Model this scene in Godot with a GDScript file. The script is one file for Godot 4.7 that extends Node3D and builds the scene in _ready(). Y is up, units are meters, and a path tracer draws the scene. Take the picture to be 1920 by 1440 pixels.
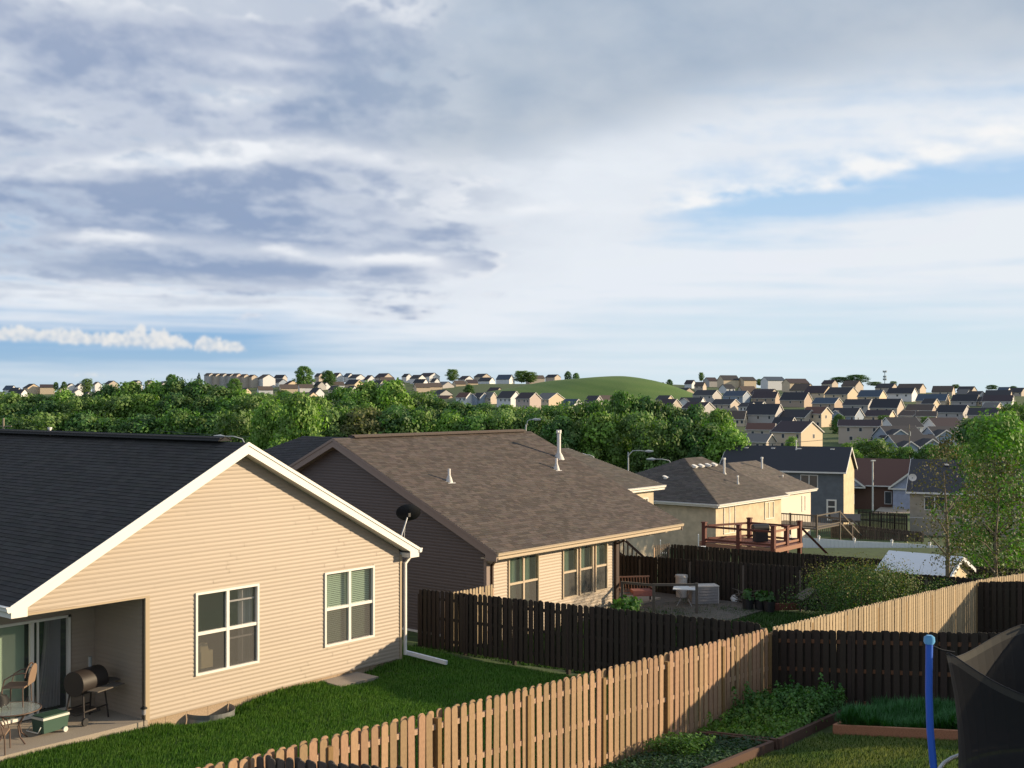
extends Node3D
# World: x runs along the back-garden line (away to the right), -z runs towards the street (away to the left), y is up, metres.

var rng := RandomNumberGenerator.new()
var used := {}
var M := {}
var T := {}
var FAR_RIGHT := [
	[313.6,148.5,-7.35,-1.76,10.2,10.2,5.1,2.9,330,"cream","plum","cream house, dark purplish roof, seventh from left in lowest row below the right hillside",0],
	[302.7,154.6,-7.41,-1.56,6.8,6.0,2.6,2.0,328,"beige","grey","beige house, grey roof, second from left in lowest row below the right hillside",0],
	[403.0,203.9,-3.16,-1.50,12.1,9.5,4.4,3.8,434,"grey","black","grey house, black roof, fourth from left in lowest row below the right hillside",0],
	[406.9,192.7,-3.25,-1.68,11.9,9.4,3.5,2.6,430,"beige","black","beige house, black roof, sixth from left in lowest row below the right hillside",0],
	[409.6,186.0,-3.25,-1.76,8.5,6.6,4.9,2.3,430,"cream","russet","cream house, reddish brown roof, eighth from left in lowest row below the right hillside",0],
	[445.3,189.6,-2.51,-1.61,10.5,8.2,2.9,2.9,459,"blue","charcoal","blue-grey house, charcoal roof, ninth from left in lowest row below the right hillside",1],
	[510.5,211.8,-0.35,-1.50,11.4,9.0,4.5,2.5,523,"grey","charcoal","grey house, charcoal roof, sixth from left in fifth row below the right skyline",0],
	[545.6,242.3,1.42,-1.60,11.7,9.2,3.3,2.6,569,"brown","slate","tan brown house, slate blue roof, sixth from left in fourth row below the right skyline",0],
	[563.6,267.4,2.39,-1.54,13.2,10.3,3.9,3.8,598,"brown","black","tan brown house, black roof, fifth from left in fourth row below the right skyline",0],
	[587.5,296.5,3.83,-1.37,12.9,10.1,3.4,3.4,636,"brown","plum","tan brown house, dark purplish roof, fourth from left in fourth row below the right skyline",0],
	[660.7,334.4,6.53,-1.67,14.2,11.1,3.0,3.1,715,"beige","plum","beige house, dark purplish roof, fifth from left in third row below the right skyline",0],
	[578.7,328.1,4.26,-1.59,12.6,9.9,4.5,2.8,648,"grey","charcoal","grey house, charcoal roof, third from left in third row below the right skyline",0],
	[635.6,378.1,6.84,-1.76,12.5,11.8,3.3,3.3,723,"brown","charcoal","tan brown house, charcoal roof, second from left in third row below the right skyline",0],
	[479.6,292.5,0.74,-1.72,9.5,7.4,3.1,2.9,551,"beige","plum","beige house, dark purplish roof, first from left in fifth row below the right skyline",0],
	[444.6,256.3,-1.14,-1.67,10.9,8.5,4.1,2.5,500,"grey","plum","grey house, dark purplish roof, second from left in fifth row below the right skyline",0],
	[577.6,308.9,3.83,-1.58,12.2,9.5,4.5,2.7,636,"blue","slate","blue-grey house, slate blue roof, third from left in fourth row below the right skyline",0],
	[505.5,276.5,1.14,-1.64,11.0,8.6,3.1,2.4,560,"beige","charcoal","beige house, charcoal roof, third from left in fifth row below the right skyline",0],
	[499.2,261.3,0.63,-1.76,6.5,6.0,2.6,1.7,548,"white","charcoal","white house, charcoal roof, fourth from left in fifth row below the right skyline",0],
	[509.0,261.5,0.94,-1.72,7.5,6.0,2.6,1.9,555,"white","black","white house, black roof, fifth from left in fifth row below the right skyline",0],
	[548.9,337.2,3.75,-1.68,7.8,6.1,2.6,2.2,634,"cream","charcoal","cream house, charcoal roof, first from left in fourth row below the right skyline",0],
	[527.4,307.7,2.34,-1.36,11.5,9.0,2.6,2.5,597,"white","charcoal","white house, charcoal roof, second from left in fourth row below the right skyline",1],
	[815.8,477.7,15.11,-1.65,7.0,6.0,3.4,2.8,930,"white","plum","white house, dark purplish roof, first from left in top row of the right hillside",0],
	[776.8,446.1,12.70,-1.51,7.1,6.0,3.6,2.8,880,"beige","brown","beige house, brown roof, third from left in second row below the right skyline",0],
	[864.2,470.1,16.66,-0.54,14.9,10.5,5.2,3.8,960,"cream","charcoal","cream house, charcoal roof, third from left in top row of the right hillside",0],
	[873.3,458.0,16.66,-0.54,11.6,10.5,4.8,2.9,960,"cream","charcoal","cream house, charcoal roof, fourth from left in top row of the right hillside",0],
	[744.5,406.1,10.51,-0.54,7.0,10.5,3.4,2.9,828,"white","black","white house, black roof, fourth from left in second row below the right skyline",0],
	[674.4,353.7,7.50,-0.54,10.4,10.5,2.7,4.4,740,"beige","brown","beige house, brown roof, fourth from left in third row below the right skyline",0],
	[871.6,490.9,17.75,-0.54,8.1,10.5,3.6,2.9,980,"grey","plum","grey house, dark purplish roof, second from left in top row of the right hillside",0],
	[677.0,424.0,8.93,-1.62,14.3,11.2,3.6,5.0,784,"grey","brown","grey house, brown roof, second from left in second row below the right skyline",0],
	[618.4,382.5,6.53,-1.67,10.0,7.9,2.6,3.5,715,"grey","slate","grey house, slate blue roof, first from left in third row below the right skyline",0],
	[665.3,435.2,8.93,-1.43,11.6,9.1,3.2,4.2,784,"white","slate","white house, slate blue roof, first from left in second row below the right skyline",0],
	[841.7,418.7,14.12,-0.54,15.8,10.5,6.6,2.9,910,"white","slate","white house, slate blue roof, fifth from left in second row below the right skyline",0],
	[806.4,383.0,11.80,-0.54,16.6,10.5,6.3,3.2,860,"cream","plum","cream house, dark purplish roof, sixth from left in second row below the right skyline",0],
	[770.7,360.7,10.10,-1.76,13.3,12.1,2.6,4.4,817,"beige","brown","beige house, brown roof, seventh from left in second row below the right skyline",0],
	[689.8,312.0,6.84,-1.71,14.4,11.3,3.6,4.3,723,"cream","plum","cream house, dark purplish roof, sixth from left in third row below the right skyline",0],
	[667.9,287.5,5.62,-1.75,15.8,12.3,3.8,4.1,690,"cream","charcoal","cream house, charcoal roof, seventh from left in third row below the right skyline",0],
	[653.2,263.0,4.78,-1.60,13.1,10.3,3.3,3.6,665,"cream","slate","cream house, slate blue roof, eighth from left in third row below the right skyline",0],
	[897.0,396.3,15.62,-1.76,10.0,8.4,3.0,2.8,940,"beige","plum","beige house, dark purplish roof, fifth from left in top row of the right hillside",0],
	[871.7,366.7,13.64,-1.76,12.7,10.7,2.9,4.0,900,"beige","brown","beige house, brown roof, eighth from left in second row below the right skyline",0],
	[675.3,253.9,5.13,-1.50,14.5,11.3,4.7,3.2,676,"white","black","white house, black roof, ninth from left in third row below the right skyline",0],
	[632.5,220.9,3.26,-1.46,15.1,11.8,2.6,3.4,622,"cream","slate","cream house, slate blue roof, eighth from left in fourth row below the right skyline",0],
	[496.4,193.1,-1.14,-1.55,11.8,9.2,4.3,3.7,500,"beige","black","beige house, black roof, seventh from left in fifth row below the right skyline",0],
	[504.9,181.4,-1.14,-1.48,10.9,8.6,3.2,2.4,500,"brown","brown","tan brown house, brown roof, eighth from left in fifth row below the right skyline",0],
	[497.5,165.3,-1.73,-1.62,11.4,8.9,3.1,2.9,484,"grey","black","grey house, black roof, ninth from left in fifth row below the right skyline",0],
	[590.0,207.3,1.92,-1.76,6.5,6.0,2.6,2.3,585,"cream","charcoal","cream house, charcoal roof, seventh from left in fourth row below the right skyline",0],
	[635.9,204.7,3.02,-1.49,12.6,9.8,2.6,3.3,615,"grey","black","grey house, black roof, ninth from left in fourth row below the right skyline",0],
	[636.5,198.8,3.02,-1.67,6.5,6.0,2.6,2.1,615,"cream","charcoal","cream house, charcoal roof, tenth from left in fourth row below the right skyline",0],
	[634.7,187.7,2.57,-1.42,14.2,11.1,3.0,3.1,603,"white","plum","white house, dark purplish roof, eleventh from left in fourth row below the right skyline",0],
	[739.4,231.9,6.53,-1.76,8.3,7.4,2.6,2.2,715,"white","charcoal","white house, charcoal roof, eleventh from left in third row below the right skyline",0],
	[742.3,219.3,6.22,-1.41,14.1,11.0,2.6,3.1,707,"beige","charcoal","beige house, charcoal roof, twelfth from left in third row below the right skyline",0],
	[492.3,151.2,-2.14,-1.47,11.0,8.6,2.6,2.8,471,"beige","charcoal","beige house, charcoal roof, nineteenth from left in lowest row below the right hillside",0],
	[565.2,169.8,0.36,-1.76,6.9,6.1,2.6,2.1,542,"cream","grey","cream house, grey roof, tenth from left in fifth row below the right skyline",0],
	[852.8,313.8,11.36,-1.57,17.3,12.5,2.6,3.5,850,"beige","brown","beige house, brown roof, tenth from left in second row below the right skyline",0],
	[798.6,271.9,8.93,-1.44,13.0,10.2,2.6,3.7,784,"beige","brown","beige house, brown roof, eleventh from left in second row below the right skyline",0],
	[829.8,266.4,9.70,-1.69,10.5,8.2,2.6,2.8,806,"beige","charcoal","beige house, charcoal roof, twelfth from left in second row below the right skyline",0],
	[859.0,334.7,12.25,-1.65,13.1,10.3,2.6,3.0,870,"beige","charcoal","beige house, charcoal roof, ninth from left in second row below the right skyline",0],
	[750.5,242.7,7.17,-1.76,6.5,6.0,2.6,2.8,732,"blue","grey","blue-grey house, grey roof, tenth from left in third row below the right skyline",0],
	[855.5,249.0,10.10,-1.63,7.0,6.0,2.6,2.0,817,"white","slate","white house, slate blue roof, thirteenth from left in second row below the right skyline",0],
	[816.1,228.9,8.55,-1.76,8.2,6.9,2.6,2.7,773,"beige","charcoal","beige house, charcoal roof, fourteenth from left in second row below the right skyline",0],
	[345.0,142.7,-6.62,-1.27,12.1,6.0,5.6,1.7,353,"beige","plum","beige house, dark purplish roof, tenth from left in lowest row below the right hillside",0],
	[374.3,141.2,-5.75,-0.73,10.0,10.5,3.9,2.9,374,"white","black","white house, black roof, thirteenth from left in lowest row below the right hillside",0],
	[394.1,134.5,-5.27,-0.73,9.7,10.5,3.1,2.9,385,"white","plum","white house, dark purplish roof, eighteenth from left in lowest row below the right hillside",0],
	[343.0,130.3,-6.98,-0.73,10.7,10.5,3.1,2.9,342,"blue","charcoal","blue-grey house, charcoal roof, twelfth from left in lowest row below the right hillside",1],
	[303.4,111.8,-8.18,-0.73,12.0,10.5,3.0,2.9,300,"blue","charcoal","blue-grey house, charcoal roof, fifteenth from left in lowest row below the right hillside",2],
	[355.0,121.7,-6.84,-0.73,8.1,10.5,2.7,2.9,347,"blue","charcoal","blue-grey house, charcoal roof, seventeenth from left in lowest row below the right hillside",1],
	[457.1,180.8,-2.39,-1.53,9.9,7.8,2.6,2.2,463,"cream","plum","cream house, dark purplish roof, eleventh from left in lowest row below the right hillside",0],
	[350.2,178.4,-5.45,-1.27,8.8,6.0,2.6,1.9,380,"beige","russet","beige house, reddish brown roof, third from left in lowest row below the right hillside",0],
	[393.4,210.4,-3.16,-1.29,6.5,6.0,2.8,2.8,434,"cream","brown","cream house, brown roof, first from left in lowest row below the right hillside",0],
	[373.6,181.5,-4.68,-1.63,6.9,6.0,2.6,2.7,400,"grey","black","grey house, black roof, fifth from left in lowest row below the right hillside",0],
	[467.0,172.4,-2.27,-1.76,6.5,6.0,2.6,1.8,467,"white","brown","white house, brown roof, fourteenth from left in lowest row below the right hillside",0],
	[466.9,165.7,-2.39,-1.29,7.5,6.0,2.6,1.8,463,"beige","brown","beige house, brown roof, sixteenth from left in lowest row below the right hillside",0],
]
var FAR_KNOLL := [
	[484.9,425.9,4.01,-1.62,7.8,6.1,3.6,2.5,640,"white","russet","white house, reddish brown roof, first from left in lower row below the green knoll",0],
	[489.9,419.0,4.01,-1.72,6.5,6.0,3.5,2.5,640,"blue","charcoal","blue-grey house, charcoal roof, second from left in lower row below the green knoll",1],
	[457.1,371.9,2.73,-1.67,9.9,7.7,4.6,3.3,583,"white","charcoal","white house, charcoal roof, fourth from left in lower row below the green knoll",0],
	[433.1,340.7,2.05,-1.71,9.5,7.4,5.0,2.7,545,"pink","plum","pinkish beige house, dark purplish roof, fifth from left in lower row below the green knoll",0],
	[494.1,374.3,3.33,-1.76,11.2,11.5,3.3,3.2,612,"cream","grey","cream house, grey roof, sixth from left in lower row below the green knoll",0],
	[425.4,309.9,-0.06,-1.76,8.5,7.4,3.5,3.3,520,"white","slate","white house, slate blue roof, seventh from left in lower row below the green knoll",0],
	[556.3,403.0,5.03,-1.76,8.7,8.1,2.6,2.3,680,"cream","charcoal","cream house, charcoal roof, eighth from left in lower row below the green knoll",0],
	[459.0,321.4,2.21,-1.65,6.6,6.0,3.3,2.8,554,"grey","charcoal","grey house, charcoal roof, ninth from left in lower row below the green knoll",0],
	[519.1,354.5,3.55,-0.54,9.6,8.3,2.6,2.4,621,"grey","brown","grey house, brown roof, tenth from left in lower row below the green knoll",0],
	[686.8,492.7,10.16,-0.54,11.3,10.5,4.2,3.3,837,"white","charcoal","white house, charcoal roof, fourth from left in upper row below the green knoll",1],
	[613.1,430.5,6.83,-0.54,14.7,10.5,3.4,4.4,740,"white","brown","white house, brown roof, fifth from left in upper row below the green knoll",1],
	[731.6,501.6,11.89,-0.54,7.6,10.5,3.2,3.0,878,"white","charcoal","white house, charcoal roof, sixth from left in upper row below the green knoll",0],
	[660.6,439.2,8.21,-0.54,16.6,10.5,3.2,4.2,782,"blue","slate","blue-grey house, slate blue roof, seventh from left in upper row below the green knoll",0],
	[737.4,481.9,11.45,-1.76,9.2,8.8,3.6,3.4,870,"white","plum","white house, dark purplish roof, eighth from left in upper row below the green knoll",0],
	[608.0,450.8,7.16,-1.41,10.6,8.3,2.7,3.3,750,"grey","slate","grey house, slate blue roof, third from left in upper row below the green knoll",0],
	[596.8,497.4,7.85,-1.71,9.2,7.2,3.2,3.0,771,"beige","plum","beige house, dark purplish roof, first from left in upper row below the green knoll",0],
	[597.5,467.9,7.16,-1.64,14.0,11.0,3.1,3.1,750,"beige","plum","beige house, dark purplish roof, second from left in upper row below the green knoll",0],
	[493.0,415.5,4.01,-1.54,7.3,6.0,3.5,2.8,640,"beige","grey","beige house, grey roof, third from left in lower row below the green knoll",0],
]
var FAR_LEFT := [
	[629.9,849.9,18.16,-1.51,6.5,6.0,8.8,1.7,1020,"grey","brown","grey narrow house, first from left in the stepped row on the far ridge",0],
	[633.7,845.2,18.16,-1.51,6.5,6.0,8.6,1.7,1020,"beige","brown","beige narrow house, second from left in the stepped row on the far ridge",0],
	[637.5,840.5,18.16,-1.51,6.5,6.0,8.6,1.7,1020,"grey","brown","grey narrow house, third from left in the stepped row on the far ridge",0],
	[641.3,835.8,18.16,-1.51,6.5,6.0,8.3,1.7,1020,"grey","plum","grey narrow house, fourth from left in the stepped row on the far ridge",0],
	[645.1,831.2,18.16,-1.51,6.5,6.0,8.6,1.7,1020,"pink","brown","pinkish beige narrow house, fifth from left in the stepped row on the far ridge",0],
	[649.4,825.9,18.16,-1.60,6.5,6.0,7.9,1.7,1020,"beige","brown","beige narrow house, sixth from left in the stepped row on the far ridge",0],
	[653.7,820.6,18.16,-1.67,6.5,6.0,7.4,1.7,1020,"beige","plum","beige narrow house, seventh from left in the stepped row on the far ridge",0],
	[663.5,814.2,18.16,-1.76,10.8,12.1,6.0,3.4,1020,"white","brown","white narrow house, eighth from left in the stepped row on the far ridge",0],
	[742.9,890.0,23.96,-1.29,10.1,7.9,2.6,2.8,1132,"grey","black","grey house, black roof, first from left in skyline row of the left hillside",0],
	[680.1,817.1,17.38,-1.60,13.0,10.2,3.3,3.0,1035,"blue","charcoal","blue-grey house, charcoal roof, first from left in second row below the left skyline",0],
	[675.7,794.7,16.30,-1.76,6.5,10.9,2.8,3.0,1019,"cream","plum","cream house, dark purplish roof, second from left in second row below the left skyline",0],
	[618.8,731.6,10.90,-0.54,13.6,10.5,3.8,3.2,934,"cream","brown","cream house, brown roof, first from left in third row below the left skyline",0],
	[637.7,733.0,11.82,-0.54,11.0,10.5,3.5,2.9,950,"white","brown","white house, brown roof, second from left in third row below the left skyline",0],
	[596.3,733.3,10.00,-0.54,11.1,10.5,3.3,2.9,918,"white","brown","white house, brown roof, second from left in lowest row of the left hillside",0],
	[575.1,730.4,9.14,-1.75,6.9,6.0,2.9,2.7,902,"cream","black","cream house, black roof, first from left in lowest row of the left hillside",0],
	[716.7,823.2,19.64,-1.76,9.8,9.5,3.4,3.1,1068,"grey","brown","grey house, brown roof, third from left in second row below the left skyline",0],
	[705.1,805.0,18.48,-1.76,6.5,6.2,2.9,2.6,1050,"white","grey","white house, grey roof, fourth from left in second row below the left skyline",0],
	[589.1,664.6,7.50,-1.73,9.5,7.4,3.6,3.4,870,"white","black","white house, black roof, fourth from left in lowest row of the left hillside",0],
	[664.9,746.2,13.74,-1.76,7.6,8.1,3.6,3.4,981,"grey","charcoal","grey house, charcoal roof, third from left in third row below the left skyline",0],
	[765.9,860.2,23.96,-1.69,7.4,6.0,4.1,2.8,1132,"beige","charcoal","beige house, charcoal roof, second from left in skyline row of the left hillside",0],
	[790.1,860.9,25.27,-1.71,9.2,7.2,3.1,3.3,1150,"white","plum","white house, dark purplish roof, third from left in skyline row of the left hillside",0],
	[797.0,852.0,25.27,-1.75,8.8,6.9,2.9,3.1,1150,"white","slate","white house, slate blue roof, fourth from left in skyline row of the left hillside",0],
	[779.0,821.5,22.69,-1.74,13.8,10.8,3.5,3.3,1114,"white","charcoal","white house, charcoal roof, fifth from left in skyline row of the left hillside",0],
	[721.5,799.2,19.05,-1.76,6.5,6.3,2.9,2.6,1059,"white","charcoal","white house, charcoal roof, fifth from left in second row below the left skyline",0],
	[685.4,747.4,14.74,-0.54,11.1,10.5,3.2,2.9,996,"white","brown","white house, brown roof, sixth from left in third row below the left skyline",0],
	[672.3,748.1,14.24,-1.76,6.5,7.0,3.1,2.9,988,"white","charcoal","white house, charcoal roof, fourth from left in third row below the left skyline",0],
	[706.7,748.4,15.78,-1.64,13.8,10.8,3.2,4.0,1012,"cream","black","cream house, black roof, eighth from left in third row below the left skyline",0],
	[752.8,776.8,19.64,-1.76,6.8,9.5,3.9,4.2,1068,"white","plum","white house, dark purplish roof, sixth from left in second row below the left skyline",0],
	[795.6,801.7,22.69,-1.69,14.5,11.3,4.0,3.8,1114,"beige","plum","beige house, dark purplish roof, sixth from left in skyline row of the left hillside",0],
	[763.7,765.5,19.64,-0.54,12.4,10.5,3.4,2.9,1068,"cream","brown","cream house, brown roof, seventh from left in second row below the left skyline",0],
	[722.6,715.9,15.26,-1.48,13.7,10.7,3.7,3.0,1004,"white","black","white house, black roof, tenth from left in third row below the left skyline",0],
	[707.2,718.4,14.74,-1.60,8.9,7.0,4.1,3.2,996,"grey","charcoal","grey house, charcoal roof, ninth from left in third row below the left skyline",0],
	[633.3,635.7,8.31,-0.54,7.7,10.5,4.0,3.0,886,"cream","brown","cream house, brown roof, sixth from left in lowest row of the left hillside",0],
	[826.3,801.0,24.61,-1.76,8.1,6.8,3.1,2.8,1141,"white","black","white house, black roof, seventh from left in skyline row of the left hillside",0],
	[801.8,762.8,21.44,-1.64,12.2,9.5,4.0,3.2,1095,"white","charcoal","white house, charcoal roof, eighth from left in second row below the left skyline",0],
	[844.1,788.2,24.61,-1.76,18.6,12.5,3.4,3.5,1141,"white","plum","white house, dark purplish roof, eighth from left in skyline row of the left hillside",0],
	[715.1,661.7,12.77,-0.54,10.7,10.5,3.5,3.3,965,"cream","brown","cream house, brown roof, twelfth from left in third row below the left skyline",0],
	[691.5,653.8,11.35,-0.54,11.4,10.5,4.3,3.2,942,"cream","brown","cream house, brown roof, eleventh from left in third row below the left skyline",0],
	[763.6,723.0,17.92,-1.36,10.6,8.3,2.8,3.1,1042,"white","black","white house, black roof, ninth from left in second row below the left skyline",0],
	[782.8,723.3,19.05,-1.76,6.5,6.0,2.9,2.8,1059,"white","charcoal","white house, charcoal roof, tenth from left in second row below the left skyline",0],
	[633.2,577.6,5.96,-1.76,9.0,11.6,3.9,3.2,848,"grey","charcoal","grey house, charcoal roof, seventh from left in lowest row of the left hillside",0],
	[602.2,546.6,3.11,-1.61,10.7,8.4,2.9,2.8,805,"brown","russet","tan brown house, reddish brown roof, eighth from left in lowest row of the left hillside",0],
	[654.6,695.8,11.35,-1.65,7.1,6.0,2.6,2.8,942,"white","charcoal","white house, charcoal roof, seventh from left in third row below the left skyline",0],
	[641.3,701.3,10.90,-1.69,9.1,7.1,3.0,2.8,934,"beige","charcoal","beige house, charcoal roof, fifth from left in third row below the left skyline",0],
	[541.7,609.9,2.77,-1.76,6.5,7.1,2.6,2.7,800,"grey","charcoal","grey house, charcoal roof, fifth from left in lowest row of the left hillside",0],
	[564.3,644.0,5.22,-1.67,9.7,7.6,3.4,2.5,838,"cream","brown","cream house, brown roof, third from left in lowest row of the left hillside",0],
	[756.5,671.1,15.26,-0.54,8.7,10.5,3.7,3.0,1004,"cream","brown","cream house, brown roof, fourteenth from left in third row below the left skyline",0],
	[774.8,673.0,16.30,-0.54,8.9,10.5,3.7,3.0,1019,"cream","plum","cream house, dark purplish roof, twelfth from left in second row below the left skyline",0],
	[807.3,683.0,18.48,-1.42,12.1,9.5,3.8,3.1,1050,"white","charcoal","white house, charcoal roof, thirteenth from left in second row below the left skyline",0],
	[846.7,693.4,20.83,-1.36,13.9,10.9,3.5,4.3,1086,"white","slate","white house, slate blue roof, fourteenth from left in second row below the left skyline",0],
	[732.8,666.1,13.74,-1.76,10.4,12.2,3.6,3.4,981,"grey","grey","grey house, grey roof, thirteenth from left in third row below the left skyline",0],
	[830.0,727.6,21.44,-1.76,10.8,10.4,3.0,3.2,1095,"white","plum","white house, dark purplish roof, eleventh from left in second row below the left skyline",0],
	[875.0,745.7,24.61,-1.74,13.3,10.4,3.1,2.9,1141,"beige","charcoal","beige house, charcoal roof, ninth from left in skyline row of the left hillside",0],
	[885.5,688.2,22.69,-0.54,15.6,10.5,3.0,2.9,1114,"beige","brown","beige house, brown roof, tenth from left in skyline row of the left hillside",0],
	[917.8,691.3,24.61,-1.62,11.9,9.3,2.6,2.6,1141,"beige","black","beige house, black roof, eleventh from left in skyline row of the left hillside",0],
	[472.8,895.0,10.45,-1.29,8.2,6.4,3.4,3.0,926,"white","slate","white house with slate blue roof, first from left above the woods at far left",0],
	[463.4,868.6,9.14,-1.35,8.2,6.4,2.9,3.0,902,"white","charcoal","white house with charcoal roof, second from left above the woods at far left",0],
	[453.6,842.4,7.90,-1.35,8.0,6.3,2.8,2.9,878,"white","charcoal","white house with charcoal roof, third from left above the woods at far left",0],
	[493.6,899.8,11.35,-1.76,12.0,10.1,3.9,3.2,942,"cream","black","cream house with black roof, fourth from left above the woods at far left",0],
	[500.1,887.2,11.35,-0.54,10.9,6.5,4.3,2.3,942,"cream","plum","cream house with dark purplish roof, fifth from left above the woods at far left",0],
	[512.2,884.2,11.82,-1.69,6.5,6.0,2.6,2.3,950,"white","slate","white house with slate blue roof, sixth from left above the woods at far left",0],
	[528.5,901.2,13.25,-1.76,6.5,6.9,3.5,2.4,973,"white","charcoal","white house with charcoal roof, eighth from left above the woods at far left",0],
	[533.1,895.0,13.25,-1.69,6.5,6.0,3.5,2.4,973,"white","black","white house with black roof, tenth from left above the woods at far left",0],
	[493.5,832.8,9.14,-1.69,8.8,6.9,2.6,2.2,902,"white","grey","white house with grey roof, ninth from left above the woods at far left",0],
	[447.1,770.9,4.49,-1.76,6.5,9.8,3.4,2.8,827,"cream","grey","cream house with grey roof, seventh from left above the woods at far left",0],
	[555.0,904.6,14.74,-1.76,6.5,6.0,3.6,2.4,996,"white","brown","white house with brown roof, twelfth from left above the woods at far left",0],
	[576.9,917.7,16.30,-1.73,10.4,8.1,3.2,2.5,1019,"beige","charcoal","beige house with charcoal roof, thirteenth from left above the woods at far left",0],
	[603.0,919.4,17.92,-1.56,7.8,6.1,2.8,2.0,1042,"grey","black","grey house with black roof, fifteenth from left above the woods at far left",0],
	[610.2,910.0,17.92,-1.69,6.8,6.0,2.6,2.3,1042,"grey","charcoal","grey house with charcoal roof, sixteenth from left above the woods at far left",0],
	[600.8,874.4,15.78,-1.76,8.6,7.2,3.2,2.5,1012,"white","grey","white house with grey roof, seventeenth from left above the woods at far left",0],
	[463.0,766.5,5.22,-1.76,6.5,6.0,3.4,2.8,838,"white","charcoal","white house with charcoal roof, eleventh from left above the woods at far left",0],
	[581.3,886.8,15.26,-1.72,9.5,7.4,2.6,2.1,1004,"white","grey","white house with grey roof, fourteenth from left above the woods at far left",0],
	[579.5,838.5,13.25,-1.71,7.8,6.1,3.1,2.4,973,"white","grey","white house with grey roof, eighteenth from left above the woods at far left",0],
]
var TREES_BACK := [
	[149.1,292.6,-9.3,16.4,11.6,1,"dark green dense tree, first from left in back row of the wooded valley"],
	[153.0,287.9,-9.3,17.2,13.9,2,"olive green spreading tree, second from left in back row of the wooded valley"],
	[157.2,282.6,-9.3,16.7,10.7,1,"dark green dense tree, third from left in back row of the wooded valley"],
	[161.1,277.8,-9.3,17.8,13.8,3,"bright yellow-green leafy tree, fourth from left in back row of the wooded valley"],
	[165.0,273.0,-9.3,16.8,13.3,1,"dark green dense tree, fifth from left in back row of the wooded valley"],
	[168.4,268.8,-9.3,19.1,11.0,1,"dark green dense tree, sixth from left in back row of the wooded valley"],
	[171.8,264.5,-9.3,19.9,14.2,3,"bright yellow-green leafy tree, seventh from left in back row of the wooded valley"],
	[175.7,259.8,-9.3,19.9,12.9,3,"bright yellow-green leafy tree, eighth from left in back row of the wooded valley"],
	[179.1,255.5,-9.3,20.8,11.6,1,"dark green dense tree, ninth from left in back row of the wooded valley"],
	[182.7,251.1,-9.3,20.3,12.3,1,"dark green dense tree, tenth from left in back row of the wooded valley"],
	[186.0,247.1,-9.3,18.8,14.4,1,"dark green dense tree, eleventh from left in back row of the wooded valley"],
	[189.4,242.8,-9.3,17.8,11.2,3,"bright yellow-green leafy tree, twelfth from left in back row of the wooded valley"],
	[192.8,238.6,-9.3,17.2,11.2,0,"mid green rounded tree, thirteenth from left in back row of the wooded valley"],
	[189.7,226.5,-9.2,16.7,12.0,1,"dark green dense tree, fourteenth from left in back row of the wooded valley"],
	[194.3,220.9,-9.2,16.3,10.2,1,"dark green dense tree, fifteenth from left in back row of the wooded valley"],
	[185.1,200.4,-9.1,18.2,10.3,0,"mid green rounded tree, sixteenth from left in back row of the wooded valley"],
	[182.0,188.4,-9.1,19.3,12.7,3,"bright yellow-green leafy tree, seventeenth from left in back row of the wooded valley"],
	[185.4,184.3,-9.1,19.3,12.4,3,"bright yellow-green leafy tree, eighteenth from left in back row of the wooded valley"],
	[196.0,187.1,-9.1,17.0,10.7,2,"olive green spreading tree, nineteenth from left in back row of the wooded valley"],
	[199.0,183.2,-9.2,15.8,11.6,1,"dark green dense tree, twentieth from left in back row of the wooded valley"],
	[202.1,179.4,-9.2,15.1,10.2,1,"dark green dense tree, twenty-first from left in back row of the wooded valley"],
	[205.6,175.1,-9.3,14.8,13.2,1,"dark green dense tree, twenty-second from left in back row of the wooded valley"],
	[209.1,170.8,-9.3,14.5,10.6,3,"bright yellow-green leafy tree, twenty-third from left in back row of the wooded valley"],
	[212.9,166.1,-9.3,14.0,11.1,2,"olive green spreading tree, twenty-fourth from left in back row of the wooded valley"],
	[216.4,161.8,-9.3,13.2,10.5,1,"dark green dense tree, twenty-fifth from left in back row of the wooded valley"],
]
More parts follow.
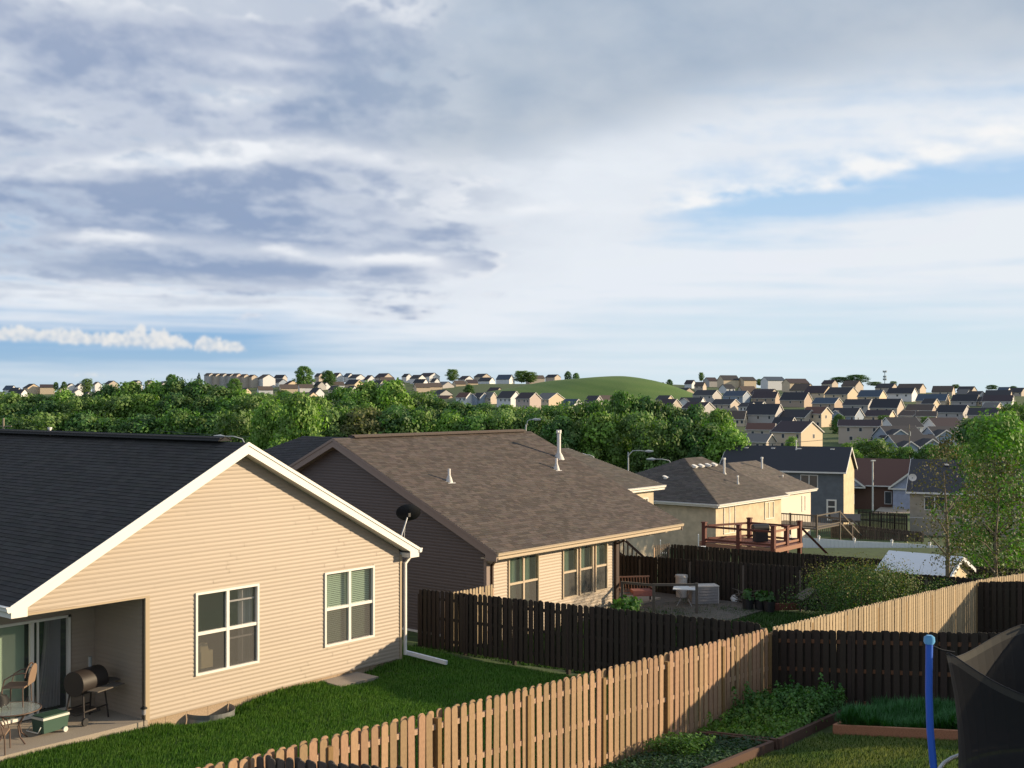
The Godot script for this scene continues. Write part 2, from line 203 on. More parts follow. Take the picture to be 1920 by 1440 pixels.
var TREES_MID := [
	[115.0,223.5,-8.9,14.3,9.7,2,"olive green spreading tree, first from left in middle row of the wooded valley"],
	[118.2,219.5,-8.9,14.8,10.6,1,"dark green dense tree, second from left in middle row of the wooded valley"],
	[121.9,215.0,-8.9,15.0,11.0,1,"dark green dense tree, third from left in middle row of the wooded valley"],
	[125.5,210.5,-8.9,15.6,8.9,2,"olive green spreading tree, fourth from left in middle row of the wooded valley"],
	[129.8,205.3,-8.9,16.0,11.4,2,"olive green spreading tree, fifth from left in middle row of the wooded valley"],
	[133.4,200.8,-8.9,16.4,11.0,3,"bright yellow-green leafy tree, sixth from left in middle row of the wooded valley"],
	[137.3,195.9,-8.9,16.4,10.3,1,"dark green dense tree, seventh from left in middle row of the wooded valley"],
	[140.9,191.4,-8.9,16.0,8.8,1,"dark green dense tree, eighth from left in middle row of the wooded valley"],
	[143.9,187.8,-8.9,15.8,11.9,0,"mid green rounded tree, ninth from left in middle row of the wooded valley"],
	[147.2,183.7,-8.9,16.0,11.5,2,"olive green spreading tree, tenth from left in middle row of the wooded valley"],
	[138.3,162.9,-8.5,16.3,9.6,0,"mid green rounded tree, eleventh from left in middle row of the wooded valley"],
	[141.6,158.8,-8.5,15.4,9.0,3,"bright yellow-green leafy tree, twelfth from left in middle row of the wooded valley"],
	[137.7,147.7,-8.3,14.6,10.0,1,"dark green dense tree, thirteenth from left in middle row of the wooded valley"],
	[140.0,144.9,-8.3,14.2,7.6,3,"bright yellow-green leafy tree, fourteenth from left in middle row of the wooded valley"],
	[143.2,141.0,-8.3,13.9,9.4,1,"dark green dense tree, fifteenth from left in middle row of the wooded valley"],
	[146.0,137.5,-8.3,13.7,7.9,1,"dark green dense tree, sixteenth from left in middle row of the wooded valley"],
	[148.9,134.0,-8.5,13.3,10.3,1,"dark green dense tree, seventeenth from left in middle row of the wooded valley"],
	[151.7,130.4,-8.8,13.4,8.5,3,"bright yellow-green leafy tree, eighteenth from left in middle row of the wooded valley"],
	[154.6,126.9,-8.8,13.6,10.2,2,"olive green spreading tree, nineteenth from left in middle row of the wooded valley"],
	[157.2,123.7,-8.8,13.4,9.8,2,"olive green spreading tree, twentieth from left in middle row of the wooded valley"],
	[159.7,120.5,-8.8,14.3,9.3,0,"mid green rounded tree, twenty-first from left in middle row of the wooded valley"],
	[154.5,111.2,-8.5,14.5,9.6,2,"olive green spreading tree, twenty-second from left in middle row of the wooded valley"],
	[156.6,108.5,-8.5,14.9,8.4,0,"mid green rounded tree, twenty-third from left in middle row of the wooded valley"],
	[150.6,100.0,-8.3,16.0,7.3,0,"mid green rounded tree, twenty-fourth from left in middle row of the wooded valley"],
	[152.9,97.2,-8.5,15.5,8.4,1,"dark green dense tree, twenty-fifth from left in middle row of the wooded valley"],
	[155.1,94.4,-8.6,14.3,7.7,1,"dark green dense tree, twenty-sixth from left in middle row of the wooded valley"],
	[157.5,91.5,-8.6,14.3,7.0,1,"dark green dense tree, twenty-seventh from left in middle row of the wooded valley"],
	[151.0,83.7,-8.5,13.7,7.2,3,"bright yellow-green leafy tree, twenty-eighth from left in middle row of the wooded valley"],
]
var TREES_FRONT := [
	[84.1,158.3,-7.3,11.4,8.9,0,"mid green rounded tree, first from left in front row of the wooded valley"],
	[87.0,154.8,-7.3,12.0,10.0,2,"olive green spreading tree, second from left in front row of the wooded valley"],
	[90.0,151.0,-7.3,12.2,9.2,1,"dark green dense tree, third from left in front row of the wooded valley"],
	[92.9,147.5,-7.3,11.4,9.9,0,"mid green rounded tree, fourth from left in front row of the wooded valley"],
	[95.7,144.0,-7.3,11.8,9.8,1,"dark green dense tree, fifth from left in front row of the wooded valley"],
	[98.8,140.3,-7.3,12.6,7.8,0,"mid green rounded tree, sixth from left in front row of the wooded valley"],
	[101.6,136.8,-7.3,12.0,8.1,1,"dark green dense tree, seventh from left in front row of the wooded valley"],
	[101.0,129.5,-7.1,12.2,8.2,2,"olive green spreading tree, eighth from left in front row of the wooded valley"],
	[97.2,118.3,-6.8,13.3,6.9,3,"bright yellow-green leafy tree, ninth from left in front row of the wooded valley"],
	[89.6,103.9,-6.2,13.6,7.7,3,"bright yellow-green leafy tree, tenth from left in front row of the wooded valley"],
	[102.0,112.4,-6.8,12.4,8.6,2,"olive green spreading tree, eleventh from left in front row of the wooded valley"],
	[104.7,109.0,-6.8,12.4,9.0,4,"brownish green domed tree, twelfth from left in front row of the wooded valley"],
	[107.1,106.0,-6.8,12.4,8.9,1,"dark green dense tree, thirteenth from left in front row of the wooded valley"],
	[109.3,103.4,-6.8,12.0,6.8,3,"bright yellow-green leafy tree, fourteenth from left in front row of the wooded valley"],
	[111.7,100.5,-7.0,11.8,7.4,3,"bright yellow-green leafy tree, fifteenth from left in front row of the wooded valley"],
	[113.8,97.8,-7.2,11.9,8.7,0,"mid green rounded tree, sixteenth from left in front row of the wooded valley"],
	[115.9,95.2,-7.2,12.1,6.8,2,"olive green spreading tree, seventeenth from left in front row of the wooded valley"],
	[118.3,92.3,-7.2,11.9,8.7,1,"dark green dense tree, eighteenth from left in front row of the wooded valley"],
	[116.8,86.1,-6.9,11.5,7.4,1,"dark green dense tree, nineteenth from left in front row of the wooded valley"],
	[119.5,82.8,-6.9,12.0,8.0,3,"bright yellow-green leafy tree, twentieth from left in front row of the wooded valley"],
	[122.0,79.7,-7.1,12.2,7.5,2,"olive green spreading tree, twenty-first from left in front row of the wooded valley"],
	[119.8,74.5,-7.3,11.4,7.2,2,"olive green spreading tree, twenty-second from left in front row of the wooded valley"],
	[121.8,72.0,-7.3,11.8,6.3,1,"dark green dense tree, twenty-third from left in front row of the wooded valley"],
	[123.6,69.8,-7.3,11.2,8.4,1,"dark green dense tree, twenty-fourth from left in front row of the wooded valley"],
	[120.7,65.5,-7.1,10.5,7.9,3,"bright yellow-green leafy tree, twenty-fifth from left in front row of the wooded valley"],
]
var TREES_RIGHT := [
	[133.1,74.0,-7.8,8.1,3.6,0,"mid green rounded tree, first from left in clump below the right hillside"],
	[185.5,88.7,-9.0,9.3,4.2,3,"bright yellow-green leafy tree, second from left in clump below the right hillside"],
	[181.9,77.3,-8.8,8.5,5.4,3,"bright yellow-green leafy tree, third from left in clump below the right hillside"],
	[168.0,70.5,-8.6,7.9,4.2,3,"bright yellow-green leafy tree, fourth from left in clump below the right hillside"],
	[179.8,72.0,-8.7,9.2,7.9,2,"olive green spreading tree, fifth from left in clump below the right hillside"],
	[178.0,66.2,-8.6,8.2,4.7,0,"mid green rounded tree, sixth from left in clump below the right hillside"],
	[180.3,63.3,-8.6,8.5,5.2,0,"mid green rounded tree, seventh from left in clump below the right hillside"],
	[152.8,49.6,-7.8,8.9,5.0,2,"olive green spreading tree, eighth from left in clump below the right hillside"],
	[164.4,51.2,-8.2,12.4,9.9,1,"dark green dense tree, ninth from left in clump below the right hillside"],
	[182.5,52.7,-8.6,13.3,7.5,3,"bright yellow-green leafy tree, tenth from left in clump below the right hillside"],
	[230.5,65.0,-9.3,15.1,7.3,2,"olive green spreading tree, eleventh from left in clump below the right hillside"],
	[147.5,40.4,-7.3,10.1,5.3,0,"mid green rounded tree, twelfth from left in clump below the right hillside"],
]
var TREES_HILL := [
	[479.4,838.1,12.9,6.1,4.0,0,"mid green rounded tree, first from left among the hillside trees"],
	[483.3,833.4,12.6,6.8,4.5,1,"dark green dense tree, second from left among the hillside trees"],
	[477.9,792.4,8.5,12.4,8.3,2,"olive green spreading tree, third from left among the hillside trees"],
	[535.3,769.1,9.8,14.9,9.9,0,"mid green rounded tree, fourth from left among the hillside trees"],
	[548.4,752.9,14.2,12.1,8.1,5,"dark pointed tree, fifth from left among the hillside trees"],
	[540.5,699.1,6.3,14.5,11.2,0,"mid green rounded tree, sixth from left among the hillside trees"],
	[523.4,624.9,3.2,9.0,8.0,2,"olive green spreading tree, seventh from left among the hillside trees"],
	[652.4,751.6,13.2,19.7,15.7,0,"mid green rounded tree, eighth from left among the hillside trees"],
	[678.6,751.1,14.5,15.3,13.0,1,"dark green dense tree, ninth from left among the hillside trees"],
	[714.0,786.8,17.7,11.3,9.4,1,"dark green dense tree, tenth from left among the hillside trees"],
	[716.6,704.1,14.5,8.0,10.0,1,"dark green dense tree, eleventh from left among the hillside trees"],
	[857.0,769.1,22.7,11.9,12.7,2,"olive green spreading tree, twelfth from left among the hillside trees"],
	[558.2,486.5,5.7,9.5,7.4,1,"dark green dense tree, thirteenth from left among the hillside trees"],
	[860.6,685.1,20.7,11.3,15.4,2,"olive green spreading tree, fourteenth from left among the hillside trees"],
	[866.0,678.5,20.7,10.3,12.1,2,"olive green spreading tree, fifteenth from left among the hillside trees"],
	[639.0,482.2,8.8,6.7,7.2,2,"olive green spreading tree, sixteenth from left among the hillside trees"],
	[807.3,592.1,19.6,9.8,6.5,1,"dark green dense tree, seventeenth from left among the hillside trees"],
	[811.6,586.8,19.0,9.0,6.0,0,"mid green rounded tree, eighteenth from left among the hillside trees"],
	[689.3,420.0,12.3,7.2,4.8,1,"dark green dense tree, nineteenth from left among the hillside trees"],
	[922.7,529.0,21.6,7.9,5.2,2,"olive green spreading tree, twentieth from left among the hillside trees"],
	[891.7,456.0,17.1,5.6,5.9,2,"olive green spreading tree, twenty-first from left among the hillside trees"],
	[403.9,200.4,-6.1,4.0,3.1,1,"dark green dense tree, twenty-second from left among the hillside trees"],
	[781.1,354.2,10.0,4.3,7.1,5,"dark pointed tree, twenty-third from left among the hillside trees"],
	[380.9,165.2,-5.1,6.6,5.2,1,"dark green dense tree, twenty-fourth from left among the hillside trees"],
	[724.2,313.3,7.6,4.4,5.3,0,"mid green rounded tree, twenty-fifth from left among the hillside trees"],
	[1096.1,473.7,21.7,5.7,19.6,1,"dark green dense tree, twenty-sixth from left among the hillside trees"],
	[1106.3,461.1,21.7,7.8,23.0,1,"dark green dense tree, twenty-seventh from left among the hillside trees"],
	[1068.9,427.9,18.0,4.0,14.3,2,"olive green spreading tree, twenty-eighth from left among the hillside trees"],
	[419.9,164.7,-3.7,4.4,4.7,2,"olive green spreading tree, twenty-ninth from left among the hillside trees"],
	[1079.9,414.3,18.5,4.0,6.6,2,"olive green spreading tree, thirtieth from left among the hillside trees"],
	[419.9,148.8,-4.2,4.6,5.0,2,"olive green spreading tree, thirty-first from left among the hillside trees"],
	[1066.0,352.0,15.0,4.0,6.8,2,"olive green spreading tree, thirty-second from left among the hillside trees"],
	[667.5,208.5,2.6,4.0,4.6,2,"olive green spreading tree, thirty-third from left among the hillside trees"],
	[1034.6,311.2,14.0,4.0,10.0,1,"dark green dense tree, thirty-fourth from left among the hillside trees"],
	[1098.4,312.0,13.5,4.0,7.4,1,"dark green dense tree, thirty-fifth from left among the hillside trees"],
]


# ------------------------------------------------------------------ naming
func numbered(called: String) -> String:
	if not used.has(called):
		used[called] = 0
		return called
	used[called] += 1
	return "%s_%03d" % [called, used[called]]

func tag(o: Node3D, label: String, category: String, group := "", kind := "") -> void:
	if label != "": o.set_meta("label", label)
	if category != "": o.set_meta("category", category)
	if group != "": o.set_meta("group", group)
	if kind != "": o.set_meta("kind", kind)

func thing(called: String, label: String, category: String, at := Vector3.ZERO, turn := 0.0, group := "") -> Node3D:
	var o := Node3D.new()
	o.name = numbered(called)
	add_child(o, true)
	o.position = at
	o.rotation.y = turn
	tag(o, label, category, group)
	return o

func part(called: String, mesh: Mesh, material: Material, parent: Node3D) -> MeshInstance3D:
	var o := MeshInstance3D.new()
	o.mesh = mesh
	o.material_override = material
	if parent == self:
		o.name = numbered(called)
		add_child(o, true)
	else:
		var n := 0
		var key := str(parent.get_instance_id()) + called
		if used.has(key):
			used[key] += 1
			n = used[key]
			o.name = "%s_%03d" % [called, n]
		else:
			used[key] = 0
			o.name = called
		parent.add_child(o, true)
	return o

func dup(root: Node3D, label: String) -> Node3D:
	var base := root.name.get_slice("_0", 0)
	var r: Node3D = root.duplicate()
	r.name = numbered(base)
	add_child(r, true)
	if label != "": r.set_meta("label", label)
	return r

# ------------------------------------------------------------------ mesh helpers
func P(u: float, y: float, v: float) -> Vector3:
	return Vector3(u, y, -v)

func sb() -> SurfaceTool:
	var st := SurfaceTool.new()
	st.begin(Mesh.PRIMITIVE_TRIANGLES)
	return st

func tri(st: SurfaceTool, a: Vector3, b: Vector3, c: Vector3, col := Color.WHITE) -> void:
	var n := (b - a).cross(c - a)
	if n.length_squared() < 1e-14: return
	n = n.normalized()
	st.set_color(col); st.set_normal(n); st.add_vertex(a)
	st.set_color(col); st.set_normal(n); st.add_vertex(c)
	st.set_color(col); st.set_normal(n); st.add_vertex(b)

# corners counter-clockwise seen from outside
func quad(st: SurfaceTool, a: Vector3, b: Vector3, c: Vector3, d: Vector3, col := Color.WHITE) -> void:
	tri(st, a, b, c, col)
	tri(st, a, c, d, col)

func hexa(st: SurfaceTool, p: Array, col := Color.WHITE) -> void:
	# p: bottom 0..3 counter-clockwise seen from above, top 4..7
	quad(st, p[3], p[2], p[1], p[0], col)
	quad(st, p[4], p[5], p[6], p[7], col)
	for i in 4:
		var j := (i + 1) % 4
		quad(st, p[i], p[j], p[j + 4], p[i + 4], col)

func box(st: SurfaceTool, c: Vector3, s: Vector3, b := Basis(), col := Color.WHITE) -> void:
	var h := s * 0.5
	var p := []
	for y in [-1, 1]:
		for q in [[-1, 1], [1, 1], [1, -1], [-1, -1]]:
			p.append(c + b * Vector3(h.x * q[0], h.y * y, h.z * q[1]))
	hexa(st, p, col)

# box given by world ranges in u, y, v
func ubox(st: SurfaceTool, u0: float, u1: float, y0: float, y1: float, v0: float, v1: float, col := Color.WHITE) -> void:
	box(st, P((u0 + u1) / 2, (y0 + y1) / 2, (v0 + v1) / 2), Vector3(absf(u1 - u0), absf(y1 - y0), absf(v1 - v0)), Basis(), col)

func bar(st: SurfaceTool, a: Vector3, b: Vector3, w: float, t: float, col := Color.WHITE) -> void:
	var d := b - a
	var l := d.length()
	var y := d / l
	var x := y.cross(Vector3.UP if absf(y.y) < 0.95 else Vector3.RIGHT).normalized()
	box(st, (a + b) / 2, Vector3(w, l, t), Basis(x, y, x.cross(y)), col)

func tube(st: SurfaceTool, pts: Array, radii: Array, sides := 8, col := Color.WHITE, caps := true) -> void:
	var rings := []
	for i in pts.size():
		var d: Vector3 = (pts[mini(i + 1, pts.size() - 1)] - pts[maxi(i - 1, 0)]).normalized()
		var x := d.cross(Vector3.UP if absf(d.y) < 0.9 else Vector3.RIGHT).normalized()
		var z := x.cross(d).normalized()
		var ring := []
		var r: float = radii[i] if radii.size() > 1 else radii[0]
		for k in sides:
			var a := TAU * k / sides
			ring.append([pts[i] + (x * cos(a) + z * sin(a)) * r, x * cos(a) + z * sin(a)])
		rings.append(ring)
	for i in pts.size() - 1:
		for k in sides:
			var j := (k + 1) % sides
			for q in [[rings[i][k], rings[i][j], rings[i + 1][j]], [rings[i][k], rings[i + 1][j], rings[i + 1][k]]]:
				for v in q:
					st.set_color(col); st.set_normal(v[1]); st.add_vertex(v[0])
	if caps:
		for e in [0, pts.size() - 1]:
			for k in sides:
				var j := (k + 1) % sides
				if e == 0: tri(st, pts[0], rings[0][k][0], rings[0][j][0], col)
				else: tri(st, pts[e], rings[e][j][0], rings[e][k][0], col)

# extrude a closed outline (list of Vector2 in the plane a,b from o) by n
func extrude(st: SurfaceTool, outline: Array, o: Vector3, a: Vector3, b: Vector3, n: Vector3, col := Color.WHITE) -> void:
	var pv := PackedVector2Array(outline)
	if Geometry2D.is_polygon_clockwise(pv) != (a.cross(b).dot(n) < 0.0): pv.reverse()
	var idx := Geometry2D.triangulate_polygon(pv)
	var f := func(p: Vector2, k: float) -> Vector3: return o + a * p.x + b * p.y + n * k
	for i in range(0, idx.size(), 3):
		var t0: Vector3 = f.call(pv[idx[i]], 1.0)
		var t1: Vector3 = f.call(pv[idx[i + 1]], 1.0)
		var t2: Vector3 = f.call(pv[idx[i + 2]], 1.0)
		if (t1 - t0).cross(t2 - t0).dot(n) > 0: tri(st, t0, t1, t2, col)
		else: tri(st, t0, t2, t1, col)
		var s0: Vector3 = t0 - n
		var s1: Vector3 = t1 - n
		var s2: Vector3 = t2 - n
		if (s1 - s0).cross(s2 - s0).dot(n) < 0: tri(st, s0, s1, s2, col)
		else: tri(st, s0, s2, s1, col)
	var c := Vector3.ZERO
	for p in pv: c += f.call(p, 0.5)
	c /= pv.size()
	for i in pv.size():
		var j := (i + 1) % pv.size()
		var p0: Vector3 = f.call(pv[i], 0.0)
		var p1: Vector3 = f.call(pv[j], 0.0)
		var p2: Vector3 = f.call(pv[j], 1.0)
		var p3: Vector3 = f.call(pv[i], 1.0)
		quad(st, p0, p1, p2, p3, col)

# slab: a sheet of four corners (counter-clockwise seen from above) with thickness below
func slab(st: SurfaceTool, a: Vector3, b: Vector3, c: Vector3, d: Vector3, t: float, col := Color.WHITE) -> void:
	var n := (b - a).cross(d - a).normalized() * t
	hexa(st, [a - n, b - n, c - n, d - n, a, b, c, d], col)

# ------------------------------------------------------------------ materials
func noise_tex(freq: float, lo: float, hi: float, seed_: int, size := 256, oct := 4) -> NoiseTexture2D:
	var n := FastNoiseLite.new()
	n.seed = seed_
	n.noise_type = FastNoiseLite.TYPE_SIMPLEX_SMOOTH
	n.frequency = freq
	n.fractal_octaves = oct
	var g := Gradient.new()
	g.set_color(0, Color(lo, lo, lo))
	g.set_color(1, Color(hi, hi, hi))
	var t := NoiseTexture2D.new()
	t.width = size
	t.height = size
	t.seamless = true
	t.noise = n
	t.color_ramp = g
	return t

func mat(called: String, r: float, g: float, b: float, rough := 0.85, tex: Texture2D = null, scale := Vector3.ONE, metallic := 0.0) -> StandardMaterial3D:
	var m := StandardMaterial3D.new()
	m.resource_name = called
	m.albedo_color = Color(r, g, b).linear_to_srgb()
	m.roughness = rough
	m.metallic = metallic
	m.vertex_color_use_as_albedo = true
	if tex:
		m.albedo_texture = tex
		m.uv1_triplanar = true
		m.uv1_world_triplanar = true
		m.uv1_scale = scale
	M[called] = m
	return m

func make_materials() -> void:
	T.grain = noise_tex(0.09, 0.82, 1.0, 3)
	T.speckle = noise_tex(0.35, 0.7, 1.0, 8, 256, 3)
	T.soft = noise_tex(0.012, 0.86, 1.0, 5)
	T.streak = noise_tex(0.05, 0.72, 1.0, 9, 256, 5)
	T.ground = noise_tex(0.03, 0.6, 1.0, 12, 512, 6)
	# siding, trim and roofing
	for k in 3:
		var f: float = [1.0, 0.97, 1.02][k]
		mat("tan_siding_%d" % k, 0.385 * f, 0.315 * f, 0.245 * f, 0.55)
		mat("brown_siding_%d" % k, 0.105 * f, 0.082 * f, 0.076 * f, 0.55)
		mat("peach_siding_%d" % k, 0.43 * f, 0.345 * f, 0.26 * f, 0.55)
	mat("tan_trim", 0.42, 0.33, 0.22, 0.55)
	mat("white_trim", 0.82, 0.79, 0.73, 0.5)
	mat("window_white", 0.82, 0.79, 0.72, 0.4)
	mat("brown_trim", 0.27, 0.205, 0.175, 0.5)
	mat("buff_trim", 0.56, 0.45, 0.32, 0.5)
	mat("dark_brown_metal", 0.055, 0.03, 0.022, 0.45)
	mat("shingle", 1, 1, 1, 0.95, T.speckle, Vector3(3, 3, 3))
	mat("felt", 0.03, 0.03, 0.03, 0.95)
	mat("concrete", 0.42, 0.36, 0.29, 0.9, T.grain, Vector3(1.2, 1.2, 1.2))
	mat("foundation", 0.47, 0.355, 0.245, 0.9, T.grain, Vector3(0.9, 0.9, 0.9))
	mat("grey_metal", 0.42, 0.43, 0.44, 0.45, T.soft, Vector3.ONE, 0.6)
	mat("white_pipe", 0.72, 0.71, 0.68, 0.45)
	mat("black_metal", 0.018, 0.018, 0.02, 0.5)
	mat("dish_black", 0.012, 0.013, 0.016, 0.5)
	mat("room_dark", 0.03, 0.028, 0.028, 0.9)
	mat("curtain_green", 0.24, 0.33, 0.25, 0.9)
	mat("curtain_grey", 0.30, 0.29, 0.30, 0.9)
	mat("screen", 0.10, 0.095, 0.09, 0.8)
	M.screen.transparency = BaseMaterial3D.TRANSPARENCY_ALPHA
	M.screen.albedo_color.a = 0.55
	var g := StandardMaterial3D.new()
	g.resource_name = "pane_glass"
	g.albedo_color = Color(0.85, 0.93, 0.9, 0.06)
	g.roughness = 0.03
	g.metallic_specular = 0.6
	g.transparency = BaseMaterial3D.TRANSPARENCY_ALPHA
	M.glass = g
	mat("table_glass", 0.45, 0.5, 0.47, 0.1)
	M.table_glass.transparency = BaseMaterial3D.TRANSPARENCY_ALPHA
	M.table_glass.albedo_color.a = 0.5
	mat("pane_dark", 0.015, 0.018, 0.02, 0.08)
	# wood
	for k in 5:
		var f: float = [1.0, 0.86, 1.1, 0.93, 0.78][k]
		mat("cedar_%d" % k, 0.52 * f, 0.315 * f * (1.0 + 0.03 * k), 0.195 * f, 0.85, T.streak, Vector3(9, 0.7, 9))
		mat("pale_cedar_%d" % k, 0.56 * f, 0.43 * f, 0.27 * f, 0.85, T.streak, Vector3(9, 0.7, 9))
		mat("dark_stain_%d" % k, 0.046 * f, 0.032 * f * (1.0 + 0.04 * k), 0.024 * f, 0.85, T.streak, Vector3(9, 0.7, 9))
		mat("grey_brown_%d" % k, 0.12 * f, 0.098 * f, 0.08 * f, 0.9, T.streak, Vector3(9, 0.7, 9))
	mat("post_wood", 0.34, 0.21, 0.085, 0.85, T.streak, Vector3(9, 0.7, 9))
	mat("rail_wood", 0.62, 0.42, 0.28, 0.85, T.streak, Vector3(2, 4, 2))
	mat("rail_dark", 0.20, 0.095, 0.045, 0.85, T.streak, Vector3(2, 4, 2))
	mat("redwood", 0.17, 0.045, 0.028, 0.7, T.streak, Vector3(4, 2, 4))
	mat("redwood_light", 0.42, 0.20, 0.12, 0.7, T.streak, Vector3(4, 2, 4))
	mat("weathered", 0.17, 0.145, 0.12, 0.9, T.streak, Vector3(3, 3, 3))
	mat("bed_timber", 0.13, 0.07, 0.048, 0.9, T.streak, Vector3(2, 6, 2))
	mat("bed_timber_new", 0.52, 0.24, 0.13, 0.85, T.streak, Vector3(1.5, 6, 1.5))
	mat("soil", 0.045, 0.032, 0.022, 1.0, T.ground, Vector3(0.6, 0.6, 0.6))
	mat("bark", 0.09, 0.07, 0.05, 0.95, T.streak, Vector3(2, 0.6, 2))
	mat("pale_bark", 0.28, 0.23, 0.16, 0.95, T.streak, Vector3(4, 1, 4))
	# plants
	var lf := mat("leaf", 1, 1, 1, 0.6)
	lf.backlight_enabled = true
	lf.backlight = Color(0.75, 0.85, 0.40)
	var gr := mat("grass_blade", 1, 1, 1, 0.7)
	gr.backlight_enabled = true
	gr.backlight = Color(0.6, 0.75, 0.3)
	mat("ground", 1, 1, 1, 1.0, T.ground, Vector3(0.09, 0.09, 0.09))
	# paints
	mat("blue_sleeve", 0.03, 0.13, 0.62, 0.45)
	mat("blue_cap", 0.14, 0.42, 0.75, 0.35)
	mat("net", 0.008, 0.009, 0.011, 0.9)
	M.net.transparency = BaseMaterial3D.TRANSPARENCY_ALPHA
	M.net.albedo_color.a = 0.93
	mat("net_band", 0.05, 0.05, 0.045, 0.9)
	M.net_band.transparency = BaseMaterial3D.TRANSPARENCY_ALPHA
	M.net_band.albedo_color.a = 0.85
	mat("strap", 0.012, 0.012, 0.014, 0.8)
	mat("vinyl_white", 0.74, 0.76, 0.78, 0.4)
	mat("cream_paint", 0.66, 0.54, 0.36, 0.7, T.soft, Vector3(0.4, 0.4, 0.4))
	mat("vinyl_cream", 0.74, 0.66, 0.54, 0.7)
	mat("cream_paint_2", 0.64, 0.54, 0.39, 0.7, T.soft, Vector3(0.4, 0.4, 0.4))
	mat("slate_paint", 0.15, 0.17, 0.195, 0.7, T.soft, Vector3(0.4, 0.4, 0.4))
	mat("beige_paint", 0.42, 0.37, 0.30, 0.7, T.soft, Vector3(0.4, 0.4, 0.4))
	mat("lilac_paint", 0.45, 0.50, 0.66, 0.6, T.soft, Vector3(0.4, 0.4, 0.4))
	mat("brick", 0.20, 0.11, 0.08, 0.9, T.speckle, Vector3(1, 1, 1))
	mat("grey_plastic", 0.30, 0.28, 0.28, 0.6)
	mat("pale_plastic", 0.62, 0.57, 0.52, 0.5)
	mat("white_plastic", 0.78, 0.8, 0.8, 0.4)
	mat("red_cushion", 0.42, 0.16, 0.13, 0.9, T.soft, Vector3(2, 2, 2))
	mat("bench_wood", 0.36, 0.19, 0.13, 0.8, T.streak, Vector3(3, 3, 3))
	mat("chair_wicker", 0.33, 0.22, 0.15, 0.8, T.streak, Vector3(12, 12, 12))
	mat("chair_frame", 0.12, 0.075, 0.055, 0.5)
	mat("cooler_green", 0.035, 0.085, 0.06, 0.5)
	mat("cooler_white", 0.62, 0.62, 0.56, 0.5)
	mat("smoker_steel", 0.028, 0.022, 0.02, 0.5)
	mat("smoker_rust", 0.30, 0.21, 0.15, 0.8, T.soft, Vector3(3, 3, 3))
	mat("sofa", 0.42, 0.36, 0.22, 0.9)
	mat("terracotta", 0.16, 0.05, 0.035, 0.9)
	mat("tower_steel", 0.30, 0.36, 0.40, 0.6)
	mat("lamp_steel", 0.40, 0.43, 0.44, 0.5)
	mat("wire", 0.10, 0.13, 0.11, 0.7)
	mat("pole_wood", 0.26, 0.22, 0.17, 0.9)
	# far houses
	var walls := {"cream": [0.66, 0.53, 0.38], "beige": [0.50, 0.43, 0.36], "grey": [0.44, 0.42, 0.41], "blue": [0.28, 0.34, 0.43], "brown": [0.42, 0.33, 0.26], "white": [0.70, 0.70, 0.71], "pink": [0.52, 0.42, 0.38]}
	for k in walls: mat("far_wall_" + k, walls[k][0], walls[k][1], walls[k][2], 0.8)
	mat("far_lit_wall", 0.66, 0.52, 0.37, 0.8)
	var roofs := {"plum": [0.055, 0.042, 0.048], "grey": [0.16, 0.155, 0.15], "black": [0.035, 0.037, 0.045], "russet": [0.13, 0.07, 0.055], "charcoal": [0.05, 0.05, 0.056], "slate": [0.06, 0.085, 0.12], "brown": [0.10, 0.078, 0.066]}
	for k in roofs: mat("far_roof_" + k, roofs[k][0], roofs[k][1], roofs[k][2], 0.95)
	mat("far_window", 0.05, 0.06, 0.075, 0.25)
	mat("far_trim", 0.72, 0.70, 0.67, 0.6)

# ------------------------------------------------------------------ terrain
func lerp_table(xs: Array, ys: Array, x: float) -> float:
	if x <= xs[0]: return ys[0]
	for i in xs.size() - 1:
		if x <= xs[i + 1]:
			return lerpf(ys[i], ys[i + 1], (x - xs[i]) / (xs[i + 1] - xs[i]))
	return ys[-1]

const FAR_D := [60, 82, 105, 125, 165, 220, 300, 340, 380, 430, 500, 560, 640, 740, 850, 950, 1050, 1150, 1500, 2500]
const FAR_T := [-0.36, -0.27, -0.08, -0.03, 0.09, 0.13, 0.24, 0.34]
const FAR_Y := [[-2, -3.2, -4.6, -5.6, -7, -8.5, -9, -9, -9, -9, -8, -6, -3, 0.5, 6, 10.5, 12.5, 12.0, 2, -10],
	[-2, -3.2, -4.6, -5.6, -7, -8.5, -9, -9, -9, -9, -8, -6, -3, 0.5, 6, 11.4, 17.5, 17.0, 6, -10],
	[-2, -3.2, -4.6, -5.6, -7, -8.5, -9, -9, -9, -9, -8, -6, -3, 0.5, 6, 11.6, 18, 22.5, 8, -10],
	[-2, -3.2, -4.6, -5.8, -7.5, -9, -9, -8, -6, -3, -0.2, 2, 3.8, 6.8, 11, 15, 20, 20, 6, -10],
	[-2, -3.2, -4.6, -5.8, -7.5, -9, -9, -8, -6, -3, -0.2, 2, 3.8, 6.8, 11, 15, 20, 20, 6, -10],
	[-2, -3.2, -5.1, -6.4, -8.1, -9, -8.3, -7.2, -5.7, -3.4, -1.3, 0.9, 3.8, 7.2, 11, 15.8, 20, 19, 6, -10],
	[-2, -3.2, -5.1, -6.4, -8.1, -9, -8.3, -7.2, -5.7, -3.4, -1.3, 0.9, 3.8, 7.2, 11, 14.0, 15, 13, 2, -10],
	[-2, -3.2, -5.1, -6.4, -8.1, -9, -8.3, -7.2, -5.7, -3.4, -1.3, 0.9, 3.8, 7.2, 10.5, 11.5, 11, 9, 0, -10]]

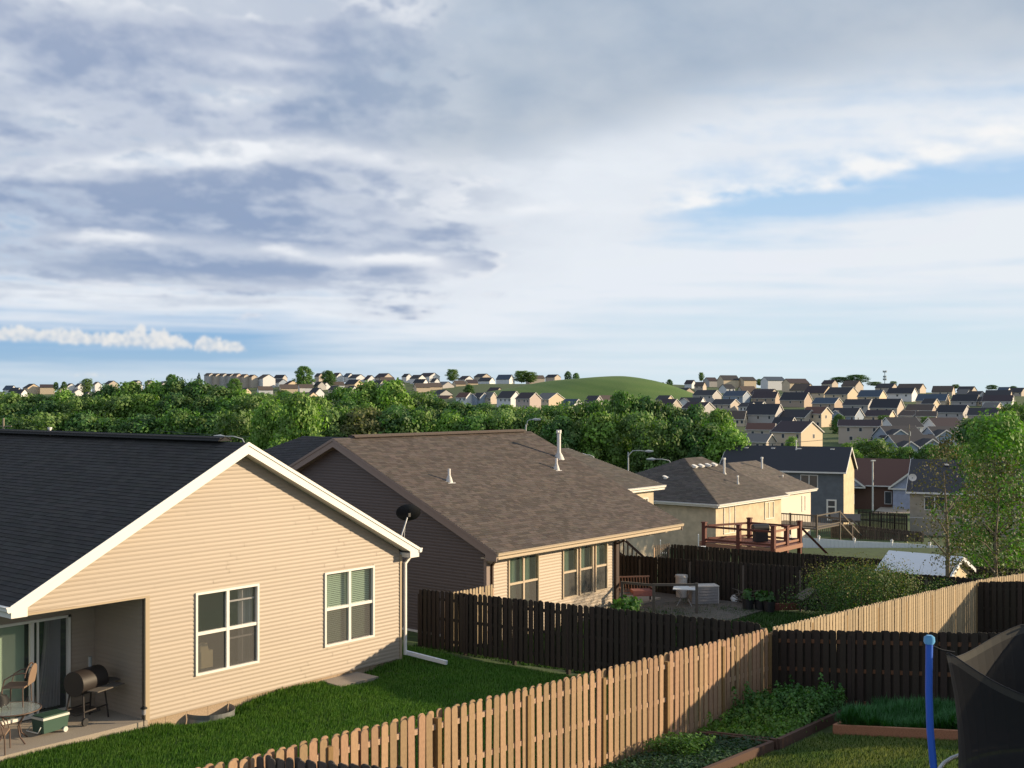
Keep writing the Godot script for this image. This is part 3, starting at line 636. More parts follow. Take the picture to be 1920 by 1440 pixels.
func ground_far(x: float, d: float) -> float:
	var t := x / maxf(d, 1.0)
	if t <= FAR_T[0]: return lerp_table(FAR_D, FAR_Y[0], d)
	for i in FAR_T.size() - 1:
		if t <= FAR_T[i + 1]:
			return lerpf(lerp_table(FAR_D, FAR_Y[i], d), lerp_table(FAR_D, FAR_Y[i + 1], d), (t - FAR_T[i]) / (FAR_T[i + 1] - FAR_T[i]))
	return lerp_table(FAR_D, FAR_Y[-1], d)

func ground_near(u: float, v: float) -> float:
	var uc := clampf(u, -10, 70)
	var b := 0.48 - 0.04 * (uc - 12)
	if v < 13: return b + 0.14 * minf(13 - v, 9)
	var grade := lerp_table([24.5, 26, 27.2, 30, 44, 50, 58, 70], [-0.10, -0.25, -0.42, -1.12, -1.25, -1.4, -2.3, -3.0], uc)
	var y := lerpf(b, grade, smoothstep(13, 22.5, v))
	# hollows beside the foundation of the near house
	y -= 0.42 * exp(-pow((u - 17.3) / 1.1, 2) - pow((v - 23.7) / 0.75, 2))
	y -= 0.12 * exp(-pow((u - 22.0) / 1.2, 2) - pow((v - 23.3) / 0.8, 2))
	y += 0.03 * sin(u * 1.7 + v * 0.6) * sin(v * 1.3)
	return y

func ground(u: float, v: float) -> float:
	var x := 0.6292 * u - 0.7772 * v
	var d := 0.7772 * u + 0.6292 * v
	if d < 10: return ground_near(u, v)
	var k := smoothstep(58, 80, d)
	if k <= 0: return ground_near(u, v)
	if k >= 1: return ground_far(x, d)
	return lerpf(ground_near(u, v), ground_far(x, d), k)

# ------------------------------------------------------------------ sky
var sky_a := FastNoiseLite.new()
var sky_b := FastNoiseLite.new()

func bell(x: float, m: float, s: float) -> float:
	return exp(-pow((x - m) / s, 2))

func sky_color(a: float, e: float) -> Color:
	# a: degrees to the right of the valley, e: degrees above the horizon
	var ee := maxf(e, 0.0)
	var ra := deg_to_rad(a)
	var X := 57.3 * sin(ra) * 0.62
	var Z := 57.3 * cos(ra) * 0.62
	var Y := 17.0 * log(ee + 4.0) + 0.05 * a * bell(a, 0.0, 60.0)
	# slow turbulence bends the finer noise into wisps
	var w1 := sky_a.get_noise_3d(X * 9.0, Y * 9.0, Z * 9.0)
	var w2 := sky_a.get_noise_3d(X * 9.0 + 310.0, Y * 9.0, Z * 9.0 + 90.0)
	var big := sky_a.get_noise_3d(X * 7.0 + w1 * 10.0, Y * 9.0 + w2 * 8.0, Z * 7.0 + 900.0)
	var mid := sky_b.get_noise_3d(X * 17.0 + w1 * 26.0, Y * 26.0 + w2 * 22.0, Z * 17.0)
	var fine := sky_b.get_noise_3d(X * 50.0 + w2 * 60.0, Y * 80.0 + w1 * 50.0, Z * 50.0 + 700.0)
	var thin := sky_b.get_noise_3d(X * 9.0 + Y * 5.0 + w1 * 14.0, Y * 60.0 - X * 3.0, Z * 9.0 - 500.0)
	var side := smoothstep(-16.0, 12.0, a) * (1.0 - smoothstep(120.0, 200.0, absf(a)))
	# clear air
	var low := Color(0.42, 0.58, 0.72).lerp(Color(0.66, 0.80, 0.87), side)
	var high := Color(0.27, 0.47, 0.72).lerp(Color(0.36, 0.58, 0.86), side)
	var c := low.lerp(high, smoothstep(0.0, 3.5 + 9.5 * side, ee))
	# thin white veil
	var white := Color(0.80, 0.85, 0.915).lerp(Color(0.66, 0.72, 0.81), clampf(0.25 + 1.1 * big + 0.9 * mid, 0.0, 1.0) * bell(a, -2.0, 14.0) * smoothstep(6.0, 9.0, ee))
	var veil := 0.30 + 0.55 * thin + 0.30 * fine * smoothstep(3.0, 9.0, ee)
	veil += (0.85 + 0.25 * thin) * bell(ee, 6.4 + 0.03 * a, 3.0) * smoothstep(-12.0, 2.0, a)
	veil += 0.7 * bell(ee, 11.0, 3.6) * smoothstep(-14.0, -3.0, a) * (1.0 - smoothstep(4.0, 10.0, a))
	veil += 0.62 * bell(ee, 4.7 + 0.02 * a, 1.3) * (1.0 - smoothstep(-6.0, 4.0, a)) * (0.75 + 0.9 * thin)
	veil += 0.55 * smoothstep(8.0, 12.0, ee)
	veil -= 1.0 * bell(ee, 9.0 + 0.09 * (a - 14.0), 1.0) * smoothstep(5.0, 12.0, a)
	veil -= 0.45 * bell(ee, 3.0 - 0.03 * a, 1.4) * smoothstep(3.0, 18.0, a)
	veil -= 0.75 * bell(ee, 2.6, 1.1) * (1.0 - smoothstep(-15.0, -7.0, a))
	var lefty := 1.0 - smoothstep(-8.0, 4.0, a + 6.0 * mid)
	white = white.lerp(Color(0.50, 0.565, 0.68), 0.92 * lefty * smoothstep(4.0, 7.5, ee + 2.0 * mid) * clampf(1.0 + 1.0 * big - 1.1 * fine, 0.0, 1.0))
	c = c.lerp(white, clampf(veil + 0.25 * lefty, 0.0, 1.0))
	# broken grey-blue cloud
	var n := 0.55 * big + 0.75 * mid + 0.50 * fine
	var d := 0.8 * n - 0.06
	d += 0.56 * smoothstep(4.4, 7.0, ee) * (1.0 - smoothstep(-9.0, 3.0, a + 9.0 * mid)) * (1.0 - 0.35 * smoothstep(15.0, 18.5, ee))
	d += 0.34 * bell(ee, 9.4, 1.5) * bell(a, -12.5, 6.0)
	d += 0.22 * bell(ee, 14.0, 2.6) * bell(a, -21.0, 8.0)
	d += 0.30 * bell(ee, 13.0, 0.9) * bell(a, -6.5, 4.0)
	d += 0.30 * bell(ee, 16.6, 0.9) * bell(a, -11.0, 5.0)
	d -= 1.15 * bell(ee, 11.35 + 0.10 * (a + 14.0) + 0.7 * mid, 0.55) * bell(a, -13.5, 5.5)
	d -= 0.55 * bell(ee, 14.3 + 0.5 * mid, 0.45) * bell(a, -12.5, 3.6)
	d -= 0.9 * smoothstep(16.9, 18.6, ee + 1.2 * mid + 0.06 * (a + 18.0)) * (1.0 - smoothstep(-13.0, -8.0, a)) * smoothstep(-40.0, -26.0, a)
	d -= 0.85 * smoothstep(-4.0, 4.0, a) * (1.0 - smoothstep(40.0, 60.0, a))
	d -= 0.62 * (1.0 - smoothstep(1.5, 5.6, ee))
	d += 0.45 * bell(ee, 5.9 + 0.8 * thin, 0.65) * bell(a, -16.0, 9.0) + 0.3 * bell(ee, 7.6, 0.6) * bell(a, -9.0, 7.0)
	d += 0.26 * bell(ee, 8.2, 0.8) * bell(a, -0.5, 3.0) + 0.30 * bell(ee, 10.2, 0.5) * bell(a, 1.0, 3.0) + 0.25 * bell(ee, 6.6, 0.5) * bell(a, -3.0, 3.5)
	var body := smoothstep(-0.12, 0.50, d + 0.25 * fine)
	var shade := clampf(0.16 + 0.62 * d + 0.95 * mid + 0.85 * fine + 0.45 * w1, 0.0, 1.0)
	var grey := Color(0.56, 0.62, 0.735).lerp(Color(0.275, 0.36, 0.535), shade)
	grey = grey.lerp(Color(0.42, 0.47, 0.60), 0.35 * smoothstep(13.0, 18.0, ee))
	c = c.lerp(grey, body * 0.92)
	var rim := smoothstep(-0.08, 0.08, d) * (1.0 - smoothstep(0.08, 0.30, d))
	c = c.lerp(Color(0.86, 0.88, 0.92), rim * clampf(0.35 + 1.2 * fine, 0.0, 0.7) * smoothstep(2.0, 5.0, ee))
	# gaps where the bright high cloud shows
	for q in [[-14.0, 11.35, 6.0, 0.62, 0.10, 1.0], [-12.4, 14.3, 2.4, 0.50, 0.12, 0.8], [-21.0, 18.4, 6.5, 0.9, -0.05, 0.95], [-11.0, 15.6, 3.0, 0.35, -0.1, 0.5], [-18.0, 7.2, 3.4, 0.30, 0.02, 0.7], [-8.0, 6.6, 5.0, 0.40, -0.06, 0.75], [-5.0, 11.3, 3.5, 0.5, -0.05, 0.6], [-2.0, 8.9, 4.0, 0.45, 0.03, 0.5], [-17.0, 5.0, 8.0, 0.35, 0.03, 0.55]]:
		var gl := ee - float(q[1]) - float(q[4]) * (a - float(q[0])) - 0.8 * mid * (0.4 + float(q[3])) - 0.3 * fine
		var gk := bell(gl, 0.0, q[3]) * bell(a + 6.0 * w1, q[0], q[2]) * float(q[5])
		c = c.lerp(Color(0.885, 0.91, 0.95), clampf(gk * (1.05 + 1.0 * fine + 0.9 * mid), 0.0, 0.95))
	# layered grey streaks under the bank
	var ls := clampf(0.15 + 2.2 * thin + 0.8 * fine, 0.0, 1.0) * bell(ee, 5.6, 1.5) * (1.0 - smoothstep(-10.0, -1.0, a))
	c = c.lerp(Color(0.40, 0.48, 0.62), 0.75 * ls)
	# smooth sheet of stratus to the upper right
	var edge := clampf(10.1 + 0.20 * (a + 2.0) - 0.0075 * maxf(a - 8.0, 0.0) * maxf(a - 8.0, 0.0), 9.6, 12.3)
	var over := ee - edge - 0.7 * mid - 0.35 * fine
	var sheet := smoothstep(-0.2, 2.4 + 0.10 * maxf(a, 0.0), over) * smoothstep(-10.0, 0.0, a + 7.0 * big + 3.0 * mid)
	var deep := clampf(0.15 + 0.75 * smoothstep(1.0, 8.0, over) + 1.0 * big + 0.45 * mid + 0.2 * fine, 0.0, 1.0)
	var dark_edge := bell(over, 0.8, 0.9) * bell(a, 1.5, 6.0)
	var tone := Color(0.575, 0.63, 0.70).lerp(Color(0.30, 0.40, 0.54), clampf(deep + 0.55 * dark_edge, 0.0, 1.0))
	c = c.lerp(tone, sheet * 0.94)
	# sunlit fringe under the sheet
	var fl := ee - (9.35 + 0.155 * (a - 10.5) + 0.8 * mid)
	var fr := smoothstep(-0.45, 0.05, fl) * (1.0 - smoothstep(0.2, 1.5, fl)) * smoothstep(4.0, 11.0, a) * (1.0 - smoothstep(34.0, 50.0, a))
	c = c.lerp(Color(0.93, 0.935, 0.94), clampf(fr * (0.55 + 1.5 * fine + 0.8 * mid), 0.0, 0.92))
	# small heap clouds low on the left
	for q in [[-21.9, 3.0, 0.62], [-19.4, 1.7, 0.62], [-17.6, 1.7, 0.86], [-16.3, 1.1, 0.62], [-14.4, 0.75, 0.74], [-13.6, 0.9, 0.48], [-27.0, 2.5, 0.7], [38.0, 3.0, 0.6], [-19.8, 0.9, 0.10], [-14.6, 0.9, 0.09]]:
		var floor_: float = (2.62 - 0.045 * (q[0] + 23.0)) if q[2] > 0.2 else (1.02 if q[0] < -17 else 0.72)
		var k1 := sky_b.get_noise_2d(a * 95.0, ee * 60.0 + float(q[0]) * 31.0)
		var k2 := sky_b.get_noise_2d(a * 260.0, ee * 240.0)
		var dx := absf(a - q[0]) / float(q[1])
		if dx < 1.0 and ee > floor_ - 0.2:
			var top := floor_ + float(q[2]) * sqrt(1.0 - dx * dx) * (1.0 + 0.7 * k1 + 0.35 * k2)
			var k := smoothstep(floor_ - 0.10, floor_ + 0.08, ee + 0.10 * k2) * (1.0 - smoothstep(top - 0.16, top + 0.04, ee))
			var lit := clampf(0.45 + 0.5 * (ee - floor_) / 0.7 + 1.1 * k2 + 0.5 * k1, 0.0, 1.0)
			c = c.lerp(Color(0.55, 0.63, 0.73).lerp(Color(0.85, 0.84, 0.82), lit), k * 0.88)
	# brighter towards the sun, off to the right
	var glow := bell(a, 92.0, 55.0) * bell(ee, 10.0, 22.0)
	c = c.lerp(Color(0.98, 0.95, 0.88), 0.35 * glow)
	# haze on the horizon
	c = c.lerp(low.lerp(Color(0.66, 0.77, 0.84), 0.35), 0.55 * (1.0 - smoothstep(0.0, 2.0, ee)))
	return c

func make_sky() -> PanoramaSkyMaterial:
	sky_a.seed = 21
	sky_a.noise_type = FastNoiseLite.TYPE_SIMPLEX_SMOOTH
	sky_a.frequency = 0.01
	sky_a.fractal_octaves = 4
	sky_b.seed = 4
	sky_b.noise_type = FastNoiseLite.TYPE_SIMPLEX_SMOOTH
	sky_b.frequency = 0.01
	sky_b.fractal_octaves = 6
	sky_b.fractal_gain = 0.56
	var w := 384
	var small := Image.create(w, w / 2, false, Image.FORMAT_RGB8)
	for y in w / 2:
		var e := 90.0 - (y + 0.5) / (w / 2) * 180.0
		for x in w:
			var a := wrapf((x + 0.5) / w * 360.0 - 51.0, -180.0, 180.0)
			small.set_pixel(x, y, sky_color(a, maxf(e, 0.3)).clamp().linear_to_srgb())
	small.resize(4096, 2048, Image.INTERPOLATE_CUBIC)
	# the same sky at full detail round the valley
	for y in range(760, 1040):
		var e := 90.0 - (y + 0.5) / 2048.0 * 180.0
		for x in range(242, 918):
			var a := (x + 0.5) / 4096.0 * 360.0 - 51.0
			small.set_pixel(x, y, sky_color(a, maxf(e, 0.0)).clamp().linear_to_srgb())
	var m := PanoramaSkyMaterial.new()
	m.panorama = ImageTexture.create_from_image(small)
	m.filter = true
	return m

# ------------------------------------------------------------------ ground and lawns
func ground_tint(u: float, v: float, d: float) -> Color:
	var n := sin(u * 0.31 + 2.0 * sin(v * 0.17)) * 0.5 + 0.5
	var lawn := Color(0.050, 0.105, 0.018).lerp(Color(0.075, 0.125, 0.024), n)
	if v < 13.0 and d < 60: lawn = Color(0.085, 0.115, 0.025).lerp(Color(0.060, 0.105, 0.022), n)
	if d > 70: lawn = lawn.lerp(Color(0.085, 0.145, 0.032), smoothstep(70, 250, d))
	return lawn

func make_ground() -> void:
	var angles := []
	var a := -180.0
	while a < 180.0:
		angles.append(a)
		a += 0.7 if absf(a + 0.1) < 34.0 else 8.0
	angles.append(180.0)
	var radii := [0.0]
	var r := 3.0
	while r < 2600:
		radii.append(r)
		r *= 1.023 if r > 14 and r < 60 else 1.05
	var pos := []
	var col := []
	for i in radii.size():
		for q in angles:
			var t := deg_to_rad(q + 51.0)
			var u: float = radii[i] * sin(t)
			var v: float = radii[i] * cos(t)
			pos.append(P(u, ground(u, v), v))
			col.append(ground_tint(u, v, radii[i]))
	var st := sb()
	var n := angles.size()
	for k in pos.size():
		st.set_color(col[k])
		st.add_vertex(pos[k])
	for i in radii.size() - 1:
		for j in n - 1:
			var p := i * n + j
			for q in [p, p + n, p + 1, p + 1, p + n, p + n + 1]: st.add_index(q)
	st.generate_normals()
	tag(part("ground", st.commit(), M.ground, self), "", "", "", "structure")
	# the bare green knoll between the two hillside estates
	st = sb()
	var rows := 26
	var cols := 80
	for i in rows + 1:
		for j in cols + 1:
			var x := lerpf(-1.05, 1.05, float(j) / cols)
			var z := lerpf(-1.05, 1.05, float(i) / rows)
			var X := 66.0 + (120.0 if x < 0 else 62.0) * x
			var D := 735.0 + 95.0 * z - 25.0 * minf(x, 0.0)
			var u := 0.6292 * X + 0.7772 * D
			var v := -0.7772 * X + 0.6292 * D
			var lift := 0.5 + 0.5 * cos(PI * clampf(absf(x), 0, 1))
			if x < 0: lift = pow(lift, 0.8)
			else: lift = pow(lift, 0.62)
			lift *= pow(0.5 + 0.5 * cos(PI * clampf(absf(z), 0, 1)), 0.7)
			var y := ground(u, v) - 1.2 + lift * 15.2 + 0.35 * sin(X * 0.13 + 2.0) * sin(D * 0.09)
			var nn := 0.5 + 0.5 * sin(X * 0.21 + 3.0 * sin(D * 0.05) + y * 1.9)
			st.set_color(Color(0.115, 0.235, 0.038).lerp(Color(0.150, 0.265, 0.050), nn))
			st.add_vertex(P(u, y, v))
	for i in rows:
		for j in cols:
			var p := i * (cols + 1) + j
			for q in [p, p + cols + 1, p + 1, p + 1, p + cols + 1, p + cols + 2]: st.add_index(q)
	st.generate_normals()
	tag(part("grass_hill", st.commit(), M.ground, self), "", "", "", "structure")

func tuft_mesh(blades: int, h: float, w: float, spread: float, lean: float) -> ArrayMesh:
	var st := sb()
	for i in blades:
		var a := rng.randf() * TAU
		var o := Vector3(rng.randf_range(-spread, spread), 0, rng.randf_range(-spread, spread))
		var d := Vector3(cos(a), 0, sin(a))
		var hh := h * rng.randf_range(0.6, 1.15)
		var side := Vector3(-d.z, 0, d.x) * w * 0.5
		var t := o + d * lean * hh * rng.randf_range(0.3, 1.2) + Vector3.UP * hh
		var n := (Vector3.UP * 1.2 + d * 0.5).normalized()
		var tri_ := [o - side, o + side, t]
		if (o * 0.0 + side * 2.0).cross(t - o + side).dot(n) > 0: tri_ = [o + side, o - side, t]
		for q in tri_:
			st.set_normal(n)
			st.set_color(Color.WHITE)
			st.add_vertex(q)
	return st.commit()

func scatter(called: String, mesh: Mesh, material: Material, spots: Array, parent: Node3D = null) -> MultiMeshInstance3D:
	var mm := MultiMesh.new()
	mm.transform_format = MultiMesh.TRANSFORM_3D
	mm.use_colors = true
	mm.mesh = mesh
	mm.instance_count = spots.size()
	for i in spots.size():
		mm.set_instance_transform(i, spots[i][0])
		mm.set_instance_color(i, spots[i][1])
	var o := MultiMeshInstance3D.new()
	o.name = numbered(called) if parent == null else called
	o.multimesh = mm
	o.material_override = material
	(self if parent == null else parent).add_child(o, true)
	o.set_meta("kind", "stuff")
	return o

func inside(u: float, v: float, rects: Array) -> bool:
	for q in rects:
		if u > q[0] and u < q[1] and v > q[2] and v < q[3]: return true
	return false

func make_lawns() -> void:
	var n := FastNoiseLite.new()
	n.seed = 3
	n.frequency = 0.35
	var spots := []
	# lawn of the near house
	var m1 := tuft_mesh(7, 0.085, 0.016, 0.06, 0.45)
	var off := [[9.0, 15.9, 23.66, 30.0], [15.9, 24.4, 23.64, 30.0], [21.1, 22.65, 22.95, 23.8], [16.9, 18.15, 23.05, 23.7]]
	for i in 62000:
		var u := rng.randf_range(10.5, 26.2)
		var v := rng.randf_range(13.0, 25.5)
		if inside(u, v, off) or (u > 15.85 and u < 24.3 and v > 23.64): continue
		var k := n.get_noise_2d(u * 2.2, v * 2.2) * 0.5 + 0.5
		var c := Color(0.085, 0.225, 0.018).lerp(Color(0.150, 0.290, 0.032), clampf(k + rng.randf_range(-0.3, 0.3), 0, 1)) * rng.randf_range(0.75, 1.15)
		var edge := 1.5 if v > 23.3 and u > 15.8 else 1.0
		var s := rng.randf_range(0.75, 1.2) * edge
		spots.append([Transform3D(Basis(Vector3.UP, rng.randf() * TAU).scaled(Vector3(s, s, s)), P(u, ground(u, v) - 0.004, v)), c])
	scatter("lawn_grass", m1, M.grass_blade, spots)
	# the photographer's own yard, drier and shorter
	spots = []
	var m2 := tuft_mesh(7, 0.055, 0.016, 0.07, 0.8)
	for i in 30000:
		var u := rng.randf_range(14.0, 23.5)
		var v := rng.randf_range(2.5, 10.8)
		if u > 21.4 and v > 10.5: continue
		var k := n.get_noise_2d(u * 1.3 + 50, v * 1.3) * 0.9 + 0.5
		var c := Color(0.08, 0.155, 0.022).lerp(Color(0.20, 0.235, 0.045), clampf(k + rng.randf_range(-0.25, 0.25), 0, 1)) * rng.randf_range(0.8, 1.15)
		spots.append([Transform3D(Basis(Vector3.UP, rng.randf() * TAU).scaled(Vector3.ONE * rng.randf_range(0.7, 1.2)), P(u, ground(u, v) - 0.004, v)), c])
	scatter("yard_grass", m2, M.grass_blade, spots)
	# weeds and grass in the gardens beyond
	spots = []
	for i in 14000:
		var u := rng.randf_range(27.0, 44.0)
		var v := rng.randf_range(13.5, 26.0)
		var c := Color(0.055, 0.12, 0.020) * rng.randf_range(0.7, 1.3)
		spots.append([Transform3D(Basis(Vector3.UP, rng.randf() * TAU).scaled(Vector3.ONE * rng.randf_range(1.2, 2.2)), P(u, ground(u, v) - 0.004, v)), c])
	scatter("garden_grass", m1, M.grass_blade, spots)

# ------------------------------------------------------------------ building parts
# rows of roof shingles as one relief: o eave corner, along the eave, up the slope
func shingles(parent: Node3D, o: Vector3, along: Vector3, up: Vector3, l0: float, l1: float, t0: float, t1: float, slope: float, base: Color, spread: float, tab := 0.32, lap := 0.14) -> void:
	var st := sb()
	var n := along.cross(up).normalized()
	if n.y < 0: n = -n
	var rows := int(slope / lap)
	var lp := slope / rows
	for i in rows:
		var k := (i + 0.5) / rows
		var a := lerpf(l0, t0, k)
		var b := lerpf(l1, t1, k)
		var x := a - rng.randf() * tab
		var row := rng.randf_range(0.94, 1.06)
		while x < b:
			var w := tab * rng.randf_range(0.55, 1.35)
			var x0 := maxf(x, a)
			var x1 := minf(x + w - 0.006, b)
			x += w
			if x1 - x0 < 0.02: continue
			var f := row * (1.0 + spread * (rng.randf() - 0.5) * 2.0)
			var c := Color(base.r * f * rng.randf_range(0.95, 1.05), base.g * f, base.b * f * rng.randf_range(0.93, 1.04))
			var hi := 0.012 + rng.randf() * 0.006
			var y0 := i * lp - 0.012 - rng.randf() * 0.012
			var y1 := (i + 1) * lp
			var p0 := o + along * x0 + up * y0 + n * hi
			var p1 := o + along * x1 + up * y0 + n * hi
			var p2 := o + along * x1 + up * y1 + n * 0.003
			var p3 := o + along * x0 + up * y1 + n * 0.003
			var q0 := o + along * x0 + up * y0
			var q1 := o + along * x1 + up * y0
			if along.cross(up).y > 0:
				quad(st, p0, p1, p2, p3, c); quad(st, q0, q1, p1, p0, c * 0.9)
			else:
				quad(st, p3, p2, p1, p0, c); quad(st, p0, p1, q1, q0, c * 0.9)
	tag(part("shingles", st.commit(), M.shingle, parent), "", "", "", "stuff")

# courses of lap siding, each board a piece of its own
func siding(parent: Node3D, o: Vector3, along: Vector3, n: Vector3, y0: float, y1: float, expo: float, left: Callable, right: Callable, holes: Array, mats: Array, seams := 3.6) -> void:
	var rows := int(round((y1 - y0) / expo))
	for i in rows:
		var ya := y0 + i * expo
		var yb := ya + expo
		var spans := [[left.call(ya), right.call(ya), left.call(yb), right.call(yb)]]
		for h in holes:
			if (ya + yb) / 2 > h[2] and (ya + yb) / 2 < h[3]:
				var next := []
				for s in spans:
					if h[1] <= s[0] or h[0] >= s[1]:
						next.append(s)
						continue
					if h[0] > s[0] + 0.03: next.append([s[0], h[0], s[2], h[0]])
					if h[1] < s[1] - 0.03: next.append([h[1], s[1], h[1], s[3]])
				spans = next
		for s in spans:
			var x: float = s[0]
			var first := true
			while x < s[1] - 0.05:
				var e: float = x + seams * (rng.randf_range(0.25, 1.0) if first else 1.0)
				if e > s[1] - 0.5: e = s[1]
				var xa := x
				var xb := e
				var ta: float = s[2] if first else xa
				var tb: float = s[3] if e >= s[1] else xb
				if tb - ta < 0.02:
					tb = ta + 0.01
				var k := 0.0 if first else 0.0015
				var st := sb()
				var f := func(xx: float, yy: float, nn: float) -> Vector3: return o + along * xx + Vector3.UP * yy + n * nn
				var ov := 0.0 if e >= s[1] else 0.02
				var ym := ya + expo * 0.42
				var ma := lerpf(xa, ta, 0.42)
				var mb := lerpf(xb, tb, 0.42)
				quad(st, f.call(xa, ya, 0.020 + k), f.call(xb + ov, ya, 0.020 + k), f.call(mb + ov, ym, 0.0190 + k), f.call(ma, ym, 0.0190 + k))
				quad(st, f.call(ma, ym, 0.0190 + k), f.call(mb + ov, ym, 0.0190 + k), f.call(tb + ov, yb + 0.002, 0.001 + k), f.call(ta, yb + 0.002, 0.001 + k))
				quad(st, f.call(xa, ya, 0.0), f.call(xb + ov, ya, 0.0), f.call(xb + ov, ya, 0.020 + k), f.call(xa, ya, 0.020 + k))
				quad(st, f.call(xb + ov, ya, 0.0), f.call(tb + ov, yb, 0.0), f.call(tb + ov, yb, 0.001 + k), f.call(xb + ov, ya, 0.020 + k))
				quad(st, f.call(ta, yb, 0.0), f.call(xa, ya, 0.0), f.call(xa, ya, 0.020 + k), f.call(ta, yb, 0.001 + k))
				part("siding_board", st.commit(), mats[rng.randi() % mats.size()], parent)
				x = e
				first = false

# window in a wall: o lower left outer corner, along to the right seen from outside, n outwards
func window(parent: Node3D, o: Vector3, along: Vector3, n: Vector3, w: float, h: float, cols: int, rows: int, frame: Material, opts := {}) -> Node3D:
	var f := 0.055
	var st := sb()
	var b := Basis(along, Vector3.UP, along.cross(Vector3.UP))
	var at := func(x: float, y: float, z: float) -> Vector3: return o + along * x + Vector3.UP * y + n * z
	box(st, at.call(w / 2, f / 2, 0.015), Vector3(w, f, 0.09), b)
	box(st, at.call(w / 2, h - f / 2, 0.015), Vector3(w, f, 0.09), b)
	box(st, at.call(f / 2, h / 2, 0.015), Vector3(f, h - 2 * f, 0.088), b)
	box(st, at.call(w - f / 2, h / 2, 0.015), Vector3(f, h - 2 * f, 0.088), b)
	for i in range(1, cols): box(st, at.call(w * i / cols, h / 2, 0.005), Vector3(0.085, h - 2 * f, 0.07), b)
	for j in range(1, rows): box(st, at.call(w / 2, h * j / rows, 0.002), Vector3(w - 2 * f, 0.075, 0.066), b)
	var win := part("window", st.commit(), frame, parent)
	for i in cols:
		for j in rows:
			var x0 := w * i / cols + 0.04
			var x1 := w * (i + 1) / cols - 0.04
			var ya := h * j / rows + 0.035
			var yb := h * (j + 1) / rows - 0.035
			var sp := sb()
			quad(sp, at.call(x0, ya, -0.02), at.call(x1, ya, -0.02), at.call(x1, yb, -0.02), at.call(x0, yb, -0.02))
			part("pane", sp.commit(), opts.get("glass", M.glass), win)
			if opts.get("screen", false) and j == 0:
				var ss := sb()
				quad(ss, at.call(x0, ya, -0.008), at.call(x1, ya, -0.008), at.call(x1, yb, -0.008), at.call(x0, yb, -0.008))
				part("insect_screen", ss.commit(), M.screen, win)
	if opts.has("blinds"):
		for q in opts.blinds:
			var y := 0.1
			while y < h - 0.08:
				var sl := sb()
				box(sl, at.call((q[0] + q[1]) / 2, y, -0.12), Vector3(q[1] - q[0], 0.003, 0.045), b * Basis(Vector3.RIGHT, 0.75))
				part("blind_slat", sl.commit(), q[2], win)
				y += 0.052
	if opts.has("curtains"):
		for q in opts.curtains:
			var cs := sb()
			var steps := 24
			for k in steps:
				var xa := lerpf(q[0], q[1], float(k) / steps)
				var xb := lerpf(q[0], q[1], float(k + 1) / steps)
				var za := -0.22 + 0.035 * sin(k * 1.9)
				var zb := -0.22 + 0.035 * sin((k + 1) * 1.9)
				quad(cs, at.call(xa, q[2], za), at.call(xb, q[2], zb), at.call(xb, q[3], zb), at.call(xa, q[3], za))
			part("curtain", cs.commit(), q[4], win)
	# the room behind
	if opts.get("room", true):
		var rs := sb()
		var dpt: float = opts.get("depth", 1.6)
		var p := [at.call(-0.1, -0.1, -0.11), at.call(w + 0.1, -0.1, -0.11), at.call(w + 0.1, h + 0.1, -0.11), at.call(-0.1, h + 0.1, -0.11)]
		var q := []
		for k in p: q.append(k - n * dpt)
		for k in 4: quad(rs, p[(k + 1) % 4], p[k], q[k], q[(k + 1) % 4])
		quad(rs, q[0], q[1], q[2], q[3])
		part("room", rs.commit(), M.room_dark, win)
	return win

func gutter(st: SurfaceTool, a: Vector3, b: Vector3, out: Vector3) -> void:
	# K-style gutter hung on the eave from a to b
	var pr := [[0.0, 0.0], [0.075, 0.0], [0.10, 0.03], [0.105, 0.075], [0.125, 0.115], [0.11, 0.12], [0.0, 0.12]]
	for i in pr.size():
		var j := (i + 1) % pr.size()
		var f := func(p: Vector3, k: int) -> Vector3: return p + out * pr[k][0] + Vector3.UP * (pr[k][1] - 0.12)
		quad(st, f.call(a, i), f.call(b, i), f.call(b, j), f.call(a, j))
	for e in [a, b]:
		for i in range(1, pr.size() - 1):
			tri(st, e + Vector3.UP * -0.12, e + out * pr[i][0] + Vector3.UP * (pr[i][1] - 0.12), e + out * pr[i + 1][0] + Vector3.UP * (pr[i + 1][1] - 0.12))

# ------------------------------------------------------------------ fences
var picket_cache := {}

func picket_mesh(h: float, k: int) -> ArrayMesh:
	var key := "%.2f_%d" % [h, k]
	if picket_cache.has(key): return picket_cache[key]
	var st := sb()
	var w := 0.069 + 0.0015 * k
	var c := [0.055, 0.048, 0.06][k % 3] as float
	var o := [Vector2(-w, 0), Vector2(w, 0), Vector2(w, h - c), Vector2(w * 0.86, h - c * 0.45), Vector2(w * 0.52, h - c * 0.1), Vector2(0.0, h), Vector2(-w * 0.52, h - c * 0.1), Vector2(-w * 0.86, h - c * 0.45), Vector2(-w, h - c)]
	extrude(st, o, Vector3(0, 0, -0.009), Vector3.RIGHT, Vector3.UP, Vector3(0, 0, 0.018))
	picket_cache[key] = st.commit()
	return picket_cache[key]

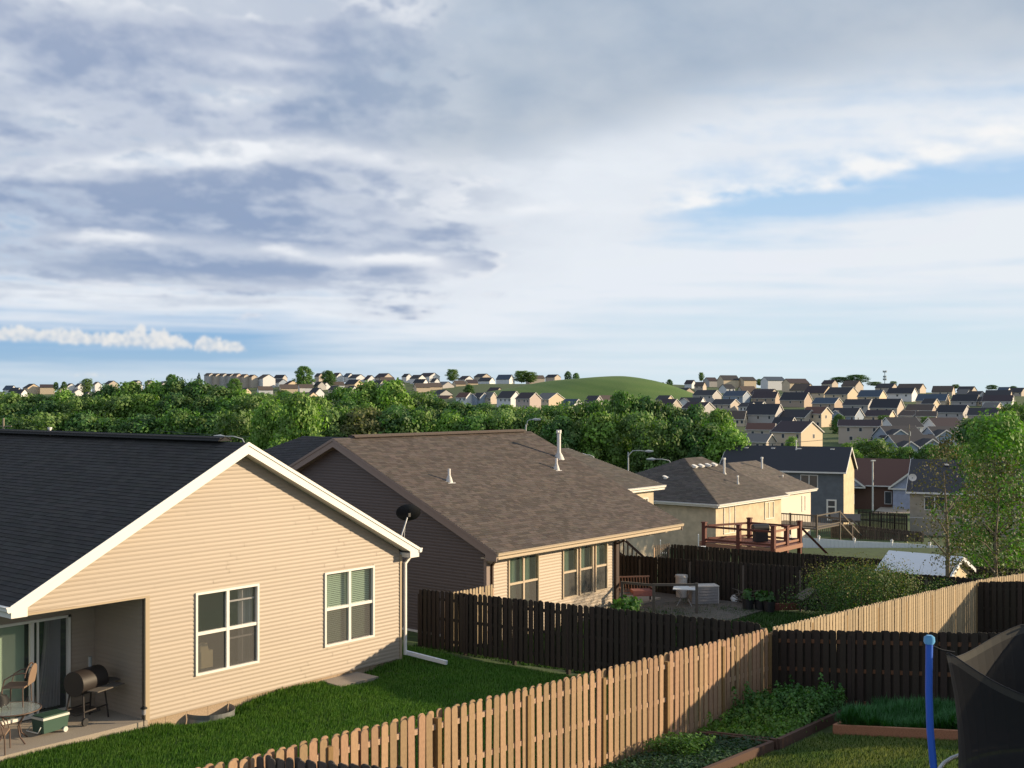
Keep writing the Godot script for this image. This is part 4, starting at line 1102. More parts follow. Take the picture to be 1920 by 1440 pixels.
# shadow-box fence from (u0,v0) to (u1,v1), tops at y0..y1; side +1: the near face looks to the left of the run
func fence(called: String, label: String, u0: float, v0: float, y0: float, u1: float, v1: float, y1: float, h: float, wood: String, rail: Material, post: Material, side: float, group := "", pitch := 0.207, post_gap := 2.3, proud := false, single := false, deep := 0.030) -> Node3D:
	var a := P(u0, y0 - h, v0)
	var t := thing(called, label, "fence", a, 0.0, group)
	var run := P(u1, y1 - h, v1) - a
	var flat := Vector3(run.x, 0, run.z)
	var l := flat.length()
	var d := flat / l
	var rise := run.y / l
	var n := Vector3.UP.cross(d) * side
	var b := Basis(d, Vector3.UP, d.cross(Vector3.UP))
	var gaps := int(ceil(l / post_gap))
	var step := l / gaps
	for i in gaps + 1:
		var st := sb()
		var x := minf(i * step, l - 0.05)
		var ph := h - 0.13 + rng.randf_range(-0.04, 0.02)
		box(st, d * x + Vector3.UP * (x * rise + ph / 2 - 0.15) + n * (0.035 if proud else 0.0), Vector3(0.092, ph + 0.3, 0.092), b)
		part("post", st.commit(), post, t)
	for ry in [0.28, h * 0.52, h - 0.27]:
		for i in gaps:
			var st := sb()
			bar(st, d * (i * step) + Vector3.UP * (i * step * rise + ry), d * ((i + 1) * step) + Vector3.UP * ((i + 1) * step * rise + ry), deep * 2.0 - 0.02, 0.088)
			part("rail", st.commit(), rail, t)
	for face in ([1.0] if single else [1.0, -1.0]):
		var x := 0.07 if face > 0 else 0.07 + pitch / 2
		while x < l - 0.03:
			var near_post: float = absf(x / step - round(x / step)) * step
			if not (proud and face > 0 and near_post < 0.055):
				var m := part("picket", picket_mesh(h, rng.randi() % 3), M["%s_%d" % [wood, rng.randi() % 5]], t)
				var tilt := Basis(d.cross(Vector3.UP), rng.randf_range(-0.012, 0.012)) * Basis(Vector3.UP, rng.randf_range(-0.03, 0.03)) * b
				m.transform = Transform3D(tilt, d * (x + rng.randf_range(-0.008, 0.008)) + Vector3.UP * (x * rise + rng.randf_range(-0.02, 0.012)) + n * deep * face)
			x += pitch
	return t

# ------------------------------------------------------------------ near house
func near_house() -> void:
	var t := thing("house", "tan sided house with black shingle roof and white gable trim, nearest house", "house", P(18.46, 0, 23.7))
	var base := t.position
	var w := part("wall", null, M["tan_siding_0"], t)
	var st := sb()
	var off := -base
	# the walls behind the siding
	for q in [[15.86, 17.14, 0.0, 2.89], [17.14, 19.05, 0.0, 0.79], [17.14, 19.05, 2.79, 2.89], [19.05, 21.26, 0.0, 2.89], [21.26, 23.1, 0.0, 0.8], [21.26, 23.1, 2.8, 2.89], [23.1, 24.2, 0.0, 2.89]]:
		ubox(st, q[0], q[1], q[2], q[3], 23.7, 23.85)
	extrude(st, [Vector2(12.8, 2.89), Vector2(24.2, 2.89), Vector2(24.2, 2.98), Vector2(18.46, 6.05), Vector2(12.8, 3.02)], P(0, 0, 23.85), Vector3.RIGHT, Vector3.UP, Vector3(0, 0, 0.15))
	ubox(st, 24.05, 24.2, 0.0, 3.0, 23.85, 40.0)
	ubox(st, 12.8, 24.2, 0.0, 3.0, 40.0, 40.15)
	ubox(st, 12.8, 12.95, 0.0, 3.0, 25.95, 40.0)
	ubox(st, 15.78, 15.86, 0.0, 2.95, 23.86, 25.8)
	ubox(st, 12.8, 13.17, 0.0, 2.95, 25.8, 25.95)
	ubox(st, 15.1, 15.86, 0.0, 2.95, 25.8, 25.95)
	ubox(st, 13.17, 15.1, 2.33, 2.95, 25.8, 25.95)
	ubox(st, 12.8, 15.86, 2.90, 2.96, 23.86, 25.8)
	var sh := func(s: SurfaceTool) -> ArrayMesh:
		var out := SurfaceTool.new()
		out.begin(Mesh.PRIMITIVE_TRIANGLES)
		out.append_from(s.commit(), 0, Transform3D(Basis(), off))
		return out.commit()
	w.mesh = sh.call(st)
	var o := P(0, 0, 23.7) + off
	var sl := 0.525
	siding(w, o, Vector3.RIGHT, Vector3(0, 0, 1), 0.0, 6.096, 0.1016,
		func(y): return maxf(12.85, 12.35 + (y + 0.27 - 3.17) / sl) if y > 2.85 else 15.87,
		func(y): return minf(24.13, 24.57 - (y + 0.27 - 3.17) / sl),
		[[17.14, 19.05, 0.79, 2.79], [21.26, 23.1, 0.8, 2.8]], [M["tan_siding_0"], M["tan_siding_1"], M["tan_siding_2"]])
	# inside of the porch
	siding(w, P(15.78, 0, 25.8) + off, Vector3(0, 0, 1), Vector3(-1, 0, 0), 0.0, 2.9, 0.1016, func(_y): return 0.0, func(_y): return 1.98, [], [M["tan_siding_0"], M["tan_siding_1"]], 9.0)
	siding(w, P(15.1, 0, 25.8) + off, Vector3.RIGHT, Vector3(0, 0, 1), 0.0, 2.9, 0.1016, func(_y): return 0.06, func(_y): return 0.66, [], [M["tan_siding_0"], M["tan_siding_1"]], 9.0)
	st = sb()
	for q in [[24.13, 24.215, -0.02, 2.98, 23.66, 23.74], [15.76, 15.87, -0.02, 2.86, 23.66, 23.72], [12.85, 15.88, 2.862, 2.905, 23.67, 23.72]]:
		st = sb()
		ubox(st, q[0], q[1], q[2], q[3], q[4], q[5])
		part("corner_trim", sh.call(st), M.tan_trim, t)
	st = sb()
	ubox(st, 15.80, 24.18, -1.2, -0.003, 23.74, 23.95)
	for x in [16.35, 16.95, 17.55, 18.15, 18.75, 19.35, 20.0, 20.6, 21.2, 21.8, 22.4, 23.0, 23.6]: ubox(st, x, x + 0.008, -1.2, -0.02, 23.735, 23.745)
	part("foundation", sh.call(st), M.foundation, t)
	# roof
	st = sb()
	slab(st, P(12.35, 3.17, 40.4), P(12.35, 3.17, 23.36), P(18.46, 6.378, 23.36), P(18.46, 6.378, 40.4), 0.16)
	slab(st, P(18.46, 6.378, 40.4), P(18.46, 6.378, 23.36), P(24.57, 3.17, 23.36), P(24.57, 3.17, 40.4), 0.16)
	var roof := part("roof", sh.call(st), M.felt, t)
	var up := Vector3(6.11, 3.208, 0).normalized()
	shingles(roof, P(12.35, 3.17, 23.33) + off, Vector3(0, 0, -1), up, 0.0, 17.0, 0.0, 17.0, 6.9, Color(0.046, 0.043, 0.0415), 0.24)
	shingles(roof, P(24.57, 3.17, 23.33) + off, Vector3(0, 0, -1), Vector3(-up.x, up.y, 0), 0.0, 17.0, 0.0, 17.0, 6.9, Color(0.052, 0.052, 0.058), 0.17, 0.6, 0.28)
	st = sb()
	for k in 24:
		var v0 := 24.25 + k * 0.66
		box(st, P(18.46, 6.44, v0 + 0.33) , Vector3(0.34, 0.09, 0.655))
		for s in [-1.0, 1.0]: box(st, P(18.46 + s * 0.10, 6.455, v0 + 0.33), Vector3(0.24, 0.02, 0.655), Basis(Vector3(0, 0, 1), -s * 0.46))
	part("ridge_vent", sh.call(st), M.felt, roof)
	# rake boards with their returns
	for s in [-1.0, 1.0]:
		st = sb()
		var e: float = 18.46 + s * 6.11
		extrude(st, [Vector2(18.46, 6.385), Vector2(e, 3.175), Vector2(e, 2.915), Vector2(e - s * 0.36, 2.915), Vector2(e - s * 0.36, 3.10), Vector2(18.46, 6.10)], P(0, 0, 23.36), Vector3.RIGHT, Vector3.UP, Vector3(0, 0, 0.03))
		extrude(st, [Vector2(18.46, 6.395), Vector2(e + s * 0.02, 3.175), Vector2(e + s * 0.02, 3.09), Vector2(18.46, 6.31)], P(0, 0, 23.33), Vector3.RIGHT, Vector3.UP, Vector3(0, 0, 0.022))
		extrude(st, [Vector2(18.46, 6.14), Vector2(e - s * 0.36, 3.125), Vector2(e - s * 0.36, 3.10), Vector2(18.46, 6.11)], P(0, 0, 23.70), Vector3.RIGHT, Vector3.UP, Vector3(0, 0, 0.34))
		ubox(st, minf(e, e - s * 0.36), maxf(e, e - s * 0.36), 2.915, 3.05, 23.365, 23.9)
		part("rake_board", sh.call(st), M.white_trim, t)
		st = sb()
		gutter(st, P(e, 3.16, 23.30), P(e, 3.16, 40.2), Vector3(s, 0, 0))
		ubox(st, minf(e, e - s * 0.03), maxf(e, e - s * 0.03), 2.92, 3.12, 23.9, 40.2)
		part("gutter", sh.call(st), M.white_trim, t)
	# windows and the sliding door
	window(t, P(17.14, 0.79, 23.7) + off, Vector3.RIGHT, Vector3(0, 0, 1), 1.91, 2.0, 2, 2, M.window_white, {"screen": true, "depth": 3.0, "curtains": [[1.45, 1.86, 0.05, 1.95, M.curtain_grey]]})
	var win := t.get_node("window") as Node3D
	st = sb()
	box(st, P(17.62, 1.0, 24.35) + off, Vector3(0.85, 0.42, 0.3))
	box(st, P(17.70, 1.26, 24.3) + off, Vector3(0.42, 0.2, 0.18), Basis(Vector3(0, 0, 1), 0.25))
	part("sofa_back", st.commit(), M.sofa, win)
	st = sb()
	ubox(st, 18.14, 18.98, 1.50, 1.54, 23.75, 23.79)
	ubox(st, 18.14, 18.98, 2.42, 2.46, 23.75, 23.79)
	part("meeting_rail", sh.call(st), M.grey_plastic, win)
	var w2 := window(t, P(21.26, 0.8, 23.7) + off, Vector3.RIGHT, Vector3(0, 0, 1), 1.84, 2.0, 2, 2, M.window_white, {"screen": true, "depth": 2.2, "blinds": [[0.06, 0.90, M.curtain_green], [0.95, 1.78, M.curtain_green]], "curtains": [[0.05, 0.42, 0.05, 1.95, M.curtain_green], [0.98, 1.22, 0.05, 1.95, M.curtain_green]]})
	var door := part("door", null, M.window_white, t)
	st = sb()
	for q in [[13.17, 13.23, 0.06, 2.33], [15.04, 15.1, 0.06, 2.33], [14.10, 14.18, 0.1, 2.28], [13.17, 15.1, 2.27, 2.33], [13.17, 15.1, 0.06, 0.13]]: ubox(st, q[0], q[1], q[2], q[3], 25.74, 25.84)
	ubox(st, 14.28, 14.33, 0.13, 2.27, 25.79, 25.83)
	door.mesh = sh.call(st)
	for q in [[13.23, 14.10, 25.78], [14.18, 15.04, 25.81]]:
		st = sb()
		quad(st, P(q[0], 0.13, q[2]) + off, P(q[1], 0.13, q[2]) + off, P(q[1], 2.27, q[2]) + off, P(q[0], 2.27, q[2]) + off)
		part("pane", st.commit(), M.glass, door)
	st = sb()
	var pz := 26.05
	for k in 40:
		var xa := lerpf(14.62, 15.02, k / 40.0)
		var xb := lerpf(14.62, 15.02, (k + 1) / 40.0)
		for r in 4:
			var ya := lerpf(0.15, 2.25, r / 4.0)
			var yb := lerpf(0.15, 2.25, (r + 1) / 4.0)
			var fa := -0.28 * pow(1.0 - r / 4.0, 1.6)
			var fb := -0.28 * pow(1.0 - (r + 1) / 4.0, 1.6)
			var ka := 1.0 - (k / 40.0)
			var kb := 1.0 - ((k + 1) / 40.0)
			quad(st, P(xa + fa * ka, ya, pz + 0.04 * sin(k * 1.3)) + off, P(xb + fa * kb, ya, pz + 0.04 * sin(k * 1.3 + 1.3)) + off, P(xb + fb * kb, yb, pz + 0.04 * sin(k * 1.3 + 1.3)) + off, P(xa + fb * ka, yb, pz + 0.04 * sin(k * 1.3)) + off)
	part("curtain", st.commit(), M.curtain_grey, door)
	st = sb()
	quad(st, P(13.2, 0.12, 26.0) + off, P(14.08, 0.12, 26.0) + off, P(14.08, 2.3, 26.0) + off, P(13.2, 2.3, 26.0) + off)
	var gm: Material = M.curtain_green
	part("door_blind", st.commit(), gm, door)
	st = sb()
	for q in [[12.96, 15.8, 0.05, 2.9, 28.6, 28.7]]: ubox(st, q[0], q[1], q[2], q[3], q[4], q[5])
	ubox(st, 12.96, 15.86, 0.0, 0.05, 25.96, 28.6)
	part("room", sh.call(st), M.room_dark, door)
	st = sb()
	ubox(st, 14.9, 15.55, 0.035, 0.09, 25.2, 25.7)
	tag(part("door_mat", sh.call(st), M.weathered, t), "", "")
	# downspout with its long white extension lies on the grass
	st = sb()
	bar(st, P(24.62, 3.02, 23.6) + off, P(24.30, 2.72, 23.62) + off, 0.07, 0.055)
	bar(st, P(24.30, 2.76, 23.62) + off, P(24.30, 0.10, 23.62) + off, 0.075, 0.06)
	part("downspout", st.commit(), M.white_trim, t)
	st = sb()
	bar(st, P(24.34, 0.16, 23.66) + off, P(24.45, 0.05, 22.15) + off, 0.085, 0.11)
	part("downspout_extension", st.commit(), M.vinyl_white, t)

	# what stands round the house
	st = sb()
	ubox(st, 11.2, 15.79, -0.35, 0.03, 23.62, 25.83)
	tag(part("patio_slab", st.commit(), M.concrete, self), "", "", "", "structure")
	st = sb()
	slab(st, P(21.15, -0.10, 22.95), P(22.6, -0.12, 22.98), P(22.5, -0.08, 23.74), P(21.2, -0.08, 23.74), 0.14)
	tag(part("concrete_pad", st.commit(), M.concrete, self), "stained concrete pad set in the grass against the near house foundation", "slab")
	st = sb()
	for k in 20:
		var a0 := PI * k / 20
		var a1 := PI * (k + 1) / 20
		for r in 7:
			var ra := 0.60 + 0.018 * (r % 2)
			var rb := 0.60 + 0.018 * ((r + 1) % 2)
			var ya := -0.95 + r * 0.125
			quad(st, P(17.55 - cos(a0) * ra, ya, 23.72 - sin(a0) * ra * 1.1), P(17.55 - cos(a1) * ra, ya, 23.72 - sin(a1) * ra * 1.1), P(17.55 - cos(a1) * rb, ya + 0.125, 23.72 - sin(a1) * rb * 1.1), P(17.55 - cos(a0) * rb, ya + 0.125, 23.72 - sin(a0) * rb * 1.1))
	tag(part("window_well", st.commit(), M.grey_metal, self), "curved corrugated metal window well sunk beside the near house foundation", "window well")

func satellite_dish(called: String, label: String, foot: Vector3, elbow: Vector3, hub: Vector3, facing: Vector3, rw: float, rh: float, material: Material) -> void:
	var t := thing(called, label, "satellite dish", foot)
	var st := sb()
	tube(st, [Vector3.ZERO, (elbow - foot) * 0.9, elbow - foot, hub - foot], [0.022], 8)
	tube(st, [Vector3(0.16, -0.06, 0.02), (elbow - foot) * 0.85], [0.010], 6)
	part("mast", st.commit(), M.grey_metal, t)
	st = sb()
	var f := facing.normalized()
	var x := f.cross(Vector3.UP).normalized()
	var y := x.cross(f)
	var rings := 7
	var pt := func(i: int, k: int, back: float) -> Vector3:
		var r := float(i) / rings
		var a := TAU * k / 28
		return hub - foot + (x * cos(a) * rw + y * sin(a) * rh) * r + f * (0.09 * r * r - 0.05 + back)
	for i in rings:
		for k in 28:
			for bk in [0.0, -0.012]:
				quad(st, pt.call(i, k, bk), pt.call(i + 1, k, bk), pt.call(i + 1, k + 1, bk), pt.call(i, k + 1, bk))
	part("reflector", st.commit(), material, t)
	st = sb()
	box(st, hub - foot - f * 0.09, Vector3(0.09, 0.11, 0.09))
	part("bracket", st.commit(), M.black_metal, t)

# ------------------------------------------------------------------ second house
func second_house() -> void:
	var t := thing("house", "brown roofed house with dark brown gable wall, second from the left", "house", P(37, -1.04, 34))
	var off := -t.position
	var sh := func(s: SurfaceTool) -> ArrayMesh:
		var out := SurfaceTool.new()
		out.begin(Mesh.PRIMITIVE_TRIANGLES)
		out.append_from(s.commit(), 0, Transform3D(Basis(), off))
		return out.commit()
	var sl := 0.452
	# garden wall and its siding
	var st := sb()
	for q in [[31.3, 32.49, -1.04, 1.9], [32.49, 34.28, -1.04, -0.2], [34.28, 35.75, -1.04, 1.9], [35.75, 38.75, -1.04, -0.15], [38.75, 39.3, -1.04, 1.9], [32.49, 34.28, 1.8, 1.9], [35.75, 38.75, 1.83, 1.9], [36.70, 36.85, -0.15, 1.83], [37.75, 37.90, -0.15, 1.83]]:
		ubox(st, q[0], q[1], q[2], q[3], 26.5, 26.65)
	ubox(st, 39.15, 39.3, -1.04, 1.9, 26.65, 41.4)
	ubox(st, 39.3, 42.9, -1.04, 1.9, 30.5, 41.4)
	ubox(st, 31.3, 39.15, -1.04, 1.9, 41.35, 41.5)
	ubox(st, 31.3, 42.9, -1.6, -1.045, 26.56, 41.4)
	var w := part("wall", sh.call(st), M["peach_siding_0"], t)
	siding(w, P(0, 0, 26.5) + off, Vector3.RIGHT, Vector3(0, 0, 1), -1.04, 1.9, 0.1131, func(_y): return 31.42, func(_y): return 39.22,
		[[32.45, 34.32, -0.24, 1.84], [35.70, 38.80, -0.19, 1.87]], [M["peach_siding_0"], M["peach_siding_1"], M["peach_siding_2"]], 3.7)
	st = sb()
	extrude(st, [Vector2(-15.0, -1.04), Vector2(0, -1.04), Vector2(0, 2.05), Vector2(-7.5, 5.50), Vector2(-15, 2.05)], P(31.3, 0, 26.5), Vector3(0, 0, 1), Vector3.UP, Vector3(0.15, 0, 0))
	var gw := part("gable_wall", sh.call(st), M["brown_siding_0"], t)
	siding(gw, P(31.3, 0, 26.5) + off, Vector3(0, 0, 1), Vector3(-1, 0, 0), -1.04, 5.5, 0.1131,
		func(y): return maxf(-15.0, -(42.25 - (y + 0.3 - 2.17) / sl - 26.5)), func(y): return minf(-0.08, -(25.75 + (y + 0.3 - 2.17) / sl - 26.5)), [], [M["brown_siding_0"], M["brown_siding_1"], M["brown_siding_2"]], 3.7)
	st = sb()
	ubox(st, 31.24, 31.42, -1.06, 1.95, 26.43, 26.56)
	part("corner_trim", sh.call(st), M.brown_trim, t)
	st = sb()
	ubox(st, 31.25, 31.3, -1.12, -1.04, 26.5, 41.5)
	part("base_trim", sh.call(st), M.far_trim, t)
	# roof
	st = sb()
	slab(st, P(31.0, 2.17, 25.75), P(43.3, 2.17, 25.75), P(43.3, 5.9, 34), P(31.0, 5.9, 34), 0.17)
	slab(st, P(31.0, 5.9, 34), P(43.3, 5.9, 34), P(43.3, 2.17, 42.25), P(31.0, 2.17, 42.25), 0.17)
	slab(st, P(31.4, 3.4, 46.0), P(31.4, 3.4, 36.5), P(36.0, 5.72, 36.5), P(36.0, 5.72, 41.5), 0.15)
	slab(st, P(36.0, 5.72, 41.5), P(36.0, 5.72, 36.5), P(40.5, 3.4, 36.5), P(40.5, 3.4, 46.0), 0.15)
	slab(st, P(40.5, 3.4, 46.0), P(31.4, 3.4, 46.0), P(36.0, 5.72, 41.5), P(36.02, 5.72, 41.5), 0.15)
	var roof := part("roof", sh.call(st), M.felt, t)
	var up := P(0, 3.73, 8.25).normalized()
	shingles(roof, P(30.94, 2.17, 25.72) + off, Vector3.RIGHT, up, 0.0, 12.42, 0.0, 12.42, 9.08, Color(0.128, 0.102, 0.088), 0.32, 0.30)
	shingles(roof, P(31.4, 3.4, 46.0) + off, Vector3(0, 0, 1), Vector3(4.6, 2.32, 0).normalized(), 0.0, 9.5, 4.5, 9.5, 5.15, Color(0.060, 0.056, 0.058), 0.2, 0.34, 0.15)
	st = sb()
	for k in 16:
		var u0 := 31.95 + k * 0.68
		box(st, P(u0 + 0.34, 5.95, 34), Vector3(0.672, 0.09, 0.34))
		for s in [-1.0, 1.0]: box(st, P(u0 + 0.34, 5.968, 34 + s * 0.1), Vector3(0.672, 0.022, 0.24), Basis(Vector3.RIGHT, -s * 0.40))
	part("ridge_vent", sh.call(st), M["far_roof_brown"], roof)
	for s in [-1.0, 1.0]:
		st = sb()
		var e: float = 34.0 + s * 8.25
		for x in [[30.955, 0.04, 0.0], [43.305, 0.04, 0.0]]:
			extrude(st, [Vector2(34, 5.9), Vector2(e, 2.17), Vector2(e, 1.86), Vector2(e - s * 0.5, 1.86), Vector2(e - s * 0.5, 2.06), Vector2(34, 5.58)], P(x[0], 0, 0), P(0, 0, 1), Vector3.UP, Vector3(x[1], 0, 0))
		extrude(st, [Vector2(34, 5.91), Vector2(e, 2.19), Vector2(e, 2.09), Vector2(34, 5.81)], P(30.93, 0, 0), P(0, 0, 1), Vector3.UP, Vector3(0.024, 0, 0))
		extrude(st, [Vector2(34, 5.62), Vector2(e - s * 0.5, 2.085), Vector2(e - s * 0.5, 2.06), Vector2(34, 5.595)], P(31.03, 0, 0), P(0, 0, 1), Vector3.UP, Vector3(0.27, 0, 0))
		part("rake_board", sh.call(st), M.brown_trim, t)
	st = sb()
	gutter(st, P(30.96, 2.15, 25.76), P(43.3, 2.15, 25.76), Vector3(0, 0, 1))
	part("gutter", sh.call(st), M.buff_trim, t)
	st = sb()
	ubox(st, 31.03, 43.27, 1.93, 2.02, 25.78, 25.82)
	ubox(st, 31.03, 43.27, 1.90, 1.93, 25.80, 26.52)
	ubox(st, 31.3, 43.2, 1.72, 1.90, 26.42, 26.5)
	part("soffit", sh.call(st), M.buff_trim, t)
	var scr := {"screen": true, "depth": 2.0}
	var ca := {"screen": true, "depth": 2.0, "curtains": [[0.06, 0.72, 0.05, 1.95, M.curtain_green], [0.95, 1.5, 0.05, 1.95, M.curtain_green]]}
	window(t, P(32.49, -0.2, 26.5) + off, Vector3.RIGHT, Vector3(0, 0, 1), 1.79, 2.0, 2, 2, M.buff_trim, ca)
	for q in [[35.75, 0.95], [36.85, 0.90], [37.9, 0.85]]:
		window(t, P(q[0], -0.15, 26.5) + off, Vector3.RIGHT, Vector3(0, 0, 1), q[1], 1.98, 1, 2, M.buff_trim, {"screen": true, "depth": 2.0, "curtains": [[0.06, q[1] * 0.72, 0.05, 1.93, M.curtain_green]]})
	st = sb()
	bar(st, P(31.05, 1.95, 25.78) + off, P(31.55, 1.62, 26.42) + off, 0.07, 0.06)
	bar(st, P(31.55, 1.66, 26.43) + off, P(31.55, -1.0, 26.43) + off, 0.075, 0.07)
	bar(st, P(39.32, 1.8, 26.0) + off, P(39.32, 1.6, 26.42) + off, 0.08, 0.07)
	part("downspout", st.commit(), M.dark_brown_metal, t)
	st = sb()
	ubox(st, 39.22, 39.42, -1.2, 1.9, 26.36, 26.56)
	part("porch_post", sh.call(st), M.dark_brown_metal, t)

	# pipes through the roof
	for q in [["roof_vent", "short grey plumbing vent near the middle of the brown roof", 33.64, 30.35, 0.5, 0.055, "far_trim"], ["roof_vent", "short grey plumbing vent below the tall flue on the brown roof", 40.88, 30.61, 0.48, 0.055, "far_trim"], ["roof_flue", "tall white metal flue pipe with cap near right edge of brown roof", 42.3, 31.53, 1.15, 0.085, "white_pipe"]]:
		var y: float = 2.17 + sl * (q[3] - 25.75)
		var p := thing(q[0], q[1], "vent pipe", P(q[2], y, q[3]))
		st = sb()
		tube(st, [Vector3(0, -0.1, 0), Vector3(0, q[4], 0)], [q[5]], 10)
		part("pipe", st.commit(), M[q[6]], p)
		st = sb()
		tube(st, [Vector3(0, -0.12, 0), Vector3(0, 0.12, 0), Vector3(0, 0.24, 0)], [q[5] * 3.2, q[5] * 2.0, q[5] * 1.1], 12)
		slab(st, Vector3(-0.2, -0.09, 0.25), Vector3(0.2, -0.09, 0.25), Vector3(0.2, 0.11, -0.2), Vector3(-0.2, 0.11, -0.2), 0.015)
		part("flashing", st.commit(), M[q[6]], p)
		if q[4] > 1.0:
			st = sb()
			tube(st, [Vector3(0, q[4] - 0.05, 0), Vector3(0, q[4] + 0.1, 0)], [q[5] * 1.35, q[5] * 1.35], 12)
			tube(st, [Vector3(0, q[4] + 0.03, 0), Vector3(-0.2, q[4] + 0.02, 0.05)], [q[5] * 0.6], 8)
			part("cap", st.commit(), M[q[6]], p)

# ------------------------------------------------------------------ other houses of the street
# hip or gable roof over a box; ridge along u. hl, hr: how far the ridge ends lie in from the eaves
func street_house(label: String, u0: float, u1: float, v0: float, v1: float, yb: float, ye: float, rise: float, hl: float, hr: float, wallm: Material, roofc: Color, trim: Material, windows: Array, over := 0.42) -> Node3D:
	var t := thing("house", label, "house", P((u0 + u1) / 2, yb, (v0 + v1) / 2))
	var off := -t.position
	var mv := func(s: SurfaceTool) -> ArrayMesh:
		var out := SurfaceTool.new()
		out.begin(Mesh.PRIMITIVE_TRIANGLES)
		out.append_from(s.commit(), 0, Transform3D(Basis(), off))
		return out.commit()
	var st := sb()
	ubox(st, u0, u1, yb - 1.5, ye, v0, v1)
	var vm := (v0 + v1) / 2
	var yr := ye + 0.15 + rise
	if hr < 0.5:
		extrude(st, [Vector2(v0, ye - 0.01), Vector2(v1, ye - 0.01), Vector2(vm, yr - 0.3)], P(u1 - 0.1, 0, 0), P(0, 0, 1), Vector3.UP, Vector3(0.1, 0, 0))
	if hl < 0.5:
		extrude(st, [Vector2(v0, ye - 0.01), Vector2(v1, ye - 0.01), Vector2(vm, yr - 0.3)], P(u0, 0, 0), P(0, 0, 1), Vector3.UP, Vector3(0.1, 0, 0))
	part("wall", mv.call(st), wallm, t)
	var a0 := u0 - over
	var a1 := u1 + over
	var b0 := v0 - over
	var b1 := v1 + over
	var y0 := ye + 0.12
	var ra := a0 + hl
	var rb := a1 - hr
	st = sb()
	slab(st, P(a0, y0, b0), P(a1, y0, b0), P(rb, yr, vm), P(ra, yr, vm), 0.15)
	slab(st, P(a1, y0, b1), P(a0, y0, b1), P(ra, yr, vm), P(rb, yr, vm), 0.15)
	if hl > 0.5: slab(st, P(a0, y0, b1), P(a0, y0, b0), P(ra, yr, vm), P(ra, yr, vm + 0.01), 0.15)
	if hr > 0.5: slab(st, P(a1, y0, b0), P(a1, y0, b1), P(rb, yr, vm + 0.01), P(rb, yr, vm), 0.15)
	var roof := part("roof", mv.call(st), M.felt, t)
	var half := (b1 - b0) / 2
	var up := P(0, yr - y0, half)
	shingles(roof, P(a0, y0, b0) + off, Vector3.RIGHT, up.normalized(), 0.0, a1 - a0, hl, a1 - a0 - hr, up.length(), roofc, 0.24, 0.42, 0.2)
	if hl > 0.5:
		var lu := Vector3(hl, yr - y0, 0)
		shingles(roof, P(a0, y0, b0) + off, Vector3(0, 0, -1), lu.normalized(), 0.0, b1 - b0, half, half + 0.02, lu.length(), roofc, 0.24, 0.42, 0.2)
	st = sb()
	gutter(st, P(a0, y0, b0), P(a1, y0, b0), Vector3(0, 0, 1))
	ubox(st, a0 + 0.02, a1 - 0.02, y0 - 0.22, y0 - 0.11, b0 + 0.01, b0 + 0.05)
	ubox(st, a0 + 0.02, a1 - 0.02, y0 - 0.24, y0 - 0.221, b0 + 0.02, v0)
	if hl > 0.5:
		gutter(st, P(a0, y0, b1), P(a0, y0, b0), Vector3(-1, 0, 0))
		ubox(st, a0 + 0.01, a0 + 0.05, y0 - 0.22, y0 - 0.11, b0, b1)
	if hr < 0.5:
		extrude(st, [Vector2(b0, y0), Vector2(vm, yr), Vector2(vm, yr - 0.24), Vector2(b0, y0 - 0.24)], P(a1, 0, 0), P(0, 0, 1), Vector3.UP, Vector3(0.03, 0, 0))
	part("gutter", mv.call(st), trim, t)
	for q in windows:
		# [face, position along, y, width, height, columns]
		if q[0] == "v": window(t, P(q[1], q[2], v0) + off, Vector3.RIGHT, Vector3(0, 0, 1), q[3], q[4], q[5], 1, M.window_white, {"glass": M.pane_dark, "room": false})
		else: window(t, P(u0, q[2], q[1]) + off, Vector3(0, 0, 1), Vector3(-1, 0, 0), q[3], q[4], q[5], 1, M.window_white, {"glass": M.pane_dark, "room": false})
	return t

func box_vents(parent_label: String, spots: Array, material: Material, group: String) -> void:
	for i in spots.size():
		var q: Array = spots[i]
		var t := thing("roof_vent", q[3], "roof vent", P(q[0], q[1], q[2]), 0.0, group)
		var st := sb()
		box(st, Vector3(0, 0.10, 0), Vector3(0.36, 0.09, 0.40), Basis(Vector3.RIGHT, 0.35))
		box(st, Vector3(0, 0.02, 0), Vector3(0.26, 0.14, 0.26))
		part("hood", st.commit(), material, t)

func flue(label: String, at: Vector3, h: float, r := 0.085) -> void:
	var p := thing("roof_flue", label, "vent pipe", at)
	var st := sb()
	tube(st, [Vector3(0, -0.3, 0), Vector3(0, 0.05, 0), Vector3(0, 0.2, 0), Vector3(0, h, 0)], [r * 2.6, r * 2.0, r, r], 10)
	part("pipe", st.commit(), M.white_pipe, p)
	st = sb()
	tube(st, [Vector3(0, h, 0), Vector3(0, h + 0.14, 0)], [r * 1.5, r * 1.4], 10)
	tube(st, [Vector3(0, h + 0.05, 0), Vector3(-0.28, h + 0.05, 0.1)], [r * 0.7], 8)
	part("cap", st.commit(), M.white_pipe, p)

